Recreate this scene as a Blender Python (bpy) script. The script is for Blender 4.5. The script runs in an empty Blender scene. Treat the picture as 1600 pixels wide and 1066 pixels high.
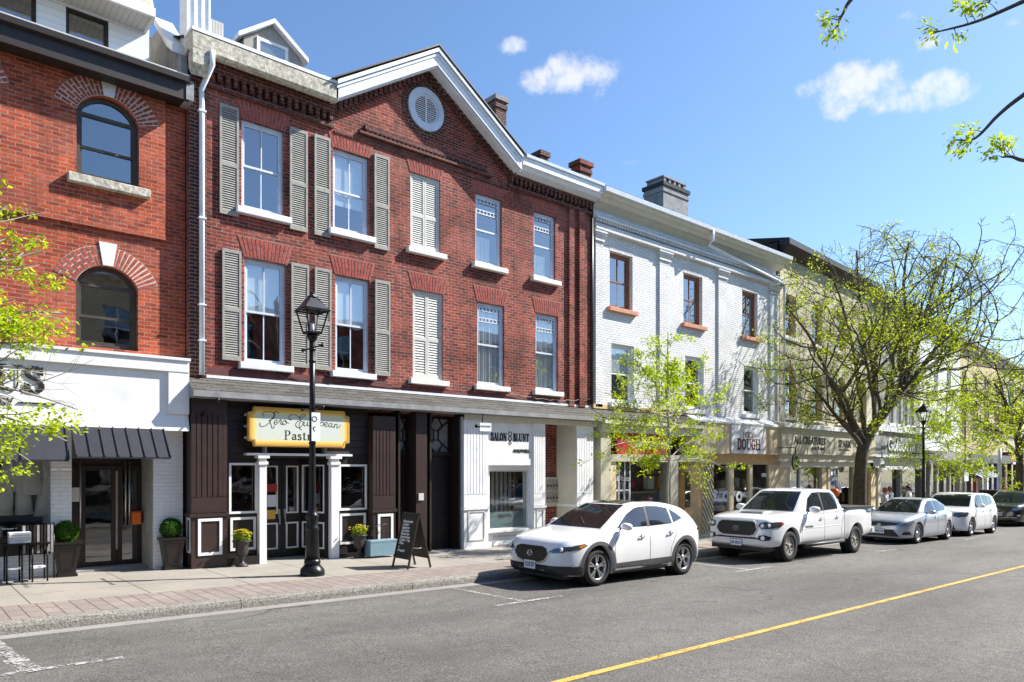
import bpy, bmesh, math, random
from mathutils import Vector, Matrix
from mathutils.geometry import tessellate_polygon
from mathutils.bvhtree import BVHTree
sc = bpy.context.scene
C = sc.collection
R = math.radians
# ------------------------------------------------------------------ camera, sky, sun, exposure
H = 2.03                                  # eye height above the road
VX, HY, GY, F = 2100, 730, 760, 1130      # street vanishing point, horizon, ground vanishing row, focal length (photo px)
_n = math.hypot(VX - 800, F)
CC, DD = (VX - 800) / _n, F / _n
S = (GY - HY) / _n                        # the street falls away to the right
cam_d = bpy.data.cameras.new('camera')
cam = bpy.data.objects.new('camera', cam_d)
C.objects.link(cam)
sc.camera = cam
cam.location = (0, 0, H)
cam.rotation_euler = (R(90), 0, -math.atan2(DD, CC))
cam_d.sensor_width = 36
cam_d.lens = F / 1600 * 36
cam_d.shift_y = (HY - 533) / 1600
cam_d.clip_start = 0.05
cam_d.clip_end = 3000

SUN_EL, SUN_AZ = 42.0, -22.5              # azimuth from the street direction (+X) towards the road side
e, a_ = R(SUN_EL), R(SUN_AZ)
sdir = Vector((math.cos(e) * math.cos(a_), math.cos(e) * math.sin(a_), math.sin(e)))
sl = bpy.data.lights.new('sun', 'SUN')
sl.energy = 5.0
sl.angle = R(0.5)
sl.color = (1.0, 0.95, 0.87)
so = bpy.data.objects.new('sun', sl)
C.objects.link(so)
so.rotation_euler = sdir.to_track_quat('Z', 'Y').to_euler()
sc.view_settings.view_transform = 'Standard'
sc.view_settings.look = 'None'
sc.view_settings.gamma = 1
sc.view_settings.exposure = 1.17
sc.cycles.max_bounces = 8
sc.cycles.transparent_max_bounces = 24

w = bpy.data.worlds.new('World')
sc.world = w
w.use_nodes = True
nt = w.node_tree
nt.nodes.clear()
wo = nt.nodes.new('ShaderNodeOutputWorld')
bg = nt.nodes.new('ShaderNodeBackground')
bg.inputs['Strength'].default_value = 0.08
sky = nt.nodes.new('ShaderNodeTexSky')
sky.sky_type = 'NISHITA'
sky.sun_disc = False
sky.sun_elevation = R(SUN_EL)
sky.sun_rotation = math.atan2(sdir.x, sdir.y)
sky.air_density = 1.0
sky.dust_density = 0.6
sky.ozone_density = 1.6
tc = nt.nodes.new('ShaderNodeTexCoord')


def pxdir(px, py):
    X = (px - 800) / F
    return Vector((CC * X + DD, -DD * X + CC, (HY - py) / F)).normalized()


def nmath(op, a, b=None, tree=None):
    n = (tree or nt).nodes.new('ShaderNodeMath')
    n.operation = op
    for i, x in enumerate((a, b)):
        if x is None:
            continue
        if isinstance(x, (int, float)):
            n.inputs[i].default_value = x
        else:
            (tree or nt).links.new(x, n.inputs[i])
    return n.outputs[0]


# a few small fair-weather clouds at fixed directions of the sky
warp = nt.nodes.new('ShaderNodeTexNoise')
warp.inputs['Scale'].default_value = 30
warp.inputs['Detail'].default_value = 5
warp.inputs['Roughness'].default_value = 0.6
nt.links.new(tc.outputs['Generated'], warp.inputs['Vector'])
cloud = None
for (px, py, hw, hh, dens) in ((868, 126, 52, 20, .95), (905, 112, 52, 28, 1.05), (938, 138, 28, 24, .7), (806, 72, 26, 12, .8),
                                (1345, 138, 58, 38, 1.1), (1305, 130, 50, 18, .8), (1385, 138, 40, 20, .7), (1335, 165, 26, 18, .8),
                                (1470, 142, 62, 26, .85), (1500, 140, 34, 22, .8), (1440, 150, 60, 16, .6), (1445, 68, 22, 12, .75),
                                (1577, 38, 16, 9, .5), (1412, 30, 18, 9, .4), (1510, 279, 28, 9, .5), (1575, 232, 16, 9, .6),
                                (1040, 250, 60, 5, .25), (1200, 205, 50, 6, .2)):
    d = pxdir(px, py)
    ex = d.cross(Vector((0, 0, 1))).normalized()
    ey = ex.cross(d).normalized()
    k = (d.dot(pxdir(px + 40, py)))
    ang = F * (1 + ((px - 800) / F) ** 2 + ((HY - py) / F) ** 2) ** .5
    comps = []
    for ax, half in ((ex, hw), (ey, hh)):
        dp = nt.nodes.new('ShaderNodeVectorMath')
        dp.operation = 'DOT_PRODUCT'
        nt.links.new(tc.outputs['Generated'], dp.inputs[0])
        dp.inputs[1].default_value = ax
        s_ = nmath('MULTIPLY', dp.outputs['Value'], ang / half)
        comps.append(nmath('MULTIPLY', s_, s_))
    r2 = nmath('ADD', comps[0], comps[1])
    front = nt.nodes.new('ShaderNodeVectorMath')
    front.operation = 'DOT_PRODUCT'
    nt.links.new(tc.outputs['Generated'], front.inputs[0])
    front.inputs[1].default_value = d
    fr = nmath('GREATER_THAN', front.outputs['Value'], 0.5)
    m = nmath('MULTIPLY', nmath('MAXIMUM', nmath('SUBTRACT', 1.0, nmath('MULTIPLY', r2, .5)), 0.0), dens)
    m = nmath('MULTIPLY', m, fr)
    cloud = m if cloud is None else nmath('MAXIMUM', cloud, m)
cm = nmath('ADD', cloud, nmath('MULTIPLY', nmath('SUBTRACT', warp.outputs['Fac'], 0.5), 2.6))
cr = nt.nodes.new('ShaderNodeMapRange')
cr.interpolation_type = 'SMOOTHSTEP'
nt.links.new(cm, cr.inputs['Value'])
cr.inputs['From Min'].default_value = 0.30
cr.inputs['From Max'].default_value = 1.25
cfac = nmath('MULTIPLY', cr.outputs['Result'], nmath('MINIMUM', nmath('MULTIPLY', cloud, 3.0), 1.0))
cfac = nmath('MULTIPLY', cfac, 0.78)
mixc = nt.nodes.new('ShaderNodeMix')
mixc.data_type = 'RGBA'
nt.links.new(cfac, mixc.inputs['Factor'])
# the camera of the photograph renders the sky a clear saturated blue: scale the channels of the sky model
tint = nt.nodes.new('ShaderNodeMix')
tint.data_type = 'RGBA'
tint.blend_type = 'MULTIPLY'
tint.inputs['Factor'].default_value = 1
nt.links.new(sky.outputs['Color'], tint.inputs['A'])
tint.inputs['B'].default_value = (0.86, 1.03, 1.20, 1)
nt.links.new(tint.outputs['Result'], mixc.inputs['A'])
mixc.inputs['B'].default_value = (6.0, 6.0, 6.2, 1)
nt.links.new(mixc.outputs['Result'], bg.inputs['Color'])
nt.links.new(bg.outputs[0], wo.inputs['Surface'])


# ------------------------------------------------------------------ geometry of the place (metres, X along the street, Y to the facades)
def gz(u):
    return -S * u


def sw(u):                                 # pavement level
    return 0.15 - S * u


def ray(px, py):
    X = (px - 800) / F
    return CC * X + DD, -DD * X + CC, (HY - py) / F


def U(px, V):                              # street coordinate of a photo column on the plane Y = V
    u, v, z = ray(px, 0)
    return V / v * u


def Z(px, py, V):
    u, v, z = ray(px, py)
    return H + V / v * z


def on_ground(px, py, dz=0.0):
    u, v, z = ray(px, py)
    t = (H - dz) / (-z - S * u)
    return t * u, t * v


# ------------------------------------------------------------------ objects
def link(o, parent=None):
    C.objects.link(o)
    if parent is not None:
        o.parent = parent
    return o


def tag(o, label=None, cat=None, group=None, kind=None):
    if label:
        o['label'] = label
    if cat:
        o['category'] = cat
    if group:
        o['group'] = group
    if kind:
        o['kind'] = kind
    return o


def thing(name, label, cat, loc=(0, 0, 0), group=None):
    o = bpy.data.objects.new(name, None)
    o.empty_display_size = 0.2
    link(o)
    o.location = loc
    return tag(o, label, cat, group)


def wloc(o):
    v = Vector((0, 0, 0))
    while o is not None:
        v += o.location
        o = o.parent
    return v


class MB:
    """collects polygons; build() makes ONE mesh object with metre-scaled box UVs"""

    def __init__(s):
        s.v, s.f, s.sm, s.uvd = [], [], [], {}

    def face(s, pts, smooth=False):
        b = len(s.v)
        s.v += [Vector(p) for p in pts]
        s.f.append(list(range(b, b + len(pts))))
        s.sm.append(smooth)

    def mesh(s, vs, fs, smooth=False):
        b = len(s.v)
        s.v += [Vector(p) for p in vs]
        for f in fs:
            s.f.append([b + i for i in f])
            s.sm.append(smooth)

    def box(s, x0, x1, y0, y1, z0, z1):
        vs = [(x0, y0, z0), (x1, y0, z0), (x1, y1, z0), (x0, y1, z0), (x0, y0, z1), (x1, y0, z1), (x1, y1, z1), (x0, y1, z1)]
        s.mesh(vs, [(0, 3, 2, 1), (4, 5, 6, 7), (0, 1, 5, 4), (1, 2, 6, 5), (2, 3, 7, 6), (3, 0, 4, 7)])
        return s

    def hexa(s, vs):                       # 8 corners in box order
        s.mesh(vs, [(0, 3, 2, 1), (4, 5, 6, 7), (0, 1, 5, 4), (1, 2, 6, 5), (2, 3, 7, 6), (3, 0, 4, 7)])
        return s

    def prism(s, poly, y0, y1):            # polygon of (x, z), extruded from y0 (front) to y1
        n = len(poly)
        if sum(poly[i][0] * poly[(i + 1) % n][1] - poly[(i + 1) % n][0] * poly[i][1] for i in range(n)) < 0:
            poly = poly[::-1]
        vs = [(x, y0, z) for x, z in poly] + [(x, y1, z) for x, z in poly]
        tris = tessellate_polygon([[Vector((x, z, 0)) for x, z in poly]])
        fs = []
        for t in tris:
            a, b, c = (Vector(poly[i]) for i in t)
            if (b - a).cross(c - a) < 0:
                t = t[::-1]
            fs.append(tuple(t))
            fs.append(tuple(i + n for i in t[::-1]))
        fs += [(i, i + n, (i + 1) % n + n, (i + 1) % n) for i in range(n)]
        s.mesh(vs, fs)
        return s

    def prismx(s, poly, x0, x1):           # polygon of (y, z), extruded along x
        n = len(poly)
        vs = [(x0, y, z) for y, z in poly] + [(x1, y, z) for y, z in poly]
        if sum(poly[i][0] * poly[(i + 1) % n][1] - poly[(i + 1) % n][0] * poly[i][1] for i in range(n)) > 0:
            fs = [tuple(range(n))[::-1], tuple(range(n, 2 * n))]
            fs += [(i, (i + 1) % n, (i + 1) % n + n, i + n) for i in range(n)]
        else:
            fs = [tuple(range(n)), tuple(range(n, 2 * n))[::-1]]
            fs += [(i, i + n, (i + 1) % n + n, (i + 1) % n) for i in range(n)]
        s.mesh(vs, fs)
        return s

    def bar(s, a, b, w, h=None):           # rectangular bar between two points
        a, b = Vector(a), Vector(b)
        h = h or w
        d = (b - a).normalized()
        up = Vector((0, 0, 1)) if abs(d.z) < .95 else Vector((0, 1, 0))
        r = d.cross(up).normalized() * (w / 2)
        q = r.cross(d).normalized() * (h / 2)
        s.hexa([a - r - q, a + r - q, b + r - q, b - r - q, a - r + q, a + r + q, b + r + q, b - r + q])
        return s

    def tube(s, pts, rad, n=8, caps=True):
        pts = [Vector(p) for p in pts]
        rads = rad if isinstance(rad, (list, tuple)) else [rad] * len(pts)
        b = len(s.v)
        ref = None
        for i, p in enumerate(pts):
            d = (pts[min(i + 1, len(pts) - 1)] - pts[max(i - 1, 0)])
            if d.length < 1e-9:
                d = Vector((0, 0, 1))
            d.normalize()
            if ref is None:
                ref = d.orthogonal().normalized()
            x = (ref - d * ref.dot(d))
            x = x.normalized() if x.length > 1e-6 else d.orthogonal().normalized()
            ref = x
            y = d.cross(x)
            for k in range(n):
                t = 2 * math.pi * k / n
                s.v.append(p + (x * math.cos(t) + y * math.sin(t)) * rads[i])
        for i in range(len(pts) - 1):
            for k in range(n):
                s.f.append([b + i * n + k, b + i * n + (k + 1) % n, b + (i + 1) * n + (k + 1) % n, b + (i + 1) * n + k])
                s.sm.append(True)
        if caps:
            s.f.append([b + k for k in range(n)][::-1])
            s.sm.append(False)
            m_ = b + (len(pts) - 1) * n
            s.f.append([m_ + k for k in range(n)])
            s.sm.append(False)
        return s

    def lathe(s, prof, c=(0, 0, 0), n=20, axis='z', caps=True, squash=1.0):
        """prof: list of (radius, height)"""
        c = Vector(c)
        b = len(s.v)
        for r, h in prof:
            for k in range(n):
                t = 2 * math.pi * k / n
                x, y = r * math.cos(t), r * math.sin(t) * squash
                if axis == 'z':
                    s.v.append(c + Vector((x, y, h)))
                elif axis == 'y':
                    s.v.append(c + Vector((x, h, -y)))
                else:
                    s.v.append(c + Vector((h, x, y)))
        for i in range(len(prof) - 1):
            for k in range(n):
                s.f.append([b + i * n + k, b + i * n + (k + 1) % n, b + (i + 1) * n + (k + 1) % n, b + (i + 1) * n + k])
                s.sm.append(True)
        if caps:
            s.f.append([b + k for k in range(n)][::-1])
            s.sm.append(False)
            m_ = b + (len(prof) - 1) * n
            s.f.append([m_ + k for k in range(n)])
            s.sm.append(False)
        return s

    def plate(s, outer, holes, y, depth):  # wall with openings: (x, z) loops; reveals run from y to y+depth
        loops = [outer] + holes
        flat = [p for l in loops for p in l]
        tris = tessellate_polygon([[Vector((p[0], p[1], 0)) for p in l] for l in loops])
        vs = [(p[0], y, p[1]) for p in flat]
        fs = []
        for t in tris:
            a, b, c = (Vector(flat[i]) for i in t)
            cr_ = (b - a).cross(c - a)
            if abs(cr_) < 1e-9:
                continue
            fs.append(tuple(t) if cr_ > 0 else tuple(t[::-1]))
        s.mesh(vs, fs)
        for l in holes:
            n = len(l)
            ar = sum(l[i][0] * l[(i + 1) % n][1] - l[(i + 1) % n][0] * l[i][1] for i in range(n))
            for i in range(n):
                p, q = l[i], l[(i + 1) % n]
                if ar < 0:
                    p, q = q, p
                s.face([(p[0], y, p[1]), (p[0], y + depth, p[1]), (q[0], y + depth, q[1]), (q[0], y, q[1])])
        return s

    def build(s, name, mat, parent=None, off=None):
        me = bpy.data.meshes.new(name)
        o = bpy.data.objects.new(name, me)
        sh = wloc(parent) if parent is not None else Vector((0, 0, 0))
        if off is not None:
            sh = sh + Vector(off)
        vs = [v - sh for v in s.v]
        me.from_pydata(vs, [], s.f)
        uv = me.uv_layers.new(name='UVMap')
        co = [0.0] * (2 * len(me.loops))
        for p in me.polygons:
            n = p.normal
            ax = max(range(3), key=lambda i: abs(n[i]) + (0.02 if i == 1 else 0))
            for li in p.loop_indices:
                v = s.v[me.loops[li].vertex_index]
                co[2 * li], co[2 * li + 1] = (v.y, v.z) if ax == 0 else ((v.x, v.z) if ax == 1 else (v.x, v.y))
        uv.data.foreach_set('uv', co)
        me.polygons.foreach_set('use_smooth', s.sm)
        if isinstance(mat, (list, tuple)):
            for m_ in mat:
                me.materials.append(m_)
        elif mat is not None:
            me.materials.append(mat)
        me.update()
        link(o, parent)
        if off is not None:
            o.location = off
        return o


def rect(x0, x1, z0, z1):
    return [(x0, z0), (x1, z0), (x1, z1), (x0, z1)]


def box(name, mat, parent, *a, bevel=0):
    o = MB().box(*a).build(name, mat, parent)
    if bevel:
        add_bevel(o, bevel)
    return o


def add_bevel(o, w_, seg=2):
    m_ = o.modifiers.new('bevel', 'BEVEL')
    m_.width = w_
    m_.segments = seg
    m_.limit_method = 'ANGLE'
    m_.angle_limit = R(40)
    return o


def dup(root, loc=None, rotz=None, label=None, group=None):
    r = root.copy()
    C.objects.link(r)
    if loc is not None:
        r.location = loc
    if rotz is not None:
        r.rotation_euler.z = rotz
    if label:
        r['label'] = label
    if group:
        r['group'] = group
    for ch in list(root.children):
        c_ = ch.copy()
        C.objects.link(c_)
        c_.parent = r
        for g in ch.children:
            d_ = g.copy()
            C.objects.link(d_)
            d_.parent = c_
    return r


# ------------------------------------------------------------------ materials
MT = {}


class NB:
    def __init__(s, name):
        s.m = bpy.data.materials.new(name)
        s.m.use_nodes = True
        s.t = s.m.node_tree
        s.b = s.t.nodes['Principled BSDF']
        s.out = s.t.nodes['Material Output']
        s.tc = s.t.nodes.new('ShaderNodeTexCoord')

    def n(s, typ, **kw):
        x = s.t.nodes.new(typ)
        for k, v in kw.items():
            setattr(x, k, v)
        return x

    def L(s, a, b):
        s.t.links.new(a, b)

    def noise(s, scale, detail=4, rough=.55, coord='Object', sc3=None):
        x = s.n('ShaderNodeTexNoise')
        x.inputs['Scale'].default_value = scale
        x.inputs['Detail'].default_value = detail
        x.inputs['Roughness'].default_value = rough
        if sc3:
            mp = s.n('ShaderNodeMapping')
            mp.inputs['Scale'].default_value = sc3
            s.L(s.tc.outputs[coord], mp.inputs['Vector'])
            s.L(mp.outputs[0], x.inputs['Vector'])
        else:
            s.L(s.tc.outputs[coord], x.inputs['Vector'])
        return x.outputs['Fac']

    def ramp(s, fac, stops):
        x = s.n('ShaderNodeValToRGB')
        el = x.color_ramp.elements
        while len(el) > 1:
            el.remove(el[0])
        el[0].position = stops[0][0]
        el[0].color = (*stops[0][1], 1) if len(stops[0][1]) == 3 else stops[0][1]
        for p, c in stops[1:]:
            q = el.new(p)
            q.color = (*c, 1)
        s.L(fac, x.inputs['Fac'])
        return x.outputs['Color']

    def mix(s, a, b, fac, mode='MIX'):
        x = s.n('ShaderNodeMix', data_type='RGBA', blend_type=mode)
        for inp, v in (('A', a), ('B', b), ('Factor', fac)):
            if isinstance(v, (int, float)):
                x.inputs[inp].default_value = v
            elif isinstance(v, tuple):
                x.inputs[inp].default_value = (*v, 1)
            else:
                s.L(v, x.inputs[inp])
        return x.outputs['Result']

    def bump(s, h, dist=.01, strength=.6):
        x = s.n('ShaderNodeBump')
        x.inputs['Distance'].default_value = dist
        x.inputs['Strength'].default_value = strength
        s.L(h, x.inputs['Height'])
        s.L(x.outputs[0], s.b.inputs['Normal'])
        return x

    def col(s, c):
        if isinstance(c, tuple):
            s.b.inputs['Base Color'].default_value = (*c, 1)
        else:
            s.L(c, s.b.inputs['Base Color'])

    def set(s, **kw):
        for k, v in kw.items():
            s.b.inputs[k.replace('_', ' ')].default_value = v
        return s


def G3(v, t=0):
    return (v, v, v)


def mat(name, c, rough=.6, metal=0.0, var=.12, scale=6, bump=0.0, bscale=60, spec=.5, coat=0.0):
    b = NB(name)
    f = b.noise(scale, 5, .6)
    lo = tuple(x * (1 - var) for x in c)
    hi = tuple(min(1, x * (1 + var * .7)) for x in c)
    b.col(b.ramp(f, [(.3, lo), (.7, hi)]))
    b.set(Roughness=rough, Metallic=metal)
    b.b.inputs['Specular IOR Level'].default_value = spec
    b.b.inputs['Coat Weight'].default_value = coat
    b.b.inputs['Coat Roughness'].default_value = .05
    if bump:
        b.bump(b.noise(bscale, 4), bump, .5)
    MT[name] = b.m
    return b.m


def brick_mat(name, c1, c2, mortar, bw=.215, rh=.073, ms=.011, var=.35, painted=False, stain=(.5, .45, .42), stain_amt=.35, soot=0.0):
    b = NB(name)
    br = b.n('ShaderNodeTexBrick')
    br.offset = .5
    br.inputs['Scale'].default_value = 1
    br.inputs['Brick Width'].default_value = bw
    br.inputs['Row Height'].default_value = rh
    br.inputs['Mortar Size'].default_value = ms
    br.inputs['Mortar Smooth'].default_value = .25
    br.inputs['Bias'].default_value = -.1
    br.inputs['Color1'].default_value = (*c1, 1)
    br.inputs['Color2'].default_value = (*c2, 1)
    br.inputs['Mortar'].default_value = (*mortar, 1)
    # slightly wandering courses
    nz = b.n('ShaderNodeTexNoise')
    nz.inputs['Scale'].default_value = 1.3
    b.L(b.tc.outputs['UV'], nz.inputs['Vector'])
    vm = b.n('ShaderNodeVectorMath', operation='MULTIPLY_ADD')
    b.L(nz.outputs['Color'], vm.inputs[0])
    vm.inputs[1].default_value = (.03, .03, 0)
    b.L(b.tc.outputs['UV'], vm.inputs[2])
    b.L(vm.outputs[0], br.inputs['Vector'])
    big = b.noise(.9, 6, .65)
    fine = b.noise(9, 4, .6, sc3=(1, 1, 2.4))
    c = b.mix(br.outputs['Color'], b.ramp(fine, [(.3, (1 - var,) * 3), (.7, (1.0,) * 3)]), 1.0, 'MULTIPLY')
    c = b.mix(c, b.ramp(big, [(.35, stain), (.6, (1, 1, 1))]), stain_amt, 'MULTIPLY')
    c = b.mix(c, b.mix(c, (.50, .20, .15) if c1[0] > .3 and not painted and c1[1] < .2 else c1, .35), b.ramp(b.noise(.55, 5, .7, sc3=(1, 1, 1.7)), [(.5, (0, 0, 0)), (.66, (1, 1, 1))]))
    if soot:
        st = b.noise(2.2, 7, .7, sc3=(1.6, 1.6, .5))
        c = b.mix(c, (.06, .035, .03), b.ramp(st, [(.52, (0, 0, 0)), (.75, (soot,) * 3)]))
    b.col(c)
    b.set(Roughness=.85 if not painted else .6)
    b.b.inputs['Specular IOR Level'].default_value = .25
    inv = nmath('SUBTRACT', 1.0, br.outputs['Fac'], b.t)
    hh = nmath('ADD', nmath('MULTIPLY', inv, 1.0, b.t), nmath('MULTIPLY', b.noise(70, 3), .45, b.t), b.t)
    b.bump(hh, .012, .7)
    MT[name] = b.m
    return b.m


def glass_mat(name, gloss=.32, tintc=(.75, .8, .82), rough=.02):
    b = NB(name)
    b.t.nodes.remove(b.b)
    tr = b.n('ShaderNodeBsdfTransparent')
    tr.inputs['Color'].default_value = (*(x ** .5 for x in tintc), 1)
    gl = b.n('ShaderNodeBsdfGlossy')
    gl.inputs['Roughness'].default_value = rough
    gl.inputs['Color'].default_value = (.95, .97, 1, 1)
    # old glass: faint waviness
    bp = b.n('ShaderNodeBump')
    bp.inputs['Distance'].default_value = .02
    bp.inputs['Strength'].default_value = .12
    b.L(b.noise(1.6, 2), bp.inputs['Height'])
    b.L(bp.outputs[0], gl.inputs['Normal'])
    fr = b.n('ShaderNodeFresnel')
    fr.inputs['IOR'].default_value = 1.5
    fac = nmath('MINIMUM', nmath('ADD', fr.outputs[0], gloss, b.t), 1.0, b.t)
    gm = b.n('ShaderNodeNewGeometry')
    fac = nmath('MULTIPLY', fac, nmath('SUBTRACT', 1.0, gm.outputs['Backfacing'], b.t), b.t)
    mx = b.n('ShaderNodeMixShader')
    b.L(fac, mx.inputs[0])
    b.L(tr.outputs[0], mx.inputs[1])
    b.L(gl.outputs[0], mx.inputs[2])
    b.L(mx.outputs[0], b.out.inputs['Surface'])
    MT[name] = b.m
    return b.m


brick_mat('brick_red', (.50, .088, .055), (.16, .038, .032), (.48, .34, .28), ms=.0085, var=.55, stain=(.36, .34, .34), stain_amt=.8, soot=.9)
brick_mat('brick_orange', (.66, .12, .048), (.30, .05, .028), (.50, .32, .24), ms=.0075, var=.45, stain_amt=.5, soot=.55)
brick_mat('brick_dark', (.14, .04, .03), (.07, .025, .02), (.30, .25, .22), soot=.6)
brick_mat('brick_white', (.88, .88, .87), (.80, .80, .80), (.50, .50, .51), ms=.009, var=.22, painted=True, stain=(.74, .73, .72), stain_amt=.5)
brick_mat('brick_paint', (.78, .79, .82), (.74, .75, .78), (.66, .67, .7), ms=.006, var=.06, painted=True, stain_amt=.1)
brick_mat('brick_cream', (.70, .66, .50), (.60, .56, .43), (.48, .44, .34), var=.3)
brick_mat('brick_grey', (.48, .48, .46), (.38, .38, .37), (.30, .30, .29), var=.3)
brick_mat('brick_buff', (.72, .60, .36), (.62, .50, .30), (.5, .42, .3), var=.3)
mat('white_paint', (.78, .79, .80), .45, var=.10, scale=2.2, bump=.002, bscale=30)
mat('white_trim', (.74, .76, .80), .45, var=.10, scale=8, bump=.002)
mat('window_frame', (.58, .64, .74), .5, var=.12, scale=7)
mat('sill_stone', (.76, .74, .70), .8, var=.22, scale=9, bump=.006, bscale=40)
mat('rough_stone', (.50, .465, .385), .9, var=.55, scale=14, bump=.02, bscale=22)
mat('mortar', (.62, .54, .47), .9, var=.15, scale=20)
mat('mortar_red', (.36, .24, .20), .9, var=.2, scale=20)
mat('frame_brown', (.26, .10, .05), .5, var=.25)
mat('terracotta', (.55, .24, .14), .7, var=.15)
mat('voussoir', (.34, .065, .045), .85, var=.45, scale=9, bump=.004)
mat('voussoir_orange', (.42, .085, .045), .85, var=.5, scale=11, bump=.004)
mat('shutter_grey', (.31, .30, .27), .75, var=.2, scale=12)
mat('shutter_cream', (.56, .55, .51), .7, var=.12, scale=12)
mat('brown_paint', (.040, .024, .021), .4, var=.2, scale=5)
mat('black_paint', (.012, .010, .010), .45, var=.3, scale=5)
mat('dark_wood', (.02, .012, .010), .5, var=.3, scale=5)
mat('maroon', (.13, .035, .03), .6, var=.3, scale=7)
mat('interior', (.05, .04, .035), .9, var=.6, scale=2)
mat('interior_warm', (.28, .13, .06), .9, var=.8, scale=3)
mat('curtain', (.66, .66, .63), .9, var=.15, scale=5)
mat('blind', (.82, .84, .84), .9, var=.06, scale=3)
mat('metal_black', (.008, .008, .009), .35, metal=.3, var=.3, scale=20)
mat('roof_metal', (.045, .045, .055), .38, metal=.4, var=.15)
mat('gutter_white', (.72, .76, .82), .4, var=.12, scale=5)
mat('eave_dark', (.022, .014, .012), .5, var=.3)
mat('siding_white', (.74, .78, .84), .5, var=.06)
mat('cement_grey', (.27, .27, .28), .9, var=.3, scale=4, bump=.006)
mat('beige_panel', (.60, .57, .47), .6, var=.08, scale=3)
mat('cream_panel', (.66, .58, .42), .6, var=.10, scale=3)
mat('tan_wood', (.62, .42, .20), .65, var=.18, scale=5)
mat('cream_board', (.66, .55, .36), .65, var=.15, scale=5)
mat('olive_panel', (.50, .47, .36), .6, var=.1, scale=3)
mat('chalk', (.8, .8, .78), .9)
mat('ink', (.012, .010, .012), .5)
mat('gold', (.75, .42, .06), .4, var=.1)
mat('red_sign', (.42, .012, .02), .5, var=.1)
mat('teal_box', (.17, .27, .33), .5, var=.12)
mat('planter_brown', (.014, .010, .009), .35, var=.25)
mat('urn_iron', (.045, .035, .032), .5, metal=.2, var=.4, scale=30)
mat('yellow_petal', (.80, .60, .03), .6, var=.2, scale=40)
mat('box_leaf', (.10, .22, .05), .6, var=.5, scale=40)
mat('bark', (.13, .11, .085), .9, var=.45, scale=14, bump=.02, bscale=30)
mat('bark_pale', (.30, .27, .23), .85, var=.3, scale=14)
mat('bark_green', (.08, .064, .034), .9, var=.5, scale=9, bump=.02, bscale=25)
mat('steel', (.55, .56, .58), .3, metal=.9, var=.1)
mat('plastic_black', (.022, .022, .024), .55, var=.2, scale=30)
mat('plastic_grey', (.075, .072, .07), .7, var=.25, scale=30)
mat('rubber', (.020, .019, .018), .85, var=.3, scale=30, bump=.003)
mat('chrome', (.75, .76, .78), .12, metal=1, var=.02)
mat('plate_white', (.75, .78, .82), .4, var=.03)
mat('plate_blue', (.03, .06, .25), .4, var=.03)
mat('orange_paint', (.75, .16, .02), .5, var=.15)
mat('red_paint', (.45, .03, .02), .5, var=.15)
mat('navy_paint', (.02, .035, .15), .5, var=.15)
mat('skin', (.55, .32, .22), .6, var=.1)
mat('hair_red', (.42, .13, .04), .7, var=.3)
glass_mat('glass', .27)
glass_mat('glass_shop', .10, (.8, .82, .82))
glass_mat('glass_dark', .12, (.35, .36, .37))


def leaf_mat(name, c1, c2):
    b = NB(name)
    b.t.nodes.remove(b.b)
    geo = b.n('ShaderNodeNewGeometry')
    rnd = b.ramp(geo.outputs['Random Per Island'], [(0, c1), (1, c2)])
    df = b.n('ShaderNodeBsdfDiffuse')
    tl = b.n('ShaderNodeBsdfTranslucent')
    b.L(rnd, df.inputs['Color'])
    b.L(b.mix(rnd, (1.2, 1.25, .45), 1.0, 'MULTIPLY'), tl.inputs['Color'])
    mx = b.n('ShaderNodeMixShader')
    mx.inputs[0].default_value = .45
    b.L(df.outputs[0], mx.inputs[1])
    b.L(tl.outputs[0], mx.inputs[2])
    b.L(mx.outputs[0], b.out.inputs['Surface'])
    MT[name] = b.m
    return b.m


leaf_mat('leaf_lime', (.20, .31, .02), (.60, .68, .05))
leaf_mat('leaf_green', (.13, .22, .03), (.36, .44, .05))
leaf_mat('leaf_olive', (.18, .24, .03), (.56, .62, .07))
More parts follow.
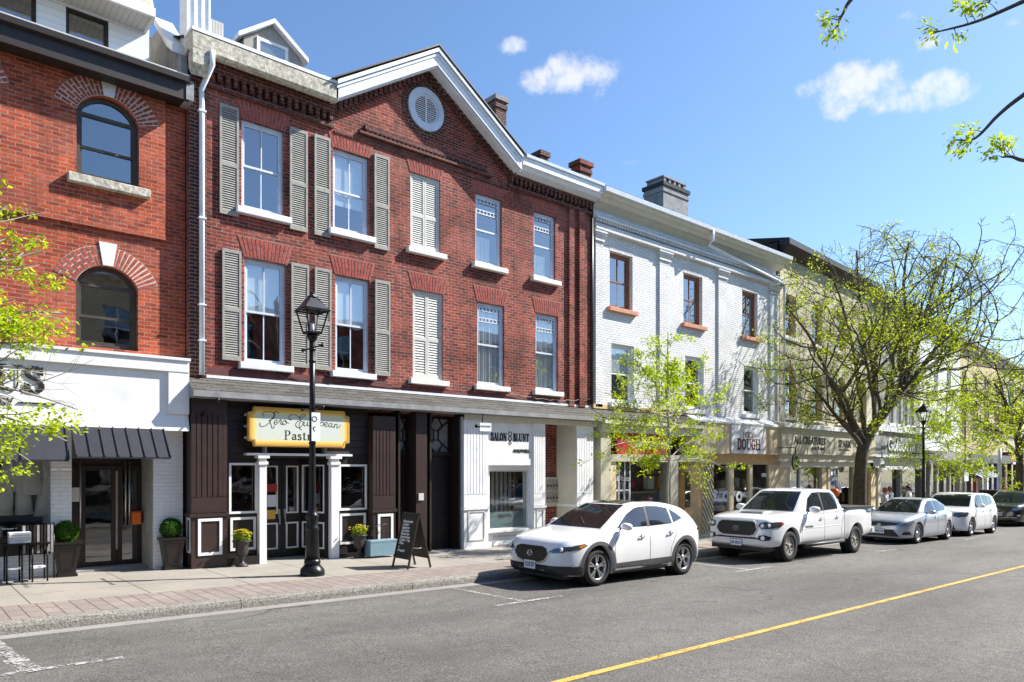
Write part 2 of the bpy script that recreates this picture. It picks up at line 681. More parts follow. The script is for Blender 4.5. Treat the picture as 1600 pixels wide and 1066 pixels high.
# ------------------------------------------------------------------ ground, road, pavement
def asphalt():
    b = NB('asphalt')
    big = b.noise(.35, 6, .6, sc3=(.5, 1.6, 1))
    mid = b.noise(5, 5, .6)
    gr = b.noise(48, 4, .8)
    gr2 = b.noise(160, 2, .8)
    c = b.ramp(big, [(.35, (.090, .086, .081)), (.62, (.136, .130, .122))])
    c = b.mix(c, b.ramp(mid, [(.35, (.82,) * 3), (.65, (1.08,) * 3)]), .7, 'MULTIPLY')
    c = b.mix(c, b.ramp(gr, [(.36, (.35,) * 3), (.5, (1,) * 3), (.64, (1.9, 1.86, 1.8))]), 1.0, 'MULTIPLY')
    c = b.mix(c, b.ramp(gr2, [(.35, (.6,) * 3), (.65, (1.4,) * 3)]), .7, 'MULTIPLY')
    vo = b.n('ShaderNodeTexVoronoi', feature='DISTANCE_TO_EDGE')
    vo.inputs['Scale'].default_value = .22
    wn = b.n('ShaderNodeTexNoise')
    wn.inputs['Scale'].default_value = 1.2
    b.L(b.tc.outputs['Object'], wn.inputs['Vector'])
    ad = b.n('ShaderNodeVectorMath', operation='MULTIPLY_ADD')
    b.L(wn.outputs['Color'], ad.inputs[0])
    ad.inputs[1].default_value = (1.3, 1.3, 0)
    b.L(b.tc.outputs['Object'], ad.inputs[2])
    b.L(ad.outputs[0], vo.inputs['Vector'])
    crack = b.ramp(vo.outputs['Distance'], [(0, (.45,) * 3), (.004, (.55,) * 3), (.007, (1,) * 3)])
    c = b.mix(c, crack, b.ramp(b.noise(.3, 2), [(.5, (0, 0, 0)), (.6, (.8, .8, .8))]), 'MULTIPLY')
    b.col(c)
    b.set(Roughness=.88)
    b.b.inputs['Specular IOR Level'].default_value = .3
    b.bump(b.noise(110, 2, .7), .01, .8)
    MT['asphalt'] = b.m


asphalt()


def concrete(name, base, joints=None):
    b = NB(name)
    c = b.ramp(b.noise(1.1, 6, .65), [(.3, tuple(x * .78 for x in base)), (.7, base)])
    c = b.mix(c, b.ramp(b.noise(40, 3, .7), [(.3, (.8,) * 3), (.6, (1.08,) * 3)]), .8, 'MULTIPLY')
    st = b.noise(4.5, 5, .7)
    c = b.mix(c, b.ramp(st, [(.62, (1,) * 3), (.74, (.72, .70, .68))]), .8, 'MULTIPLY')
    if joints:
        br = b.n('ShaderNodeTexBrick')
        br.offset = joints[3]
        br.inputs['Scale'].default_value = 1
        br.inputs['Brick Width'].default_value = joints[0]
        br.inputs['Row Height'].default_value = joints[1]
        br.inputs['Mortar Size'].default_value = joints[2]
        br.inputs['Mortar Smooth'].default_value = .3
        br.inputs['Color1'].default_value = (1, 1, 1, 1)
        br.inputs['Color2'].default_value = (joints[4],) * 3 + (1,)
        br.inputs['Mortar'].default_value = (.38, .36, .34, 1)
        sp = b.n('ShaderNodeSeparateXYZ')
        b.L(b.tc.outputs['UV'], sp.inputs[0])
        cb = b.n('ShaderNodeCombineXYZ')
        b.L(sp.outputs['Y'], cb.inputs['X'])
        b.L(sp.outputs['X'], cb.inputs['Y'])
        b.L(cb.outputs[0], br.inputs['Vector'])
        c = b.mix(c, br.outputs['Color'], 1.0, 'MULTIPLY')
        b.bump(nmath('SUBTRACT', 1.0, br.outputs['Fac'], b.t), .006, .6)
    c = b.mix(c, b.ramp(b.noise(17, 2, .5), [(.68, (1,) * 3), (.72, (.62,) * 3)]), 1.0, 'MULTIPLY')
    if name == 'kerb_stone':
        c = b.mix(c, b.ramp(b.noise(34, 4, .8), [(.36, (.4,) * 3), (.5, (1,) * 3), (.62, (1.5,) * 3)]), 1.0, 'MULTIPLY')
        b.bump(b.noise(40, 4, .7), .02, .8)
    b.col(c)
    b.set(Roughness=.9)
    MT[name] = b.m


concrete('concrete', (.30, .275, .24), (2.6, 1.55, .012, 0.0, .95))
concrete('pavers', (.27, .225, .20), (.42, .2, .010, .5, .82))
concrete('kerb_stone', (.24, .225, .20))
concrete('gutter_pan', (.26, .25, .235))


def sheet(name, m_, u0, u1, v0, v1, dz, steps=1):
    b = MB()
    for i in range(steps):
        a = u0 + (u1 - u0) * i / steps
        c_ = u0 + (u1 - u0) * (i + 1) / steps
        b.face([(a, v0, dz - S * a), (c_, v0, dz - S * c_), (c_, v1, dz - S * c_), (a, v1, dz - S * a)])
    o = b.build(name, MT[m_])
    return tag(o, kind='structure')


VK = 10.70                                 # kerb line
sheet('ground', 'concrete', -300, 900, -300, 900, -.03)
sheet('road', 'asphalt', -60, 420, -0.7, VK - .24, 0)
g_ = sheet('gutter', 'gutter_pan', -60, 420, VK - .24, VK + .02, .003)
# kerb with a worn rounded nose, cast in lengths
rnd = random.Random(4)
b = MB()
u = -20.0
while u < 120:
    L_ = 3.0 if u < 60 else 12
    a, c_ = u + .006, u + L_ - .006
    j0, j1 = rnd.uniform(-.006, .006), rnd.uniform(-.01, .01)
    prof = [(VK + j0, -.06), (VK + .012 + j0, .085), (VK + .03 + j0, .125 + j1 * .3), (VK + .065 + j0, .145), (VK + .18, .152), (VK + .18, -.06)]
    n = len(prof)
    vs = [(a, y, z - S * a) for y, z in prof] + [(c_, y, z - S * c_) for y, z in prof]
    b.mesh(vs, [(i, i + n, (i + 1) % n + n, (i + 1) % n) for i in range(n)] + [tuple(range(n)), tuple(range(n, 2 * n))[::-1]])
    u += L_
tag(b.build('kerb', MT['kerb_stone']), kind='structure')
sheet('paver_strip', 'pavers', -60, 300, VK + .18, 12.02, .150)
sheet('pavement', 'concrete', -60, 300, 12.02, 17.5, .148)
sheet('far_pavement', 'concrete', -60, 300, -6, -0.7, .15)


def worn(name, c, thr=.42):
    b = NB(name)
    f = b.noise(26, 6, .75)
    f2 = b.noise(3, 4, .6)
    ff = nmath('ADD', nmath('MULTIPLY', f, .7, b.t), nmath('MULTIPLY', f2, .3, b.t), b.t)
    b.col(b.ramp(f, [(.3, tuple(x * .8 for x in c)), (.7, c)]))
    al = b.ramp(ff, [(thr - .02, (0, 0, 0)), (thr + .04, (1, 1, 1))])
    b.L(al, b.b.inputs['Alpha'])
    b.set(Roughness=.8)
    MT[name] = b.m


worn('paint_white_worn', (.40, .39, .375), .49)
worn('paint_white_faint', (.50, .49, .47), .53)
worn('paint_yellow', (.56, .35, .075), .43)


def strip(name, m_, a, c_, wd, dz=.006):
    a, c_ = Vector(a), Vector(c_)
    d = (c_ - a).normalized()
    nn = Vector((-d.y, d.x)) * wd / 2
    p = [a - nn, c_ - nn, c_ + nn, a + nn]
    b = MB()
    b.face([(q.x, q.y, dz - S * q.x) for q in p])
    return b


b = strip('x', 0, (-40, 5.07), (200, 5.07), .10)
tag(b.build('centre_line', MT['paint_yellow']), kind='structure')
b = MB()
for i, u in enumerate((1.06, 7.75, 14.5, 21.6, 28.9, 36.0, 43.0)):
    if i > 0:
        b.v_ = None
    for q in (strip('', 0, (u - .08, 10.42), (u + .04, 8.65), .10 if i else .12, .007), strip('', 0, (u - .6, 8.62), (u + .9, 8.66), .10, .010)):
        b.mesh(q.v, q.f)
tag(b.build('parking_line', MT['paint_white_worn']), kind='structure')
q = strip('', 0, (.93, 10.42), (1.12, 8.7), .22, .004)
tag(q.build('old_parking_line', MT['paint_white_faint']), kind='structure')
q = strip('', 0, (2.6, 9.3), (6.5, 9.42), .10, .005)
MT['paint_white_ghost'] = None
worn('paint_white_ghost', (.30, .29, .28), .56)
tag(q.build('old_lane_line', MT['paint_white_ghost']), kind='structure')
# ------------------------------------------------------------------ facade kit
def arch_loop(x0, x1, z0, zs, zt, n=14):
    """opening with a round or segmental head: springing at zs, crown at zt"""
    xm, a = (x0 + x1) / 2, (x1 - x0) / 2
    h = zt - zs
    r = (a * a + h * h) / (2 * h)
    zc = zt - r
    t0 = math.asin(min(1, a / r))
    pts = [(x0, z0), (x1, z0)]
    for i in range(n + 1):
        t = t0 - 2 * t0 * i / n
        pts.append((xm + r * math.sin(t), zc + r * math.cos(t)))
    return pts


def inset(loop, d):
    n = len(loop)
    out = []
    ar = sum(loop[i][0] * loop[(i + 1) % n][1] - loop[(i + 1) % n][0] * loop[i][1] for i in range(n))
    s = 1 if ar > 0 else -1
    for i in range(n):
        p0, p, p1 = Vector(loop[i - 1]), Vector(loop[i]), Vector(loop[(i + 1) % n])
        e0, e1 = (p - p0).normalized(), (p1 - p).normalized()
        n0, n1 = Vector((-e0.y, e0.x)) * s, Vector((-e1.y, e1.x)) * s
        m_ = (n0 + n1)
        m_ = m_.normalized() / max(.35, m_.normalized().dot(n0))
        q = p + m_ * d
        out.append((q.x, q.y))
    return out


def ring(b, loop, wd, y0, y1):             # picture-frame moulding following a loop
    inn = inset(loop, wd)
    n = len(loop)
    for i in range(n):
        p, q, r_, s_ = loop[i], loop[(i + 1) % n], inn[(i + 1) % n], inn[i]
        vs = [(a[0], y0, a[1]) for a in (p, q, r_, s_)] + [(a[0], y1, a[1]) for a in (p, q, r_, s_)]
        fs = [(0, 1, 2, 3), (7, 6, 5, 4), (0, 4, 5, 1), (2, 6, 7, 3)]
        b.mesh(vs, fs)
        # orientation is fixed afterwards by recalculating normals
    return inn


def fixn(o):
    bm = bmesh.new()
    bm.from_mesh(o.data)
    bmesh.ops.remove_doubles(bm, verts=bm.verts, dist=1e-5)
    bmesh.ops.recalc_face_normals(bm, faces=bm.faces)
    bm.to_mesh(o.data)
    bm.free()
    return o


def window(root, x0, x1, z0, z1, y, fm='window_frame', glass='glass', style='sash', arch=None, muntin=True, fw=.06, depth=.12,
           sill=None, curtain=None, label=None, meet=.5):
    """a real sash window set in its opening: frame (part) > pane, curtain (sub-parts); sill is a part of its own"""
    loop = rect(x0, x1, z0, z1) if arch is None else arch_loop(x0, x1, z0, arch, z1)
    b = MB()
    yf = y + depth * .55
    inn = ring(b, loop, fw, yf, yf + .07)
    top = z1 if arch is None else arch
    a, c = x0 + fw, x1 - fw
    zb, zt = z0 + fw, (z1 - fw if arch is None else arch)
    zm = zb + (zt - zb) * meet
    if style in ('sash', 'band'):
        b.box(a - .005, c + .005, yf + .012, yf + .055, zm - .022, zm + .022)
        for zz0, zz1, oy in ((zb, zm - .022, .02), (zm + .022, zt, .0)):       # stiles of each sash
            b.box(a - .004, a + .032, yf + .016 + oy, yf + .05 + oy, zz0, zz1)
            b.box(c - .032, c + .004, yf + .016 + oy, yf + .05 + oy, zz0, zz1)
        b.box(a + .032, c - .032, yf + .034, yf + .068, zb, zb + .05)
        b.box(a + .032, c - .032, yf + .017, yf + .049, zt - .04, zt)
        if muntin:
            xm = (a + c) / 2
            b.box(xm - .011, xm + .011, yf + .02, yf + .045, zm + .022, zt - .04)
            b.box(xm - .011, xm + .011, yf + .04, yf + .06, zb + .05, zm - .022)
        if arch is not None:
            b.box(a - .004, c + .004, yf + .010, yf + .06, arch - .03, arch + .03)
    if style == 'band':                    # leaded band of small coloured lights at the head
        zb0, zb1 = zt - .42, zt - .04
        rows = 5
        k = 7
        for i in range(rows):
            zz = zb0 + (zb1 - zb0) * i / (rows - 1)
            if i == 2:
                continue
            b.box(a + .03, c - .03, yf + .012, yf + .04, zz - .012, zz + .012)
        for i in range(k):
            xx = a + .032 + (c - a - .064) * i / (k - 1)
            for za, zc_ in ((zb0, zb0 + (zb1 - zb0) * .25), (zb0 + (zb1 - zb0) * .75, zb1)) if 0 < i < k - 1 else ((zb0, zb1),):
                b.box(xx - .011, xx + .011, yf + .0135, yf + .0385, za, zc_)
    f = fixn(b.build('window', MT[fm], root))
    if label:
        f['label'] = label
    pb = MB()
    lp = inn
    pb.prism(lp, yf + .045, yf + .051)
    pb.build('pane', MT[glass], f)
    if curtain:
        kind, za, zc_ = curtain
        cb = MB()
        yy = yf + .085
        if kind == 'blind':
            cb.box(x0, x1, yy, yy + .01, za, zc_)
            cb.build('blind', MT['blind'], f)
        else:
            nn_ = 26
            fr = 1.0 if kind == 'full' else .62
            pts = [(x0 + (x1 - x0) * fr * i / nn_, yy + .03 * math.sin(i * 2.1) + .012 * math.sin(i * 5.3)) for i in range(nn_ + 1)]
            for i in range(nn_):
                p, q = pts[i], pts[i + 1]
                cb.face([(p[0], p[1], za), (q[0], q[1], za), (q[0], q[1], zc_), (p[0], p[1], zc_)], True)
            cb.build('curtain', MT['curtain'], f)
    if sill:
        ex, hh, pr, sm = sill
        sbx = MB()
        sbx.box(x0 - ex, x1 + ex, y - pr, y + depth * .5, z0 - hh, z0 + .004)
        so_ = sbx.build('window_sill', MT[sm], root)
        add_bevel(so_, .008, 1)
    return f


def jack_arch(root, x0, x1, z, y, h=.36, n=13, splay=.13, m_='voussoir', seed=1, bm='mortar_red'):
    """flat arch of splayed soldier bricks over an opening, a hair proud of the wall, mortar bed behind"""
    rnd = random.Random(seed)
    bed = MB().prism([(x0, z), (x1, z), (x1 + splay, z + h), (x0 - splay, z + h)], y - .004, y + .02)
    bo = bed.build('window_arch', MT[bm], root)
    b = MB()
    for i in range(n):
        t0, t1 = i / n, (i + 1) / n
        g = .14 / n
        for (h0, h1) in ((0.02, .62), (.66, .98)) if i % 2 else ((.02, .33), (.37, .98)):
            def X(t, hh):
                return x0 + (x1 - x0) * t + (-splay + 2 * splay * t) * hh
            y_ = y - .010 - rnd.uniform(0, .004)
            b.prism([(X(t0 + g, h0), z + h * h0), (X(t1 - g, h0), z + h * h0), (X(t1 - g, h1), z + h * h1), (X(t0 + g, h1), z + h * h1)], y_, y)
    b.build('brick_course', MT[m_], bo)


def round_arch(root, xm, zs, r0x, rise, wdt, y, n=22, m_='voussoir_orange', key=True, seed=1):
    """fan of radial bricks with a stone keystone around an arched head"""
    a, h = r0x, rise
    r = (a * a + h * h) / (2 * h)
    zc = zs + h - r
    t0 = math.asin(min(1, a / r)) + .0
    r1 = r + wdt
    bed = [(xm + r * math.sin(-t0 + 2 * t0 * i / 30), zc + r * math.cos(-t0 + 2 * t0 * i / 30)) for i in range(31)]
    t1 = t0 * 1.0
    bed += [(xm + r1 * math.sin(t1 - 2 * t1 * i / 30), zc + r1 * math.cos(t1 - 2 * t1 * i / 30)) for i in range(31)]
    bo = MB().prism(bed, y - .004, y + .02).build('window_arch', MT['mortar'], root)
    b = MB()
    kw = .115 / r1
    spans = [(-t0, -kw), (kw, t0)] if key else [(-t0, t0)]
    for s0, s1 in spans:
        nn_ = n // len(spans)
        for i in range(nn_):
            a0 = s0 + (s1 - s0) * (i + .19) / nn_
            a1 = s0 + (s1 - s0) * (i + .81) / nn_
            cuts = ((.02, .48), (.54, .98)) if i % 2 else ((.02, .23), (.29, .71), (.77, .98))
            for c0, c1 in cuts:
                ra, rb = r + wdt * c0, r + wdt * c1
                b.prism([(xm + ra * math.sin(a0), zc + ra * math.cos(a0)), (xm + rb * math.sin(a0), zc + rb * math.cos(a0)),
                         (xm + rb * math.sin(a1), zc + rb * math.cos(a1)), (xm + ra * math.sin(a1), zc + ra * math.cos(a1))], y - .014, y)
    b.build('brick_course', MT[m_], bo)
    if key:
        zk = zc + r
        MB().prism([(xm - .085, zk + .0), (xm + .085, zk + .0), (xm + .15, zk + wdt + .06), (xm - .15, zk + wdt + .06)], y - .03, y).build('keystone', MT['white_trim'], bo)


def shutter(root, x0, x1, z0, z1, y, m_='shutter_grey', n=44, rail=True, tilt=.018):
    b = MB()
    fw = .045
    b.box(x0, x0 + fw, y - .04, y, z0, z1)
    b.box(x1 - fw, x1, y - .04, y, z0, z1)
    b.box(x0 + fw, x1 - fw, y - .039, y - .001, z0, z0 + .09)
    b.box(x0 + fw, x1 - fw, y - .039, y - .001, z1 - .07, z1)
    secs = [(z0 + .09, z1 - .07)]
    if rail:
        zm = z0 + (z1 - z0) * .46
        b.box(x0 + fw, x1 - fw, y - .039, y - .001, zm - .045, zm + .045)
        secs = [(z0 + .09, zm - .045), (zm + .045, z1 - .07)]
    f = b.build('shutter', MT[m_], root)
    s_ = MB()
    for a, c in secs:
        k = max(3, int(n * (c - a) / (z1 - z0)))
        p = (c - a) / k
        for i in range(k):
            z = a + p * (i + .5)
            s_.face([(x0 + fw, y - .034, z - p * .42), (x1 - fw, y - .034, z - p * .42), (x1 - fw, y - .012, z + p * .46), (x0 + fw, y - .012, z + p * .46)])
            s_.face([(x0 + fw, y - .034, z - p * .42), (x0 + fw, y - .026, z - p * .50), (x1 - fw, y - .026, z - p * .50), (x1 - fw, y - .034, z - p * .42)])
    s_.build('louvre', MT[m_], f)
    MB().box(x0 + fw, x1 - fw, y - .006, y - .002, z0 + .05, z1 - .05).build('backing', MT['metal_black'], f)
    return f


def downspout(root, pts, rad=.05, m_='gutter_white'):
    b = MB().tube(pts, rad, 8)
    return b.build('downspout', MT[m_], root)


def chimney(root, x, y, z0, z1, wx, wy, m_, cap='cement_grey', name='chimney'):
    b = MB().box(x - wx / 2, x + wx / 2, y - wy / 2, y + wy / 2, z0, z1)
    o = b.build(name, MT[m_], root)
    MB().box(x - wx / 2 - .06, x + wx / 2 + .06, y - wy / 2 - .06, y + wy / 2 + .06, z1 - .002, z1 + .14).build('chimney_cap', MT[cap], o)
    b2 = MB().box(x - wx / 2 - .03, x + wx / 2 + .03, y - wy / 2 - .03, y + wy / 2 + .03, z1 - .22, z1 - .10)
    b2.build('chimney_band', MT[m_], o)
    return o


def panel_frame(b, x0, x1, z0, z1, y, w_=.05, t=.02):
    ring(b, rect(x0, x1, z0, z1), w_, y - t, y + .002)


# ================================================================== RED GABLED BUILDING
brick_mat('brick_soot_shade', (.17, .045, .035), (.09, .03, .025), (.24, .18, .16), soot=.8)  # corbel brick: soot, plus the cornice's shade painted into the dark colour
VR = 14.8
u0, u1 = 4.5, 15.95
red = thing('brick_building', 'red brick three-storey building with a central gable, round vent and grey shutters', 'building', (4.5, VR, .0))
GA = (10.08, 11.95)                        # gable wall apex (u, z)
W3 = [(5.53, 6.43), (7.57, 8.47), (9.61, 10.49), (11.61, 12.50), (13.67, 14.51)]
W2 = [(5.59, 6.48), (7.63, 8.49), (9.68, 10.57), (11.67, 12.59), (13.74, 14.62)]
outer = [(u0, 3.3), (u1, 3.3), (u1, 10.15), (12.75, 10.15), GA, (7.5, 10.15), (u0, 10.15)]
holes = [rect(a, c, 7.33, 9.17) for a, c in W3] + [rect(a, c, 4.17, 6.34) for a, c in W2]
b = MB().plate(outer, holes, VR, .14)
b.box(u0, u0 + .02, VR, 24, 0, 10.3)
b.box(u1 - .02, u1, VR, 24, 0, 10.3)
b.box(u0, u1, 23.98, 24, 0, 10.3)
b.build('wall', MT['brick_red'], red)
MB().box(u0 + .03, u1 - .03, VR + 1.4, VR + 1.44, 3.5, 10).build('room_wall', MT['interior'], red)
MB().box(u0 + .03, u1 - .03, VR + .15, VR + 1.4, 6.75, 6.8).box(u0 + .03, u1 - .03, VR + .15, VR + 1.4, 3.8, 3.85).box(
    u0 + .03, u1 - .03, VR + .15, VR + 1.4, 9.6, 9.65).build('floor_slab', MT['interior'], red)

cur3 = [None, None, None, None, None]
for i, (a, c) in enumerate(W3):
    if i == 2:
        continue
    st = 'band' if i > 2 else 'sash'
    window(red, a, c, 7.33, 9.17, VR, fm='window_frame', style=st, muntin=i < 3, sill=None,
           curtain=('part', 7.4, 8.1) if i == 3 else ('part', 7.4, 8.0) if i == 4 else ('blind', 7.95, 9.1) if i == 1 else None)
for i, (a, c) in enumerate(W2):
    if i == 2:
        continue
    st = 'band' if i > 2 else 'sash'
    window(red, a, c, 4.17, 6.34, VR, fm='window_frame', style=st, muntin=i < 3,
           curtain=('full', 4.25, 6.2) if i == 3 else ('full', 4.25, 6.2) if i == 4 else ('blind', 5.25, 6.25))
for i, (a, c) in enumerate(W3):
    zs = 7.33
    sb = MB().box(a - .13, c + .13, VR - .13, VR + .06, zs - .13, zs + .003)
    add_bevel(sb.build('window_sill', MT['sill_stone' if i > 1 else 'white_trim'], red), .012)
for i, (a, c) in enumerate(W2):
    sb = MB().box(a - .13, c + .13, VR - .12, VR + .06, 4.04, 4.173)
    add_bevel(sb.build('window_sill', MT['sill_stone' if i > 1 else 'white_trim'], red), .012)
for i, (a, c) in enumerate(W3):
    jack_arch(red, a - .02, c + .02, 9.17, VR, h=.40, seed=i)
for i, (a, c) in enumerate(W2):
    jack_arch(red, a - .02, c + .02, 6.345, VR, h=.42, seed=i + 9)
for (a, c, z0, z1) in ((5.08, 5.46, 7.12, 9.33), (6.55, 6.95, 7.12, 9.30), (7.11, 7.49, 7.12, 9.32), (8.60, 9.0, 7.12, 9.32),
                       (5.13, 5.51, 4.19, 6.43), (6.58, 6.98, 4.18, 6.41), (7.12, 7.51, 4.17, 6.41), (8.62, 9.02, 4.17, 6.39)):
    shutter(red, a, c, z0, z1, VR - .015, n=48, rail=True)
for (a, c, z0, z1) in ((9.61, 10.49, 7.33, 9.17), (9.68, 10.57, 4.17, 6.34)):     # closed pairs filling the middle openings
    fb = MB()
    ring(fb, rect(a, c, z0, z1), .05, VR + .03, VR + .09)
    fixn(fb.build('shutter_frame', MT['shutter_cream'], red))
    xm = (a + c) / 2
    shutter(red, a + .05, xm - .004, z0 + .05, z1 - .05, VR + .085, 'shutter_cream', n=34)
    shutter(red, xm + .004, c - .05, z0 + .05, z1 - .05, VR + .085, 'shutter_cream', n=34)

# pilaster strips at the right end, corbel tables, belts
for (a, c, pr) in ((15.02, 15.22, .07), (15.42, 15.66, .09), (15.66, 15.95, .03), (4.5, 4.82, .05)):
    MB().box(a, c, VR - pr, VR + .001, 3.8, 9.55).build('pilaster', MT['brick_dark' if a < 5 else 'brick_red'], red)
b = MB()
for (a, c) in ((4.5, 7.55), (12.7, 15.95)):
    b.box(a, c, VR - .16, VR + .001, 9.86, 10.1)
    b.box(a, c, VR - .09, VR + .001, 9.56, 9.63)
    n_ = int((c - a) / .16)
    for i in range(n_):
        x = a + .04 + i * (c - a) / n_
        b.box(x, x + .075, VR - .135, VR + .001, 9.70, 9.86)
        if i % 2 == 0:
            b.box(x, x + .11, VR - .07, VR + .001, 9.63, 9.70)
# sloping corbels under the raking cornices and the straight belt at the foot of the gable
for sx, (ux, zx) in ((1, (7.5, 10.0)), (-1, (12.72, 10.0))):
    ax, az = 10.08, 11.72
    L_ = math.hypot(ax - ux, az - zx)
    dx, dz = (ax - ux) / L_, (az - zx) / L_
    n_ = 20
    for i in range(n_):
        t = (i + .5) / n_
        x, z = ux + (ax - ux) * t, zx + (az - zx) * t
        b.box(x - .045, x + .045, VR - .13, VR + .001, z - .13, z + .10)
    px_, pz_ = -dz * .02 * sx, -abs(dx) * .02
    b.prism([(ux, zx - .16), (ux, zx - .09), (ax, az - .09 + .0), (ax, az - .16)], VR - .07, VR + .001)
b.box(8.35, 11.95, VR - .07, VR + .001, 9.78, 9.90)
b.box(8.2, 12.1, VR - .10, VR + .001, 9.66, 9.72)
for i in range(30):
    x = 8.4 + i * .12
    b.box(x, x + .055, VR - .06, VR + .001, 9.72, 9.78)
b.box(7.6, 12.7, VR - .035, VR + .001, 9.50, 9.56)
b.build('corbel_course', MT['brick_soot_shade'], red)

# cornices: left (weathered stone-coloured), raking pair, right (white metal)
V_C = 14.33
b = MB()
prof = [(V_C, 10.32), (V_C, 10.02), (V_C + .05, 9.98), (V_C + .16, 9.98), (V_C + .20, 10.06), (VR, 10.06), (VR, 10.36), (V_C + .05, 10.38)]
b.prismx([(y, z) for y, z in prof], 4.42, 7.47)
add_bevel(b.build('cornice', MT['rough_stone'], red), .01, 1)['label'] = 'weathered grey stone cornice left of the gable'
b = MB().prismx([(V_C - .01, 10.34), (V_C - .01, 10.41), (V_C + .12, 10.44), (VR, 10.44), (VR, 10.38), (V_C + .05, 10.385)], 4.42, 7.47)
b.build('cornice_flashing', MT['white_trim'], red)
b = MB()
prof = [(V_C, 10.30), (V_C, 10.10), (V_C + .06, 10.07), (V_C + .12, 10.0), (V_C + .3, 9.93), (VR, 9.93), (VR, 10.3)]
b.prismx(prof, 12.86, 16.02)
b.prismx([(V_C - .05, 10.305), (V_C - .06, 10.38), (V_C + .02, 10.40), (VR, 10.40), (VR, 10.305)], 12.86, 16.04)
b.build('cornice', MT['gutter_white'], red)['label'] = 'white metal cornice right of the gable'


def rake(b, p, q, t, y0, y1, lift=0.0):     # sloping slab from p to q (u, z of its underside)
    d = Vector((q[0] - p[0], q[1] - p[1])).normalized()
    b.prism([(p[0], p[1] + lift), (q[0], q[1] + lift), (q[0], q[1] + t + lift), (p[0], p[1] + t + lift)], y0, y1)


apx = 10.08
for side, (ux, uz) in (('l', (7.42, 10.02)), ('r', (12.80, 9.93))):
    b = MB()
    az = 11.72
    rake(b, (ux, uz), (apx, az), .10, V_C + .03, VR, 0)
    rake(b, (ux, uz), (apx, az), .30, V_C, V_C + .05, .0)
    rake(b, (ux, uz), (apx, az), .07, V_C + .05, V_C + .16, -.035)
    rake(b, (ux, uz), (apx, az), .09, V_C - .07, VR, .305)
    rake(b, (ux, uz), (apx, az), .05, V_C - .03, V_C, .22)
    b.build('raking_cornice', MT['gutter_white'], red)
# roofs
b = MB()
b.face([(7.3, V_C - .09, 10.38), (apx, V_C - .09, 12.15), (apx, 24, 12.15), (7.3, 24, 10.38)])
b.face([(apx, V_C - .09, 12.15), (12.92, V_C - .09, 10.30), (12.92, 24, 10.30), (apx, 24, 12.15)])
b.prism([(7.3, 10.39), (apx, 12.16), (12.92, 10.31), (12.92, 10.345), (apx, 12.20), (7.3, 10.425)], V_C - .085, 23.9)
b.mesh([(4.42, VR, 10.44), (16.02, VR, 10.40), (16.02, 19.4, 12.4), (4.42, 19.4, 12.4)], [(0, 1, 2, 3)])
b.mesh([(4.42, 24, 10.4), (16.02, 24, 10.4), (16.02, 19.4, 12.4), (4.42, 19.4, 12.4)], [(3, 2, 1, 0)])
b.build('roof', MT['dark_wood'], red)
MB().box(7.62, 7.95, 15.4, 15.9, 10.6, 11.05).build('roof_vent', MT['gutter_white'], red)

# round gable vent
b = MB()
cx_, cz_ = 10.05, 10.80
for r0, r1, y0 in ((.375, .52, VR - .05), (.32, .375, VR - .025)):
    n_ = 40
    for i in range(n_):
        a, c = 2 * math.pi * i / n_, 2 * math.pi * (i + 1) / n_
        pa = [(cx_ + r * math.cos(t), cz_ + r * math.sin(t)) for r, t in ((r0, a), (r1, a), (r1, c), (r0, c))]
        b.mesh([(p[0], y0, p[1]) for p in pa] + [(p[0], VR + .02, p[1]) for p in pa], [(3, 2, 1, 0), (1, 2, 6, 5), (3, 0, 4, 7)])
vent = fixn(b.build('round_vent', MT['window_frame'], red))
b = MB()
for i in range(13):
    z = cz_ - .30 + i * .05
    hw = math.sqrt(max(0, .33 ** 2 - (z - cz_) ** 2))
    b.face([(cx_ - hw, VR - .022, z - .02), (cx_ + hw, VR - .022, z - .02), (cx_ + hw, VR + .0, z + .018), (cx_ - hw, VR + .0, z + .018)])
b.box(cx_ - .018, cx_ + .018, VR - .028, VR - .024, cz_ - .32, cz_ + .32)
b.build('louvre', MT['white_paint'], vent)
b = MB()
for i in range(40):
    a = 2 * math.pi * (i + .5) / 40
    p = Vector((cx_ + .60 * math.cos(a), VR - .012, cz_ + .60 * math.sin(a)))
    d = Vector((math.cos(a), 0, math.sin(a)))
    t = Vector((-math.sin(a), 0, math.cos(a)))
    q = [p - d * .075 - t * .034, p + d * .09 - t * .038, p + d * .09 + t * .038, p - d * .075 + t * .034]
    b.mesh([(v.x, VR - .012, v.z) for v in q] + [(v.x, VR, v.z) for v in q], [(0, 1, 2, 3), (0, 4, 5, 1), (1, 5, 6, 2), (2, 6, 7, 3), (3, 7, 4, 0)])
fixn(b.build('brick_course', MT['brick_dark'], vent))
MB().lathe([(.335, 0), (.335, .01)], (cx_, VR + .012, cz_), 32, 'y').build('backing', MT['metal_black'], vent)

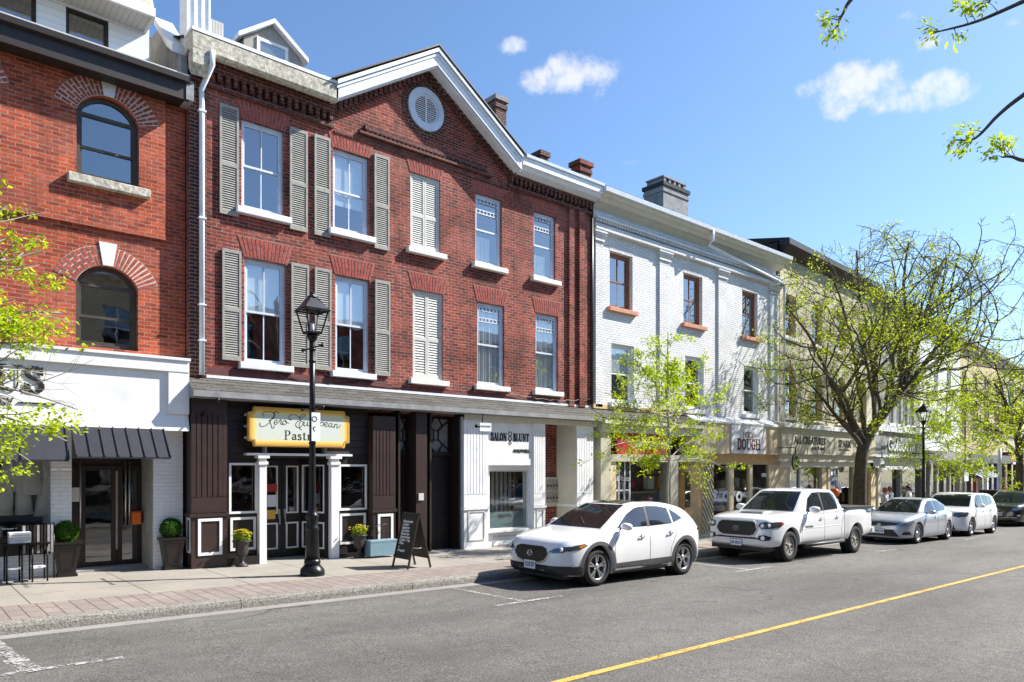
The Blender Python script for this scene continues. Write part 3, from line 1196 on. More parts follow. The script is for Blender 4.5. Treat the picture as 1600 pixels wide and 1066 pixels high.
# dormer on the roof behind the left cornice
VD = 15.7
d0, d1 = U(381, VD), U(468, VD)
dm = (d0 + d1) / 2
zt = Z(432, 36, VD)
zw = Z(382, 58, VD)
b = MB().box(d0, d1, VD, VD + 1.8, 10.2, zw)
b.prism([(d0, zw), (d1, zw), (dm, zt - .12)], VD, VD + 1.8)
dorm = b.build('dormer', MT['shutter_grey'], red)
b = MB()
for p, q in (((d0 - .16, zw - .10), (dm, zt - .10)), ((d1 + .16, zw - .10), (dm, zt - .10))):
    b.prism([p, q, (q[0], q[1] + .10), (p[0], p[1] + .10)], VD - .14, VD + 1.7)
b.build('dormer_roof', MT['white_trim'], dorm)
b = MB()
zf = zw + .12
ring(b, rect(d0 + .28, d1 - .28, zf - .8, zf), .07, VD - .03, VD + .02)
fixn(b.build('window', MT['white_trim'], dorm))
MB().box(d0 + .34, d1 - .34, VD - .012, VD - .004, zf - .74, zf - .06).build('pane', MT['glass'], dorm)

chimney(red, U(775, 17.2), 17.2, 10.5, Z(775, 163, 17.2), .42, .5, 'brick_dark')
chimney(red, U(908, 15.9), 15.9, 10.3, Z(908, 262, 15.9), .5, .4, 'brick_red', cap='brick_red')
chimney(red, U(845, 15.9), 15.9, 10.3, Z(845, 247, 15.9), .3, .3, 'brick_dark', cap='brick_dark')

downspout(red, [(4.78, V_C - .03, 10.05), (4.78, V_C - .04, 9.78), (4.70, VR - .12, 9.42), (4.72, VR - .09, 9.2), (4.72, VR - .09, 3.84)], .052)
for z in (9.0, 6.9, 5.2, 4.5):
    MB().box(4.65, 4.79, VR - .15, VR, z, z + .03).build('pipe_bracket', MT['gutter_white'], red)
downspout(red, [(15.98, VR - .06, 10.0), (15.98, VR - .06, 3.9)], .045, 'brown_paint')
# drooping cables above the shingled hood
for k, (a, c, s_) in enumerate(((6.2, 8.4, .16), (8.0, 9.9, .12), (9.9, 12.9, .1), (12.5, 15.9, .12), (9.6, 12.2, .05))):
    pts = []
    for i in range(15):
        t = i / 14
        pts.append((a + (c - a) * t, VR - .05 - .02 * (k % 2), 4.05 + .05 * (k % 3) - s_ * 4 * t * (1 - t) + .02 * math.sin(i * 3 + k)))
    MB().tube(pts, .009, 5).build('cable', MT['metal_black'], red)

# ---- shingled hood over the shopfronts
VH = 14.28
sh = NB('shingle')
br = sh.n('ShaderNodeTexBrick')
br.offset = .5
br.inputs['Brick Width'].default_value = .30
br.inputs['Row Height'].default_value = .135
br.inputs['Mortar Size'].default_value = .008
br.inputs['Scale'].default_value = 1
br.inputs['Color1'].default_value = (.105, .098, .088, 1)
br.inputs['Color2'].default_value = (.06, .056, .05, 1)
br.inputs['Mortar'].default_value = (.04, .036, .03, 1)
sh.L(sh.tc.outputs['UV'], br.inputs['Vector'])
sh.col(sh.mix(br.outputs['Color'], sh.ramp(sh.noise(50, 3, .7), [(.3, (.6,) * 3), (.7, (1.35,) * 3)]), 1.0, 'MULTIPLY'))
sh.set(Roughness=.95)
sh.bump(nmath('SUBTRACT', 1.0, br.outputs['Fac'], sh.t), .01, .8)
MT['shingle'] = sh.m
hb0, hb1 = 4.42, 15.93
b = MB()
rows = 4
zt_, zb_ = 3.80, 3.50
for i in range(rows):
    ya, yb = VR - (VR - VH) * i / rows, VR - (VR - VH) * (i + 1) / rows
    za, zb = zt_ - (zt_ - zb_) * i / rows, zt_ - (zt_ - zb_) * (i + 1) / rows
    b.mesh([(hb0, yb, zb + .014), (hb1, yb, zb + .014), (hb1, ya, za + .002), (hb0, ya, za + .002), (hb0, yb, zb), (hb1, yb, zb)], [(0, 1, 2, 3), (4, 5, 1, 0)])
hood = b.build('shingle_hood', MT['shingle'], red)
for li, l in enumerate(hood.data.uv_layers[0].data):
    v = hood.data.vertices[hood.data.loops[li].vertex_index].co
    l.uv = (v.x, -v.y * 1.2)
b = MB()
b.prismx([(VH + .0, 3.50), (VH, 3.38), (VH + .03, 3.38), (VH + .03, 3.36), (VR, 3.36), (VR, 3.79)], hb0 + .01, hb1 - .01)
b.build('fascia', MT['cement_grey'], red)
MB().box(hb0, hb1, VR - .045, VR, 3.80, 3.86).build('flashing', MT['white_trim'], red)
MB().box(4.5, 8.9, VR - .03, VR + .01, 3.86, 4.02).build('fascia', MT['maroon'], red)
MB().box(8.9, 15.9, VR - .026, VR + .01, 3.86, 3.95).build('fascia', MT['maroon'], red)

# ---- shopfronts
VS = 14.5


def g0(u):
    return sw(u) - .06


def vz(px, py):
    return Z(px, py, VS)


def fluted(root, a, c, z0, z1, y, m_, n=5, name='pilaster', depth=.35):
    """boxed pilaster with real vertical grooves, ledge and framed foot"""
    b = MB()
    zl = sw(a) + 1.05
    b.box(a, c, y + .02, y + depth, z0, z1)
    w_ = (c - a)
    b.box(a, c, y, y + .02, zl + .32, zl + .02)
    b.box(a, a + w_ * .12, y, y + .02, zl + .33, z1)
    b.box(c - w_ * .12, c, y, y + .02, zl + .33, z1)
    gw = w_ * .76 / n
    for i in range(n):
        x = a + w_ * .12 + i * gw
        b.box(x + .018, x + gw - .004, y + .001, y + .0205, zl + .33, z1 - .30)
    b.box(a + w_ * .12, c - w_ * .12, y + .001, y + .0205, z1 - .30, z1)
    b.box(a, c, y, y + .02, z0, zl - .06)
    o = b.build(name, MT[m_], root)
    MB().box(a - .03, c + .03, y - .03, y + depth, zl - .06, zl + .01).build('ledge', MT[m_], o)
    return o


# pastry shop: left pilaster
p1a, p1c = U(299, VS), U(355, VS)
P = fluted(red, p1a, p1c, g0(p1a), 3.36, VS, 'brown_paint', 5)
fb = MB()
panel_frame(fb, U(309, VS), U(347, VS), Z(309, 869, VS), Z(309, 811, VS), VS, .055, .02)
fixn(fb.build('panel_moulding', MT['white_paint'], P))
fb = MB()
yb = VS + .05
ring(fb, rect(0, .01, 0, .01), .001, 0, 0) if False else None
for (ya, yc, za, zc) in ((VS + .05, VS + .09, .32, 1.0), (VS + .24, VS + .28, .32, 1.0), (VS + .09, VS + .24, .32, .36), (VS + .09, VS + .24, .96, 1.0)):
    fb.box(p1a - .015, p1a, ya, yc, za + sw(p1a) - .02, zc + sw(p1a) - .02)
fb.build('panel_moulding', MT['white_paint'], P)
# second pilaster
p2a, p2c = U(583, VS), U(618, VS)
P = fluted(red, p2a, p2c, g0(p2a), 3.2, VS, 'brown_paint', 5)
fb = MB()
panel_frame(fb, U(590, VS), U(614, VS), sw(p2a) + .12, sw(p2a) + .95, VS, .06, .02)
fixn(fb.build('panel_moulding', MT['white_paint'], P))
# shop wall set back between them, with openings
VW = 14.72
wa, wc = p1c, p2a
w1 = (U(361, VW), U(398, VW), Z(380, 799, VW), Z(380, 727, VW))
w2 = (U(532, VW), U(570, VW), Z(550, 794, VW), Z(550, 729, VW))
col1, col2 = (U(404, VW - .1), U(415, VW - .1)), (U(516, VW - .1), U(528, VW - .1))
dz1 = Z(460, 716, VW)
b = MB().plate([(wa, g0(wa)), (col1[0], g0(wa)), (col1[0], dz1), (col2[1], dz1), (col2[1], g0(wa)), (wc, g0(wa)), (wc, 3.36), (wa, 3.36)],
               [rect(w1[0], w1[1], w1[2], w1[3]), rect(w2[0], w2[1], w2[2], w2[3])], VW, .1)
shopw = b.build('shop_wall', MT['black_paint'], red)
b = MB()
for k in range(7):                        # lapped boards above the doors
    z = dz1 + .1 + k * .16
    b.prismx([(VW - .022, z), (VW, z), (VW, z + .15), (VW - .004, z + .15)], wa + .01, wc - .01)
b.build('weatherboard', MT['dark_wood'], shopw)
for (a, c, z0, z1) in (w1, w2):
    b = MB()
    ring(b, inset(rect(a, c, z0, z1), -.045), .045, VW - .02, VW + .01)
    f = fixn(b.build('window', MT['white_paint'], red))
    MB().box(a, c, VW + .05, VW + .056, z0, z1).build('pane', MT['glass_shop'], f)
    b = MB()
    ring(b, rect(a - .02, c + .02, sw(a) + .28, z0 - .12), .05, VW - .02, VW + .002)
    fixn(b.build('panel_moulding', MT['white_paint'], f))
MB().box(wa, col1[0] - .02, VW - .18, VW - .001, g0(wa), sw(wa) + .16).build('plinth', MT['black_paint'], red)
MB().box(col2[1], wc, VW - .12, VW - .001, g0(wc), sw(wc) + .1).build('plinth', MT['black_paint'], red)
for a, c in (col1, col2):
    b = MB()
    b.box(a, c, VW - .16, VW - .02, g0(a), dz1 + .02)
    b.box(a - .025, c + .025, VW - .185, VW - .005, dz1 - .14, dz1 - .08)
    b.box(a - .045, c + .045, VW - .205, VW + .0, dz1 - .01, dz1 + .045)
    b.build('column', MT['white_paint'], red)
MB().box(U(385, VW - .15), U(549, VW - .15), VW - .20, VW - .001, dz1 + .048, dz1 + .095).build('lintel', MT['white_paint'], red)
# recessed entrance: a pair of doors and splayed glazed sides
VDo = 15.55
da, dc = col1[1] + .25, col2[0] - .25
MB().box(wa, wc, VDo + 1.6, VDo + 1.65, 0, 3.4).box(wa, wc, VW + .1, VDo + 1.6, dz1 + .12, dz1 + .16).build('room_wall', MT['interior'], red)
MB().box(col1[0] + .02, col2[1] - .02, VW + .1, VDo + .05, dz1, dz1 + .05).build('entrance_ceiling', MT['black_paint'], red)


def glazed_leaf(root, p, q, z0, z1, name='door', fm='black_paint', line='white_paint', rail=.38, handle=True, items=None):
    """timber leaf from plan point p to q with an upper light and a lower panel, each with a white moulding"""
    p, q = Vector(p), Vector(q)
    d = (q - p)
    L_ = d.length
    d.normalize()
    n_ = Vector((d.y, -d.x))
    fr = lambda x, z, o: (p.x + d.x * x + n_.x * o, p.y + d.y * x + n_.y * o, z)
    b, lb, gb = MB(), MB(), MB()
    def bx(B, x0, x1, za, zb, o0, o1):
        B.hexa([fr(x0, za, o1), fr(x1, za, o1), fr(x1, za, o0), fr(x0, za, o0), fr(x0, zb, o1), fr(x1, zb, o1), fr(x1, zb, o0), fr(x0, zb, o0)])
    hgt = z1 - z0
    zr = z0 + hgt * rail
    s = .09
    bx(b, 0, s, z0, z1, 0, .05)
    bx(b, L_ - s, L_, z0, z1, 0, .05)
    bx(b, s, L_ - s, z1 - .14, z1, 0, .05)
    bx(b, s, L_ - s, zr - .02, zr + .14, 0, .05)
    bx(b, s, L_ - s, z0, zr - .02, 0, .03)
    bx(gb, s, L_ - s, zr + .14, z1 - .14, .015, .022)
    for za, zb in ((zr + .14, z1 - .14), (z0 + .18, zr - .06)):
        x0, x1 = s, L_ - s
        t = .032
        bx(lb, x0, x1, za, za + t, .03, .062)
        bx(lb, x0, x1, zb - t, zb, .03, .062)
        bx(lb, x0, x0 + t, za + t, zb - t, .03, .062)
        bx(lb, x1 - t, x1, za + t, zb - t, .03, .062)
    o = b.build(name, MT[fm], root)
    lb.build('panel_moulding', MT[line], o)
    gb.build('pane', MT['glass_shop'], o)
    if handle:
        hb = MB()
        hx = L_ - .06 if handle == 1 else .06
        bx(hb, hx - .02, hx + .02, zr + .02, zr + .24, .05, .065)
        bx(hb, hx - .012, hx + .012, zr - .1, zr + .1, .09, .105)
        hb.build('handle', MT['steel'], o)
    return o


zg = sw(6.5)
xm = (da + dc) / 2
glazed_leaf(red, (da, VDo), (xm - .005, VDo), zg, dz1 - .02, handle=1)
glazed_leaf(red, (xm + .005, VDo), (dc, VDo), zg, dz1 - .02, handle=2)
glazed_leaf(red, (col1[1] - .02, VW), (da, VDo), zg, dz1, name='side_light', handle=0)
glazed_leaf(red, (dc, VDo), (col2[0] + .02, VW), zg, dz1, name='side_light', handle=0)
# notices taped inside the left door
nb = MB().box(da + .12, da + .36, VDo - .07, VDo - .065, zg + 1.45, zg + 1.62)
nb.build('notice', MT['red_paint'], red)
nb = MB().box(da + .14, da + .34, VDo - .07, VDo - .065, zg + 1.12, zg + 1.38)
nb.build('notice', MT['plate_white'], red)
nb = MB().box(da + .12, da + .32, VDo - .07, VDo - .065, zg + .85, zg + 1.05)
nb.build('notice', MT['gold'], red)

# two flat-entrance doorways with traceried transoms and a brown post between
for k, (pa, pc, yy) in enumerate(((619, 649, VW + .25), (668, 711, VW + .25))):
    a, c = U(pa, VS + .2), U(pc, VS + .3)
    b = MB()
    b.box(a, c, yy + .06, yy + .1, g0(a), 3.36)
    b.box(a, a + .05, VS + .1, yy + .06, g0(a), 3.36)
    b.box(c - .03, c, VS + .1, yy + .06, g0(a), 3.36)
    zr = Z((pa + pc) / 2, 706, yy)
    zt2 = Z((pa + pc) / 2, 655, yy)
    b.box(a, c, yy - .05, yy + .06, zr - .1, zr)
    dr = b.build('door_frame', MT['dark_wood'], red)
    b = MB()
    b.box(a + .08, c - .06, yy + .02, yy + .058, sw(a), zr - .1)
    for (z0, z1) in ((.2, .85), (1.0, 1.95)):
        for xa, xc in ((.08, .48), (.54, .94)):
            x0, x1 = a + .08 + (c - a - .14) * xa, a + .08 + (c - a - .14) * xc
            b.box(x0, x1, yy + .008, yy + .021, sw(a) + z0, sw(a) + z1)
    d_ = b.build('door', MT['black_paint'], red)
    add_bevel(d_, .006, 1)
    hb = MB().box(a + .14, a + .2, yy - .01, yy + .02, sw(a) + .95, sw(a) + 1.2).tube([(a + .17, yy - .06, sw(a) + 1.02), (a + .28, yy - .06, sw(a) + 1.02)], .012, 6)
    hb.build('handle', MT['steel'], d_)
    tb = MB()
    x0, x1 = a + .1, c - .08
    xm_, zm_ = (x0 + x1) / 2, (zr + zt2) / 2
    hw_, hh_ = (x1 - x0) / 2, (zt2 - zr) / 2
    for sx in (-1, 1):
        for sz in (-1, 1):
            tb.bar((xm_ + sx * .07, yy + .03, zm_ + sz * .12), (xm_ + sx * hw_ * .55, yy + .03, zm_ + sz * hh_ * .55), .03)
            tb.bar((xm_ + sx * hw_ * .55, yy + .034, zm_ + sz * hh_ * .55), (xm_ + sx * hw_, yy + .034, zm_ + sz * hh_ * .85), .03)
            tb.bar((xm_ + sx * hw_ * .55, yy + .026, zm_ + sz * hh_ * .55), (xm_ + sx * hw_ * .2, yy + .026, zm_ + sz * hh_), .028)
        tb.bar((xm_ + sx * .07, yy + .037, zm_ - .12), (xm_ + sx * .07, yy + .037, zm_ + .12), .028)
    tb.bar((xm_ - .07, yy + .04, zm_ - .12), (xm_ + .07, yy + .04, zm_ - .12), .028)
    tb.bar((xm_ - .07, yy + .04, zm_ + .12), (xm_ + .07, yy + .04, zm_ + .12), .028)
    t_ = tb.build('transom', MT['dark_wood'], red)
    MB().box(x0, x1, yy + .05, yy + .058, zr, zt2).build('pane', MT['cement_grey'], t_)
a, c = U(651, VS), U(668, VS)
MB().box(a, c, VS + .02, VW + .3, g0(a), 3.36).build('post', MT['brown_paint'], red)
b = MB().box(a + .06, a + .2, VS - .01, VS + .02, sw(a) + 1.25, sw(a) + 1.42)
b.build('intercom', MT['shutter_cream'], red)
MB().box(p2c, U(712, VS), VW + .36, VW + .5, g0(9), 3.4).build('shop_wall', MT['dark_wood'], red)

# hair salon: white pilasters, sign board, window
s1a, s1c = U(725, VS), U(763, VS)
P = fluted(red, s1a, s1c, g0(s1a), 3.36, VS, 'white_paint', 6, depth=.42)
fb = MB()
panel_frame(fb, U(731, VS), U(757, VS), sw(s1a) + .2, sw(s1a) + .95, VS, .03, .014)
fixn(fb.build('panel_moulding', MT['shutter_cream'], P))
s2a, s2c = U(834.5, VS), U(852, VS)
P = fluted(red, s2a, s2c, g0(s2a), 3.36, VS, 'white_paint', 4, depth=.80)
fb = MB()
panel_frame(fb, U(838, VS), U(849, VS), sw(s2a) + .2, sw(s2a) + .95, VS, .025, .014)
fixn(fb.build('panel_moulding', MT['shutter_cream'], P))
VWs = VS + .16
ga = (U(765, VWs), U(826, VWs), Z(790, 827, VWs), Z(790, 735, VWs))
b = MB().plate(rect(s1c - .01, s2a + .01, g0(s1a), 3.36), [rect(*ga)], VWs, .25)
b.build('shop_wall', MT['white_paint'], red)
b = MB().box(s1c, s2a, VWs - .1, VWs + .001, Z(790, 727, VWs), 3.36)
b.box(s1c, s2a, VWs - .12, VWs - .1, Z(790, 727, VWs), Z(790, 717, VWs))
b.build('sign_board', MT['white_paint'], red)
b = MB()
ring(b, rect(*ga), .035, VWs + .04, VWs + .1)
f = fixn(b.build('window', MT['shutter_cream'], red))
MB().box(ga[0] + .03, ga[1] - .03, VWs + .065, VWs + .072, ga[2] + .03, ga[3] - .03).build('pane', MT['glass_shop'], f)
fr_ = NB('frosted_film')
fr_.col((.25, .36, .37))
fr_.b.inputs['Alpha'].default_value = .75
fr_.set(Roughness=.5)
MT['frosted_film'] = fr_.m
MB().box(ga[0] + .035, ga[1] - .035, VWs + .074, VWs + .077, ga[2] + .03, Z(790, 800, VWs)).build('privacy_film', MT['frosted_film'], f)
MB().box(s1c - .02, s2a, VWs - .10, VWs + .02, ga[2] - .06, ga[2] + .004).build('window_sill', MT['white_paint'], red)
b = MB()
panel_frame(b, U(770, VWs), U(806, VWs), ga[2] - .42, ga[2] - .16, VWs, .03, .012)
fixn(b.build('panel_moulding', MT['shutter_cream'], red))
MB().box(s1c, s2a, VWs + 2.4, VWs + 2.45, 0, 3.3).box(s1c - .02, s1c, VWs + .3, VWs + 2.4, 0, 3.3).box(s2a, s2a + .02, VWs + .3, VWs + 2.4, 0, 3.3).box(
    s1c, s2a, VWs + .3, VWs + 2.4, 3.0, 3.05).build('room_wall', MT['olive_panel'], red)
# hanging strips of a blind inside
b = MB()
for i in range(5):
    x = ga[0] + .55 + i * .17
    b.box(x, x + .10, VWs + .6 + .02 * i, VWs + .604 + .02 * i, ga[2], ga[3])
b.build('blind', MT['shutter_cream'], red)

# side passage with brick wall and mailboxes, last pier
VA = 15.35
e_a, e_c = s2c, U(902, VS)
MB().box(e_a - .6, e_c + .4, VA, VA + .06, g0(e_a), 3.5).build('passage_wall', MT['brick_red'], red)
mb_ = thing('mailbox_bank', 'block of eight beige mailboxes on the brick wall beside the salon', 'mailbox', (U(853, VA) + .0, VA, Z(860, 785, VA)))
x0, x1 = U(853, VA - .08), U(872, VA - .08)
z0, z1 = Z(860, 786, VA), Z(860, 748, VA)
MB().box(x0 - .05, x1 + .05, VA - .07, VA - .002, z0 - .1, z1 + .04).build('mailbox_frame', MT['olive_panel'], mb_)
for i in range(4):
    for j in range(2):
        xa = x0 + (x1 - x0) * i / 4
        zz = z0 + (z1 - z0) * j / 2
        dd = MB().box(xa + .012, xa + (x1 - x0) / 4 - .012, VA - .088, VA - .07, zz + .015, zz + (z1 - z0) / 2 - .015).build('mailbox_door', MT['shutter_grey'], mb_)
        MB().box(xa + .03, xa + (x1 - x0) / 4 - .03, VA - .0905, VA - .088, zz + .12, zz + .19).build('name_slot', MT['plastic_black'], dd)
P = fluted(red, e_c, U(927, VS), g0(e_c), 3.3, VS, 'white_paint', 5, depth=VA - VS)
MB().box(e_c - .012, e_c - .001, VS + .03, VA - .01, sw(e_c), 3.28).build('pier_lining', MT['beige_panel'], red)
MB().box(s1a, U(927, VS), VS + .0, VA, 3.30, 3.358).build('soffit', MT['beige_panel'], red)
MB().box(s1a, hb1 - .02, VS - .03, VS + .03, 3.22, 3.357).build('frieze', MT['beige_panel'], red)
mat('sash_brown', (.06, .048, .036), .5, var=.3)
# ================================================================== ORANGE BRICK SHOP AT THE LEFT
VL = 14.95
lb = thing('brick_building', 'orange-red brick building at the left edge with arched windows and a white shop fascia', 'building', (4.48, VL, 0))
l0, l1 = -7.0, 4.48


def LU(px):
    return U(px, VL)


def LZ(px, py):
    return Z(px, py, VL)


wx0, wx1 = LU(118.5), LU(216)
wm = (wx0 + wx1) / 2
z3b, z3s, z3t = LZ(118, 275), LZ(119, 172), LZ(165, 153)
z2b, z2s, z2t = LZ(120, 540), LZ(119, 439), LZ(164, 415)
OFF = -2.37
h3 = [arch_loop(wx0 + OFF * k, wx1 + OFF * k, z3b, z3s, z3t) for k in range(4)]
h2 = [arch_loop(wx0 + OFF * k, wx1 + OFF * k, z2b, z2s, z2t) for k in range(4)]
zb_ = LZ(128, 352) + .0
b = MB().plate(rect(l0, l1, 3.9, 9.6), h2 + h3, VL, .2)
b.plate(rect(l0, LU(257), zb_, 9.58), h3, VL - .07, .07)
b.face([(l0, VL - .07, zb_), (LU(257), VL - .07, zb_), (LU(257), VL, zb_), (l0, VL, zb_)][::-1])
b.face([(LU(257), VL - .07, zb_), (LU(257), VL, zb_), (LU(257), VL, 9.58), (LU(257), VL - .07, 9.58)])
b.build('wall', MT['brick_orange'], lb)
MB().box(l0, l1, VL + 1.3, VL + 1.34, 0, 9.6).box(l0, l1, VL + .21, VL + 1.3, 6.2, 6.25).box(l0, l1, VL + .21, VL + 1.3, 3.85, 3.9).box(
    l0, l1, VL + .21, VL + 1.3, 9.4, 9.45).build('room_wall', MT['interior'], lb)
for k in range(2):
    for (zb, zs, zt, y, nm) in ((z3b, z3s, z3t, VL - .07, 3), (z2b, z2s, z2t, VL, 2)):
        a, c = wx0 + OFF * k, wx1 + OFF * k
        window(lb, a, c, zb, zt, y, fm='sash_brown', arch=zs, fw=.075, muntin=False, depth=.22, meet=.46, glass='glass')
        round_arch(lb, wm + OFF * k, zs, (wx1 - wx0) / 2, zt - zs, .36, y, n=22, m_='voussoir' if nm == 3 else 'voussoir_orange', seed=nm)
        if nm == 3:
            sb = MB().box(a - .15, c + .17, y - .12, y + .12, zb - .16, zb + .003)
            add_bevel(sb.build('window_sill', MT['rough_stone'], lb), .015)
# eave: dark fascia, gutter, white trim, sided attic storey behind
VE = 14.5
ze = Z(150, 70, VE)
zf0, zf1 = Z(0, 64, VE), Z(0, 24, VE)
b = MB().box(l0, 4.42, VE, VE + .05, zf0, zf1).box(l0, 4.42, VE + .05, VL, zf0 + .02, zf0 + .06)
b.build('eave_fascia', MT['eave_dark'], lb)
b = MB().prismx([(VE - .09, zf1 - .10), (VE - .10, zf1 + .0), (VE - .08, zf1 + .0), (VE - .02, zf1 - .07), (VE, zf1 - .07), (VE, zf1 - .12)], l0, 4.42)
b.build('gutter', MT['eave_dark'], lb)
MB().box(l0, 4.40, VE - .085, VE + .3, zf1 + .001, zf1 + .03).build('gutter_edge', MT['shutter_cream'], lb)
VAt = 15.0
zA = zf1 + .03
zAt = Z(175, 32, VAt)
awin = [(U(-40, VAt), U(57, VAt)), (U(103, VAt), U(170, VAt))]
b = MB().plate(rect(l0, U(233, VAt), zA - .02, zAt + .3), [rect(a, c, zA + .05, zAt - .02) for a, c in awin], VAt, .1)
sid = NB('siding')
wv = sid.n('ShaderNodeTexWave', wave_type='BANDS', bands_direction='Y', wave_profile='SAW')
wv.inputs['Scale'].default_value = 2.6
sid.L(sid.tc.outputs['UV'], wv.inputs['Vector'])
sid.col(sid.ramp(wv.outputs['Fac'], [(0, (.30, .32, .36)), (.06, (.74, .78, .84)), (1, (.78, .82, .88))]))
sid.set(Roughness=.5)
sid.bump(wv.outputs['Fac'], .01, .8)
MT['siding'] = sid.m
b.build('attic_wall', MT['siding'], lb)
for a, c in awin:
    window(lb, a, c, zA + .05, zAt - .02, VAt, fm='eave_dark', style='plain', fw=.06, depth=.1)
MB().box(l0, U(233, VAt), VAt + .4, VAt + .42, zA, zAt).build('room_wall', MT['interior'], lb)
# overhanging boarded soffit of the attic roof
VSo = 14.35
zso = Z(204, 13, VSo)
x1s = U(241, VSo)
so_m = NB('soffit_board')
wv = so_m.n('ShaderNodeTexWave', wave_type='BANDS', bands_direction='X', wave_profile='SAW')
wv.inputs['Scale'].default_value = 3.2
so_m.L(so_m.tc.outputs['Object'], wv.inputs['Vector'])
so_m.col(so_m.ramp(wv.outputs['Fac'], [(0, (.10, .10, .10)), (.1, (.46, .46, .45)), (1, (.52, .52, .50))]))
MT['soffit_board'] = so_m.m
MB().box(l0, x1s, VSo + .04, VAt, zAt - .0, zAt + .05).build('soffit', MT['soffit_board'], lb)
b = MB().box(l0, x1s + .02, VSo - .02, VSo + .04, zAt - .02, zAt + .14).box(x1s - .02, x1s + .03, VSo + .04, VAt + 1, zAt - .02, zAt + .14)
b.build('roof_trim', MT['white_trim'], lb)
MB().prismx([(VSo - .0, zAt + .14), (VAt + .1, zAt + 1.6), (VAt + 3, zAt + 1.6), (VAt + 3, zAt + .14)], l0, x1s).build('roof', MT['rough_stone'], lb)
# rendered party wall with metal coping, white boxed flue
b = MB().prismx([(14.75, 9.5), (14.85, 10.05), (15.3, 10.35), (16.2, 11.2), (17.5, 11.4), (17.5, 9.5)], 4.36, 4.48)
b.build('party_wall', MT['cement_grey'], lb)
b = MB()
for (p, q) in (((14.95, 10.12), (15.35, 10.40)), ((15.35, 10.40), (16.2, 11.22))):
    b.prismx([(p[0], p[1]), (q[0], q[1]), (q[0], q[1] + .16), (p[0], p[1] + .16)], 4.24, 4.60)
b.build('coping', MT['gutter_white'], lb)
VF = 15.0
fa, fc = U(293, VF), U(327, VF)
zb0 = 10.3
b = MB().box(fa, fc, VF, VF + .5, zb0, 12.2)
fl = b.build('flue_box', MT['siding_white'], lb)
b = MB()
for i in range(4):
    x = fa + (fc - fa) * i / 3
    b.box(x - .02, x + .02, VF - .03, VF, zb0, 12.0)
b.build('rib', MT['gutter_white'], fl)
b = MB()
fa2, fc2 = U(327, VF), U(349, VF)
for i in range(9):
    x = fa2 + (fc2 - fa2) * i / 9
    b.box(x, x + (fc2 - fa2) / 14, VF - .015, VF + .3, zb0, Z(335, 32, VF))
b.box(fa2, fc2, VF, VF + .3, zb0, Z(335, 32, VF) - .004)
b.build('vent_grille', MT['shutter_cream'], fl)
# brackets at the end of both eaves
MB().box(4.36, 4.50, VE - .02, VL - .05, 9.05, 9.42).build('bracket', MT['cement_grey'], lb)
MB().prismx([(V_C - .02, 10.0), (V_C - .02, 9.72), (V_C + .12, 9.55), (V_C + .25, 9.72), (V_C + .25, 10.0)], 4.43, 4.72).build('bracket', MT['rough_stone'], red)

# ---- shopfront
VB = 14.60
zb0, zb1 = 2.72, 4.08
b = MB().box(l0, 4.40, VB, VL - .001, zb0 + .30, zb1 - .01)
b.prismx([(VB - .08, zb0), (VB, zb0 + .32), (VL, zb0 + .32), (VL, zb0)], l0, 4.43)
b.box(l0, 4.43, VB - .07, VL - .002, zb1 - .24, zb1 - .02)
b.box(l0, 4.45, VB - .10, VL - .001, zb1 - .02, zb1 + .03)
b.box(4.06, 4.43, VB - .06, VB - .001, zb0 + .32, zb1 - .24)
b.build('fascia', MT['white_paint'], lb)
# dark standing-seam awning
def awning(root, a, c, yt, zt, yb, zb, ribs, name='awning', m_='roof_metal'):
    b = MB()
    b.mesh([(a, yb, zb), (c, yb, zb), (c, yt, zt), (a, yt, zt), (a, yb, zb - .03), (c, yb, zb - .03), (c, yt, zb - .03), (a, yt, zb - .03)],
           [(0, 1, 2, 3), (4, 5, 1, 0), (1, 5, 6, 2), (4, 0, 3, 7)])
    o = b.build(name, MT[m_], root)
    r_ = MB()
    for i in range(ribs + 1):
        x = a + (c - a) * i / ribs
        r_.bar((x, yb - .005, zb + .012), (x, yt, zt + .012), .02, .03)
    r_.build('seam', MT[m_], o)
    return o


yb_ = 14.05
aw = awning(lb, U(120, yb_), U(267, yb_), VB - .09, 2.74, yb_, Z(190, 714, yb_), 7)
awning(lb, -3, U(112, yb_) - .02, VB - .09, 2.74, yb_ + .1, Z(40, 718, yb_ + .1), 8)
# painted brick piers, door recess, show window
V1 = VL - .12
p1 = (U(80, V1), U(112, V1))
p2 = (U(240, V1), U(291, V1))
MB().box(p1[0], p1[1], V1, V1 + .9, sw(2) - .05, 2.75).build('pier', MT['brick_paint'], lb)
MB().box(p2[0], 4.40, V1, V1 + 1.1, sw(4) - .05, 2.75).build('pier', MT['brick_paint'], lb)
MB().box(p2[0] - .02, p2[0] + .0, V1 + .05, V1 + 1.1, sw(4), 2.6).build('door_jamb', MT['shutter_grey'], lb)
MB().box(l0, p1[0], V1 + .02, V1 + .2, sw(2) - .05, Z(40, 868, V1)).build('stall_riser', MT['brick_paint'], lb)
b = MB().box(l0, p1[0], V1 + .04, V1 + .1, Z(40, 868, V1), Z(40, 838, V1))
b.box(l0, p1[0], V1 + .04, V1 + .12, 2.55, 2.75)
b.build('window_frame', MT['dark_wood'], lb)
MB().box(l0, p1[0], V1 + .07, V1 + .075, Z(40, 838, V1), 2.55).build('shop_window', MT['glass_shop'], lb)
MB().box(l0, 4.4, V1 + 2.2, V1 + 2.25, 0, 2.8).box(l0, 4.4, V1 + .15, V1 + 2.2, 2.62, 2.7).build('room_wall', MT['dark_wood'], lb)
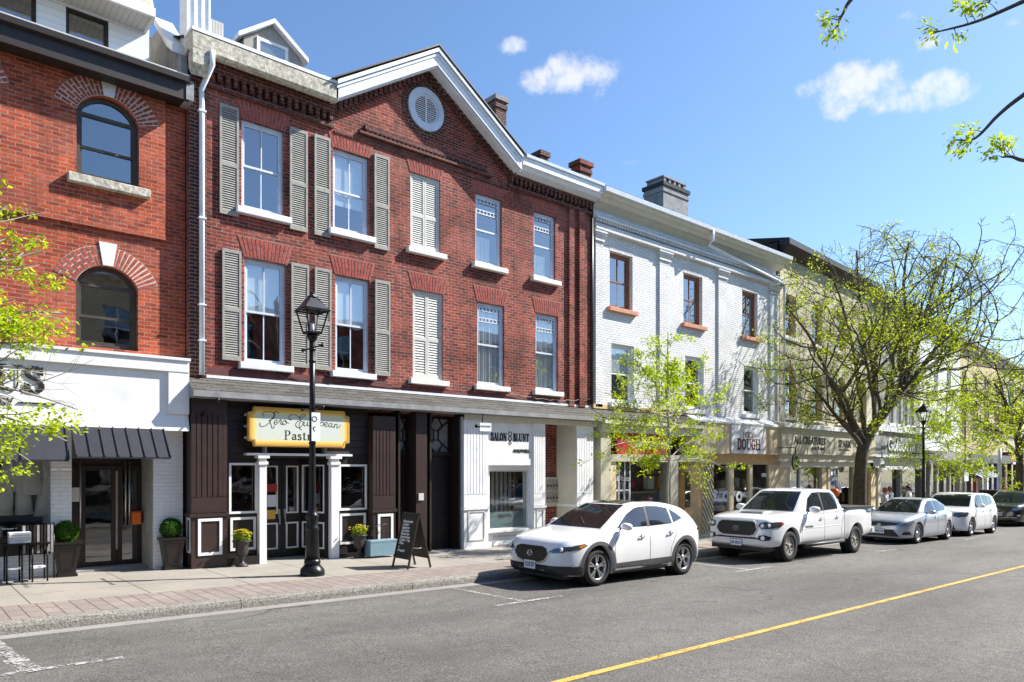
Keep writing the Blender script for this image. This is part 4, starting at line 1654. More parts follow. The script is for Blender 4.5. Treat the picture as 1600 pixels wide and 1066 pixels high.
# entrance
VDr = V1 + .75
d0, d1 = U(125, VDr), U(222, VDr)
zd0, zd1 = sw(3) + .04, Z(170, 728, VDr)
MB().box(p1[1] - .02, p2[0] + .02, VDr + .06, VDr + .12, zd1, 2.75).box(p1[1] - .02, d0, VDr, VDr + .08, zd0, zd1).box(d1, p2[0], VDr, VDr + .08, zd0, zd1).build(
    'door_surround', MT['dark_wood'], lb)
MB().box(p1[1], p2[0], V1 + .3, VDr + .2, sw(3) - .1, sw(3) + .04).build('door_step', MT['cement_grey'], lb)
b = MB()
panel_frame(b, p1[1] + .02, d0 - .05, zd0 + .1, zd0 + 1.8, VDr, .03, .012)
dmid = U(182, VDr)
for a, c in ((d0, dmid), (dmid + .01, d1)):
    b = MB()
    ring(b, rect(a, c, zd0, zd1), .09, VDr + .0, VDr + .05)
    dd = fixn(b.build('door', MT['dark_wood'], lb))
    MB().box(a + .09, c - .09, VDr + .02, VDr + .026, zd0 + .09, zd1 - .09).build('pane', MT['glass_dark'], dd)
for hx in (U(124.5, VDr), U(195, VDr), U(201, VDr)):
    hb = MB().tube([(hx, VDr - .07, zd0 + .75), (hx, VDr - .07, zd0 + 2.0)], .016, 8)
    for z in (.95, 1.8):
        hb.tube([(hx, VDr - .07, zd0 + z), (hx, VDr, zd0 + z)], .010, 6)
    hb.build('door_handle', MT['steel'], lb)
MB().box(dmid - .015, dmid + .02, VDr - .012, VDr - .001, zd0 + .3, zd1 - .1).build('meeting_stile', MT['shutter_grey'], lb)
nb = MB().box(U(112, V1 + .4), U(124, V1 + .4), V1 + .39, V1 + .395, Z(118, 784, V1 + .4), Z(118, 762, V1 + .4))
nb.build('notice', MT['shutter_cream'], lb)
mb2 = thing('letter_box', 'orange-red letter box fixed beside the dark double door', 'letter box', (U(212, VDr), VDr - .1, Z(212, 819, VDr)))
bx_ = MB().box(U(206, VDr - .1), U(218, VDr - .1), VDr - .22, VDr - .01, Z(212, 819, VDr - .1), Z(212, 800, VDr - .1)).build('body', MT['orange_paint'], mb2)
add_bevel(bx_, .01)
MB().box(U(206, VDr - .1) - .01, U(218, VDr - .1) + .01, VDr - .235, VDr - .01, Z(212, 800, VDr - .1) + .001, Z(212, 800, VDr - .1) + .02).build('lid', MT['red_paint'], mb2)

# clothes hanging in the show window
rnd = random.Random(11)


def garment(px, kind, seed):
    y = V1 + .5
    x = U(px, y)
    zt = 2.35
    r_ = random.Random(seed)
    t = thing('hanging_garment', {'t': 'pale wide-leg trousers hanging in the dark show window', 's': 'grey long-sleeved shirt hanging in the show window beside the trousers', 'd': 'pale dress hanging at the right side of the show window'}[kind], 'garment', (x, y, zt - 1.4))
    b = MB()
    if kind == 't':
        for s in (-1, 1):
            pts = [(x + s * .07, y, zt), (x + s * .09, y + .01, zt - .4), (x + s * .13, y - .02, zt - .8), (x + s * .15, y + .01, zt - 1.15)]
            b.tube(pts, [.09, .11, .12, .14], 10)
    elif kind == 's':
        b.tube([(x, y, zt), (x, y - .02, zt - .15), (x, y, zt - .5), (x, y + .02, zt - .8)], [.06, .19, .17, .2], 12)
        for s in (-1, 1):
            b.tube([(x + s * .12, y, zt - .06), (x + s * .25, y, zt - .35), (x + s * .28, y - .03, zt - .75)], [.07, .06, .05], 8)
    else:
        b.tube([(x, y, zt), (x, y, zt - .25), (x, y + .02, zt - .6), (x, y, zt - 1.2)], [.06, .13, .10, .20], 12)
    b.build('cloth', MT['curtain'], t)
    MB().tube([(x - .18, y, zt + .02), (x, y, zt + .1), (x + .18, y, zt + .02)], .006, 5).build('hanger', MT['steel'], t)


garment(22, 't', 1)
garment(48, 's', 2)
garment(72, 'd', 3)

# ================================================================== WHITE PAINTED BRICK BUILDING
wb = thing('brick_building', 'white painted brick three-storey building with brown window frames', 'building', (16.05, 14.8, 0))
v0, v1 = 16.05, 27.0
WW3 = [(16.84, 17.93), (20.62, 21.73), (24.30, 25.38)]
WW2 = [(16.92, 18.0), (20.72, 21.82), (24.41, 25.43)]
hs = [rect(a, c, 6.95, 8.68) for a, c in WW3] + [rect(a, c, 4.03, 5.86) for a, c in WW2]
b = MB().plate(rect(v0, v1, 3.3, 10.1), hs, 14.8, .16)
b.box(v1 - .02, v1, 14.8, 24, 0, 10.0).box(v0, v0 + .02, 14.8, 24, 0, 10.0)
b.build('wall', MT['brick_white'], wb)
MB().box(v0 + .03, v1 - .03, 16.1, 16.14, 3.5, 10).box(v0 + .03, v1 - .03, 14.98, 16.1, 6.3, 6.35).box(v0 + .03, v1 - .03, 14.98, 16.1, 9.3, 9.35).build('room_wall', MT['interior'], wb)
for a, c in WW3:
    window(wb, a, c, 6.95, 8.68, 14.8, fm='frame_brown', muntin=True, fw=.085, depth=.24)
    jack_arch(wb, a - .02, c + .02, 8.68, 14.8, h=.3, m_='brick_white', splay=.05, bm='brick_white')
    sb = MB().box(a - .12, c + .16, 14.68, 14.86, 6.82, 6.953)
    add_bevel(sb.build('window_sill', MT['terracotta'], wb), .01)
for a, c in WW2:
    window(wb, a, c, 4.03, 5.86, 14.8, fm='white_trim', muntin=False, fw=.08, depth=.2, curtain=('blind', 5.0, 5.8) if a < 17 else None)
    sb = MB().box(a - .12, c + .14, 14.68, 14.86, 3.88, 4.033)
    add_bevel(sb.build('window_sill', MT['white_paint'], wb), .01)
for a, c in ((16.05, 16.55), (19.15, 19.85), (22.55, 23.25), (26.15, 26.9)):
    P = MB().box(a + .10, c - .10, 14.74, 14.801, 3.85, 8.85).build('pilaster', MT['brick_white'], wb)
    b = MB()
    for k, (z, o) in enumerate(((8.72, -.04), (8.85, .0), (8.95, -.02), (9.02, .03), (9.09, .06))):
        b.box(a + .04 - o, c - .04 + o, 14.695 - o, 14.80, z, z + (.06 if k < 4 else .08))
    b.build('capital', MT['brick_white'], P)
b = MB()
b.box(v0, v1, 14.62, 14.80, 9.17, 9.27).box(v0, v1, 14.66, 14.80, 9.27, 9.36).box(v0, v1, 14.58, 14.80, 9.47, 9.53)
for i in range(88):
    x = v0 + .03 + i * .124
    b.box(x, x + .065, 14.61, 14.80, 9.39, 9.47)
b.build('architrave', MT['brick_white'], wb)
b = MB()
b.prismx([(14.30, 10.24), (14.30, 10.14), (14.36, 10.06), (14.42, 10.05), (14.5, 9.95), (14.62, 9.93), (14.8, 9.80), (14.8, 10.24)], v0 - .02, v1 + .0)
b.build('cornice', MT['beige_panel'], wb)
b = MB().prismx([(14.22, 10.17), (14.20, 10.29), (14.23, 10.31), (14.8, 10.34), (14.8, 10.242), (14.3, 10.242), (14.3, 10.17)], v0 - .02, v1 + .0)
b.build('gutter', MT['gutter_white'], wb)
b = MB()
b.face([(v0, 14.3, 10.36), (v1, 14.3, 10.36), (v1, 19.3, 11.3), (v0, 19.3, 11.3)])
b.face([(v0, 19.3, 11.3), (v1, 19.3, 11.3), (v1, 24, 10.3), (v0, 24, 10.3)])
b.build('roof', MT['metal_black'], wb)
xg = U(1112, 14.3)
downspout(wb, [(xg, 14.24, 10.2), (xg, 14.26, 9.85), (xg + .1, 14.5, 9.75), (26.6, 14.56, 9.33), (27.0, 14.58, 9.25), (27.0, 14.6, 3.8)], .05)
ch = chimney(wb, U(1041, 17.0), 17.0, 10.2, Z(1040, 302, 17.0), 1.55, .9, 'cement_grey', cap='metal_black')
b = MB()
for i in range(5):
    x = U(1041, 17.0) - .66 + i * .3
    b.box(x, x + .12, 16.6, 17.4, Z(1040, 302, 17.0) + .14, Z(1040, 302, 17.0) + .34)
b.box(U(1041, 17.0) - .72, U(1041, 17.0) + .72, 16.58, 17.42, Z(1040, 302, 17.0) + .34, Z(1040, 302, 17.0) + .40)
b.build('chimney_cap', MT['cement_grey'], ch)
# variety shop half: shingle hood, beige frieze, red sign, window bay
hmid = U(1096, 14.5)
b = MB()
for i in range(4):
    ya, yb = 14.8 - .55 * i / 4, 14.8 - .55 * (i + 1) / 4
    za, zb = 3.78 - .30 * i / 4, 3.78 - .30 * (i + 1) / 4
    b.mesh([(v0 - .05, yb, zb + .014), (hmid, yb, zb + .014), (hmid, ya, za), (v0 - .05, ya, za), (v0 - .05, yb, zb), (hmid, yb, zb)], [(0, 1, 2, 3), (4, 5, 1, 0)])
hood = b.build('shingle_hood', MT['shingle'], wb)
for li, l in enumerate(hood.data.uv_layers[0].data):
    v = hood.data.vertices[hood.data.loops[li].vertex_index].co
    l.uv = (v.x, -v.y * 1.2)
MB().box(v0, hmid, 14.27, 14.8, 3.33, 3.48).box(v0, hmid, 14.40, 14.8, 3.08, 3.33).build('fascia', MT['beige_panel'], wb)
MB().box(v0, hmid, 14.74, 14.80, 3.80, 3.93).build('fascia', MT['tan_wood'], wb)
MB().box(v0, hmid, 14.45, 14.8, 2.2, 2.42).build('transom_rail', MT['olive_panel'], wb)
MB().box(v0, v0 + .45, 14.452, 14.9, sw(16) - .05, 2.199).build('post', MT['olive_panel'], wb)
MB().box(v0, v0 + .45, 14.452, 14.9, 2.421, 3.08).build('post', MT['olive_panel'], wb)
MB().box(U(1046, 14.5), U(1058, 14.5), 14.452, 14.9, sw(20) - .05, 2.199).build('post', MT['olive_panel'], wb)
MB().box(v0 + .45, v0 + .75, 14.5, 14.9, sw(16) - .05, 2.2).build('post', MT['cream_board'], wb)
zs0 = sw(17) + .55
MB().box(v0 + .75, U(1046, 14.5), 14.55, 14.7, sw(17) - .05, zs0).build('stall_riser', MT['olive_panel'], wb)
b = MB()
for px in (945, 967, 976, 984):
    b.box(U(px, 14.58) - .02, U(px, 14.58) + .02, 14.57, 14.62, zs0, 2.2)
b.box(v0 + .75, U(984, 14.58), 14.575, 14.615, Z(960, 768, 14.6), Z(960, 768, 14.6) + .05)
b.build('window_bar', MT['white_trim'], wb)
MB().box(v0 + .75, U(1046, 14.5), 14.60, 14.606, zs0, 2.2).build('shop_window', MT['glass_shop'], wb)
# bread shop half
VP = 14.42
c0, c1 = U(1085, VP), 27.0
zc0, zc1 = Z(1218, 711, VP), Z(1218, 668, VP)
b = MB()
nbd = 34
for i in range(nbd):
    x = c0 + (c1 - c0) * i / nbd
    b.box(x + .006, x + (c1 - c0) / nbd - .006, VP + .002 * (i % 2), VP + .05, zc0, zc1)
b.box(c0, c1, VP + .03, 14.79, zc0 + .002, zc1 - .002)
b.build('boarded_fascia', MT['cream_board'], wb)
MB().prismx([(VP - .05, zc1), (VP - .05, zc1 + .06), (14.8, zc1 + .28), (14.8, zc1)], c0 - .03, c1 + .02).build('hood', MT['white_trim'], wb)
V2 = 14.62
tw0, tw1 = U(1070, V2), U(1097, V2)
MB().box(tw0, c1, V2 + .0, V2 + .2, Z(1150, 726, V2), zc0 - .002).box(tw0, tw1, V2, V2 + .25, sw(22) - .05, Z(1080, 726, V2)).build('shop_wall', MT['tan_wood'], wb)
MB().box(tw0 + .0, U(1078, V2), V2 - .02, V2, sw(22) + .9, sw(22) + 2.1).build('door_light', MT['glass_dark'], wb)
lt0, lt1 = tw1, U(1114, V2)
b = MB().box(lt0, lt1, V2 - .03, V2 + .2, sw(23) - .05, Z(1100, 726, V2))
lat = b.build('lattice_panel', MT['cream_board'], wb)
b = MB()
zl0, zl1 = sw(23), Z(1100, 726, V2)
for i in range(16):
    z = zl0 - 1 + i * .24
    p, q = (lt0, z + .95), (lt1, z)
    # keep inside the panel
    za, zb2 = min(p[1], zl1), max(q[1], zl0)
    if za <= zl0 or zb2 >= zl1:
        continue
    xa = lt0 + (p[1] - za) / .95 * (lt1 - lt0)
    xb = lt0 + (p[1] - zb2) / .95 * (lt1 - lt0)
    b.bar((xa, V2 - .035, za), (xb, V2 - .035, zb2), .02, .02)
b.build('lattice', MT['dark_wood'], lat)
for px, w_ in ((1142, .16), (1173, .10), (1204, .14)):
    x = U(px, V2)
    MB().box(x - w_, x + w_, V2 - .02, V2 + .12, sw(24) - .05, Z(1150, 726, V2)).build('window_post', MT['cream_board'], wb)
MB().box(U(1204, V2) + .14, c1, V2 - .015, V2 + .12, sw(26) - .05, Z(1150, 726, V2)).build('end_pier', MT['cream_board'], wb)
MB().box(lt1, U(1204, V2), V2 + .05, V2 + .056, sw(24) + .3, Z(1150, 726, V2)).build('shop_window', MT['glass_shop'], wb)
MB().box(lt1, U(1204, V2), V2, V2 + .15, sw(24) - .05, sw(24) + .3).build('stall_riser', MT['dark_wood'], wb)
MB().box(v0, 27, 16.9, 16.95, -.4, 3.4).build('room_wall', MT['interior_warm'], wb)
MB().box(v0, 27, 14.9, 16.9, 3.1, 3.15).build('shop_ceiling', MT['interior'], wb)

rnd = random.Random(21)
for i in range(22):
    xx = v0 + .9 + (i % 6) * .62 + rnd.uniform(-.1, .1) if i < 12 else lt1 + .2 + ((i - 12) % 5) * .75
    zz = sw(18) + .7 + ((i % 12) // 6) * .75 if i < 12 else sw(24) + .5 + ((i - 12) // 5) * 1.0
    yy = 15.25 + rnd.uniform(0, .3)
    q = MB()
    if i % 3:
        q.box(xx, xx + rnd.uniform(.2, .4), yy, yy + .2, zz, zz + rnd.uniform(.2, .5))
    else:
        q.lathe([(.08, 0), (.14, .12), (.10, .3), (.05, .34)], (xx, yy, zz), 10)
    q.build('shop_goods', MT[rnd.choice(['gold', 'red_paint', 'shutter_cream', 'orange_paint', 'tan_wood', 'plate_white'])], wb)
for xa, xc in ((v0 + .8, U(1046, 14.58)), (lt1 + .05, U(1204, V2))):
    for k in (0, 1):
        MB().box(xa, xc, 15.2, 15.6, sw(20) + .63 + k * .75, sw(20) + .66 + k * .75).build('shelf', MT['tan_wood'], wb)
# ================================================================== THE ROW BEYOND, TURNED FOUR DEGREES
PHI = R(4.0)
OX, OY = 27.02, 14.8
cp, sp_ = math.cos(PHI), math.sin(PHI)


def Fp(px, py, y=0.0):                     # photo point on the plane parallel to the turned facades, y behind it: local (x, z)
    u, v, z = ray(px, py)
    # local y of a point (X, Y): -(X-OX) sin + (Y-OY) cos
    t = (y - OX * sp_ + OY * cp) / (-u * sp_ + v * cp)
    X_, Y_ = t * u, t * v
    return (X_ - OX) * cp + (Y_ - OY) * sp_, H + t * z


def FX(px, y=0.0):
    return Fp(px, 0, y)[0]


def FZ(px, py, y=0.0):
    return Fp(px, py, y)[1]


def lg(x):                                 # pavement level in the turned frame
    return sw(OX + x * cp)


FAR = []


def far_building(label, xa, xc, ztop, brick, w3, w2, z3, z2, arch=False, name='brick_building', wm_='white_trim', cornice='cement_grey', roofh=.9):
    t = thing(name, label, 'building')
    hs = []
    for a, c in w3:
        hs.append(rect(a, c, *z3))
    for a, c in w2:
        hs.append(arch_loop(a, c, z2[0], z2[1] - .35, z2[1], 8) if arch else rect(a, c, *z2))
    b = MB().plate(rect(xa, xc, 2.4, ztop), hs, 0, .16)
    b.box(xa, xa + .02, 0, 9, -1.2, ztop).box(xc - .02, xc, 0, 9, -1.2, ztop)
    b.build('wall', MT[brick], t)
    MB().box(xa, xc, 1.2, 1.24, -1.2, ztop - .2).build('room_wall', MT['interior'], t)
    for a, c in w3:
        window(t, a, c, z3[0], z3[1], 0, fm=wm_, muntin=False, fw=.08, depth=.2)
        MB().box(a - .1, c + .1, -.1, .05, z3[0] - .12, z3[0] + .003).build('window_sill', MT['sill_stone'], t)
    for a, c in w2:
        window(t, a, c, z2[0], z2[1], 0, fm=wm_, muntin=False, fw=.08, depth=.2, arch=z2[1] - .35 if arch else None)
        MB().box(a - .1, c + .1, -.1, .05, z2[0] - .12, z2[0] + .003).build('window_sill', MT['sill_stone'], t)
    b = MB().prismx([(-.42, ztop + .25), (-.42, ztop + .05), (-.3, ztop - .08), (-.12, ztop - .3), (0, ztop - .3), (0, ztop + .25)], xa, xc)
    b.build('cornice', MT[cornice], t)
    MB().prismx([(-.40, ztop + .252), (-.40, ztop + .29), (4.5, ztop + roofh + .3), (9, ztop + .29), (9, ztop + .252)], xa + .01, xc - .01).build('roof', MT['metal_black'], t)
    FAR.append(t)
    return t


# cream brick with the wide olive shop fascia
xB = FX(1366)
zt3 = FZ(1229, 380, -.4)
cw = [(FX(a), FX(c)) for a, c in ((1225, 1244), (1269, 1285), (1307, 1322), (1341, 1354))]
cb = far_building('cream brick building with arched windows and an olive fascia behind the big tree', .0, xB, zt3, 'brick_cream', cw, cw,
                  (FZ(1232, 527), FZ(1232, 527) + 1.75), (FZ(1234, 652), FZ(1234, 571)), arch=True, wm_='tan_wood', cornice='eave_dark')
b = MB().box(-.25, .02, -.02, 5, 9.0, zt3 + .12)
b.build('party_wall', MT['metal_black'], cb)
ys = -.42
fz0, fz1 = FZ(1290, 711, ys), FZ(1290, 668, ys)
fx0, fx1 = FX(1222, ys), FX(1368, ys)
b = MB().box(fx0, fx1, ys, -.01, fz0, fz1 - .15)
b.prismx([(ys - .12, fz1 - .15), (ys - .12, fz1), (-.01, fz1 + .12), (-.01, fz1 - .15)], fx0 - .05, fx1)
b.build('fascia', MT['olive_panel'], cb)
MB().box(fx0 - .05, fx1, ys - .135, ys - .121, fz1 - .14, fz1 + .02).build('flashing', MT['white_trim'], cb)
yw = -.12
b = MB().box(fx0, fx1, ys + .1, -.02, fz0 - .3, fz0 - .001)
b.build('frieze', MT['olive_panel'], cb)
zh = fz0 - .3
MB().box(fx0 + .3, fx1 - .1, yw - .1, yw, zh - .22, zh - .002).build('awning_roll', MT['beige_panel'], cb)
for px, w_ in ((1226, .28), (1286, .22), (1294, .10), (1334, .14), (1363, .3)):
    x = FX(px, yw)
    MB().box(x - w_, x + w_, yw - .05, yw + .2, lg(x) - .05, zh - .22).build('window_post', MT['cream_board'], cb)
x = FX(1341, yw)
MB().box(x - .12, x + .12, yw - .03, yw + .15, lg(x) - .05, zh - .23).build('door_post', MT['orange_paint'], cb)
b = MB()
for px in (1234, 1250):
    x = FX(px, yw)
    b.box(x - .03, x + .03, yw - .02, yw + .05, lg(x) + .4, zh - .22)
b.build('window_bar', MT['white_trim'], cb)
MB().box(fx0, fx1, yw + .06, yw + .066, lg(3) + .35, zh - .2).build('shop_window', MT['glass_shop'], cb)
MB().box(fx0, fx1, yw, yw + .12, lg(7) - .05, lg(3) + .35).build('stall_riser', MT['olive_panel'], cb)
# goods seen behind the glass
rnd = random.Random(5)
for i in range(16):
    x = FX(1255 + (i % 8) * 10, .3)
    z = lg(4) + .8 + (i // 8) * .8 + rnd.uniform(-.1, .1)
    b = MB().box(x, x + rnd.uniform(.15, .4), .25, .3, z, z + rnd.uniform(.15, .4))
    o = b.build('framed_picture', MT[rnd.choice(['gold', 'shutter_cream', 'teal_box', 'orange_paint', 'box_leaf'])], cb)

# grey brick, tall narrow windows, long white-edged sign fascia
xC = FX(1437)
gw = [(FX(a), FX(a + 7)) for a in (1389, 1401, 1411, 1421)]
gb = far_building('grey brick building with close-set narrow windows over a long grey sign fascia', xB + .03, xC, zt3 - .2, 'brick_grey', gw, gw,
                  (6.6, 8.5), (FZ(1395, 662), FZ(1395, 610)))
ys = -.4
zf0, zf1 = FZ(1400, 715, ys), FZ(1400, 676, ys)
a, c = FX(1368, ys), FX(1441, ys)
MB().box(a, c, ys, -.01, zf0, zf1).build('fascia', MT['cement_grey'], gb)
b = MB().box(a, c, ys - .12, -.011, zf1, zf1 + .32).box(a, c, ys - .03, ys, zf0 - .001, zf0 + .12)
b.build('fascia_trim', MT['white_trim'], gb)
b = MB()
n_ = 40
for i in range(n_):
    x = a + (c - a) * i / n_
    b.mesh([(x, ys - .2, zf0 - .62), (x + (c - a) / n_, ys - .2, zf0 - .62), (x + (c - a) / n_, ys + .2, zf0 - .4), (x, ys + .2, zf0 - .4)], [(0, 1, 2, 3)]) if i % 2 else None
b.build('awning_stripe', MT['white_trim'], gb)
MB().box(a, c, ys + .1, ys + .2, zf0 - .58, zf0 - .03).build('awning', MT['metal_black'], gb)
for px, m_, w_ in ((1371, 'beige_panel', .16), (1405, 'cement_grey', .18), (1441, 'shutter_grey', .2)):
    x = FX(px, yw)
    MB().box(x - w_, x + w_, yw - .1, yw + .1, lg(x) - .05, zf0 - .5).build('post', MT[m_], gb)
MB().box(a, c, yw + .1, yw + .106, lg(a) + .5, zf0 - .5).build('shop_window', MT['glass_dark'], gb)
MB().box(a + .2, c, yw, yw + .1, lg(c) - .05, lg(a) + .75).build('stall_riser', MT['cement_grey'], gb)

xD = FX(1500)
ww = [(FX(a), FX(a + 7)) for a in (1459, 1479)]
db = far_building('narrow white rendered building behind the young tree and second street lamp', xC + .03, xD, zt3 - .5, 'white_paint', ww, ww, (6.6, 8.4), (FZ(1463, 668), FZ(1463, 640)), name='rendered_building')
a, c = xC + .1, xD - .05
MB().box(a, c, -.5, -.01, 2.2, 3.0).build('fascia', MT['cement_grey'], db)
for px in (1451, 1462, 1482, 1497):
    x = FX(px, -.1)
    MB().box(x - .14, x + .14, -.2, 0, lg(x) - .05, 2.2).build('post', MT['shutter_grey'], db)
MB().box(a, c, .1, .106, lg(c) - .05, 2.2).build('shop_window', MT['glass_dark'], db)

xE = FX(1566)
bw_ = [(FX(a), FX(a + 7)) for a in (1503, 1520, 1538, 1554)]
eb = far_building('buff brick building with tall round-headed windows above a blue shopfront', xD + .03, xE, zt3 - .6, 'brick_buff', bw_, bw_, (6.8, 8.6), (FZ(1520, 682), FZ(1520, 617)), arch=True)
a, c = xD + .1, xE - .05
MB().box(a, c, -.6, -.01, 2.3, 2.9).build('fascia', MT['roof_metal'], eb)
awning(eb, FX(1522, -.9), FX(1555, -.9), -.3, 1.9, -1.3, 1.35, 5, m_='navy_paint')
for px, m_ in ((1506, 'white_trim'), (1524, 'red_paint'), (1541, 'white_trim'), (1556, 'navy_paint')):
    x = FX(px, -.1)
    MB().box(x - .2, x + .2, -.2, 0, lg(x) - .05, 2.3).build('post', MT[m_], eb)
MB().box(a, c, .1, .106, lg(c) - .05, 2.3).build('shop_window', MT['glass_shop'], eb)

xF = FX(1640)
fw_ = [(FX(a), FX(a + 10)) for a in (1574, 1598, 1620)]
fb_ = far_building('pale stone building at the right edge with a dark red pub front', xE + .03, xF, zt3 - .7, 'brick_cream', fw_, fw_, (6.9, 8.7), (FZ(1580, 680), FZ(1580, 650)), name='stone_building')
a, c = xE + .1, xF - .05
MB().box(a, c, -.6, -.01, 2.3, 3.2).build('fascia', MT['maroon'], fb_)
MB().box(a, c, -.7, -.61, 2.25, 2.4).build('flashing', MT['white_trim'], fb_)
for i in range(6):
    x = a + (c - a) * i / 5
    MB().box(x - .3, x + .3, -.2, 0, lg(x) - .1, 2.3).build('post', MT['maroon'], fb_)
MB().box(a, c, .1, .106, lg(c) - .05, 2.3).build('shop_window', MT['glass_dark'], fb_)
gb2 = far_building('last building of the row, brown brick, mostly hidden by the far tree', xF + .03, xF + 30, zt3 - .5, 'brick_dark',
                   [(xF + 2 + 3 * i, xF + 3.1 + 3 * i) for i in range(9)], [(xF + 2 + 3 * i, xF + 3.1 + 3 * i) for i in range(9)], (6.5, 8.3), (3.9, 5.7))

for t_ in FAR:
    t_.location = (OX, OY, 0)
    t_.rotation_euler.z = PHI

# ================================================================== OPPOSITE SIDE OF THE STREET (mirrored in the shop windows)
def opposite(label, xa, xc, h, m_, n_):
    t = thing('brick_building', label, 'building', (xc, -4.6, 0))
    hs = []
    for i in range(n_):
        x = xa + (xc - xa) * (i + .5) / n_
        hs += [rect(x - .5, x + .5, 4.4, 6.3), rect(x - .5, x + .5, 7.3, 8.9)]
    b = MB().plate(rect(xa, xc, -1, h), hs, -4.6, -.16)
    b.box(xa, xc, -12, -11.9, -1, h).box(xa, xa + .05, -11.9, -4.61, -1, h).box(xc - .05, xc, -11.9, -4.61, -1, h).box(xa, xc, -11.9, -4.7, h - .1, h - .05)
    b.build('wall', MT[m_], t)
    MB().box(xa, xc, -4.9, -4.25, h - .05, h + .3).build('cornice', MT['white_trim'], t)
    for i in range(n_):
        x = xa + (xc - xa) * (i + .5) / n_
        for z0, z1 in ((4.4, 6.3), (7.3, 8.9)):
            f = MB().box(x - .5, x + .5, -4.74, -4.70, z0, z1).build('window', MT['glass_dark'], t)
            MB().box(x - .5, x + .5, -4.69, -4.66, (z0 + z1) / 2 - .03, (z0 + z1) / 2 + .03).box(x - .02, x + .02, -4.695, -4.665, z0, z1).build('glazing_bar', MT['white_trim'], f)
    MB().box(xa + .3, xc - .3, -4.6, -4.3, 2.6, 3.6).build('fascia', MT['cream_panel'], t)
    MB().box(xa + .3, xc - .3, -4.58, -4.55, .3, 2.6).build('shop_window', MT['glass_dark'], t)
    return t


opposite('brown brick building across the street, behind the viewer', -14, -2.0, 9.6, 'brick_dark', 5)
opposite('buff brick building across the street, behind the viewer', -1.9, 9.0, 10.2, 'brick_buff', 4)
opposite('red brick building across the street, right of the viewer', 9.1, 22.0, 9.4, 'brick_red', 5)
opposite('grey brick building across the street, far right of the viewer', 22.1, 40.0, 9.8, 'brick_grey', 7)
opposite('cream brick building across the street, farthest right of the viewer', 40.1, 70.0, 10.0, 'brick_cream', 9)
# ================================================================== LETTERING AND SIGNS
def crom(pts, k=6):
    if len(pts) < 3:
        return [Vector(p) for p in pts]
    P_ = [Vector(p) for p in pts]
    P_ = [P_[0] * 2 - P_[1]] + P_ + [P_[-1] * 2 - P_[-2]]
    out = []
    for i in range(1, len(P_) - 2):
        a, b_, c_, d_ = P_[i - 1:i + 3]
        for j in range(k):
            t = j / k
            out.append(.5 * ((2 * b_) + (c_ - a) * t + (2 * a - 5 * b_ + 4 * c_ - d_) * t * t + (3 * b_ - a - 3 * c_ + d_) * t ** 3))
    out.append(P_[-2])
    return out


def hull(ps):
    ps = sorted(set((round(p[0], 6), round(p[1], 6)) for p in ps))
    def half(q):
        h = []
        for p in q:
            while len(h) > 1 and (h[-1][0] - h[-2][0]) * (p[1] - h[-2][1]) - (h[-1][1] - h[-2][1]) * (p[0] - h[-2][0]) <= 0:
                h.pop()
            h.append(p)
        return h
    a, b_ = half(ps), half(ps[::-1])
    return a[:-1] + b_[:-1]


def stroke(b, pts, wv, wh, y, curved=True, th=.004, k=6, mp=None):
    """pen stroke in the facade plane: a nib wv wide and wh high dragged along pts (x, z)"""
    pts = crom(pts, k) if curved else [Vector(p) for p in pts]
    if mp:
        pts = [Vector(mp(*p)) for p in pts]
    for i in range(len(pts) - 1):
        c = []
        for p in (pts[i], pts[i + 1]):
            c += [(p[0] + sx * wv / 2, p[1] + sz * wh / 2) for sx in (-1, 1) for sz in (-1, 1)]
        h_ = hull(c)
        yy = y - .00012 * (i % 7) - .0001 * (len(b.f) % 5)
        n = len(h_)
        b.mesh([(p[0], yy, p[1]) for p in h_] + [(p[0], y + th, p[1]) for p in h_], [tuple(range(n))] + [(j, j + n, (j + 1) % n + n, (j + 1) % n) for j in range(n)])


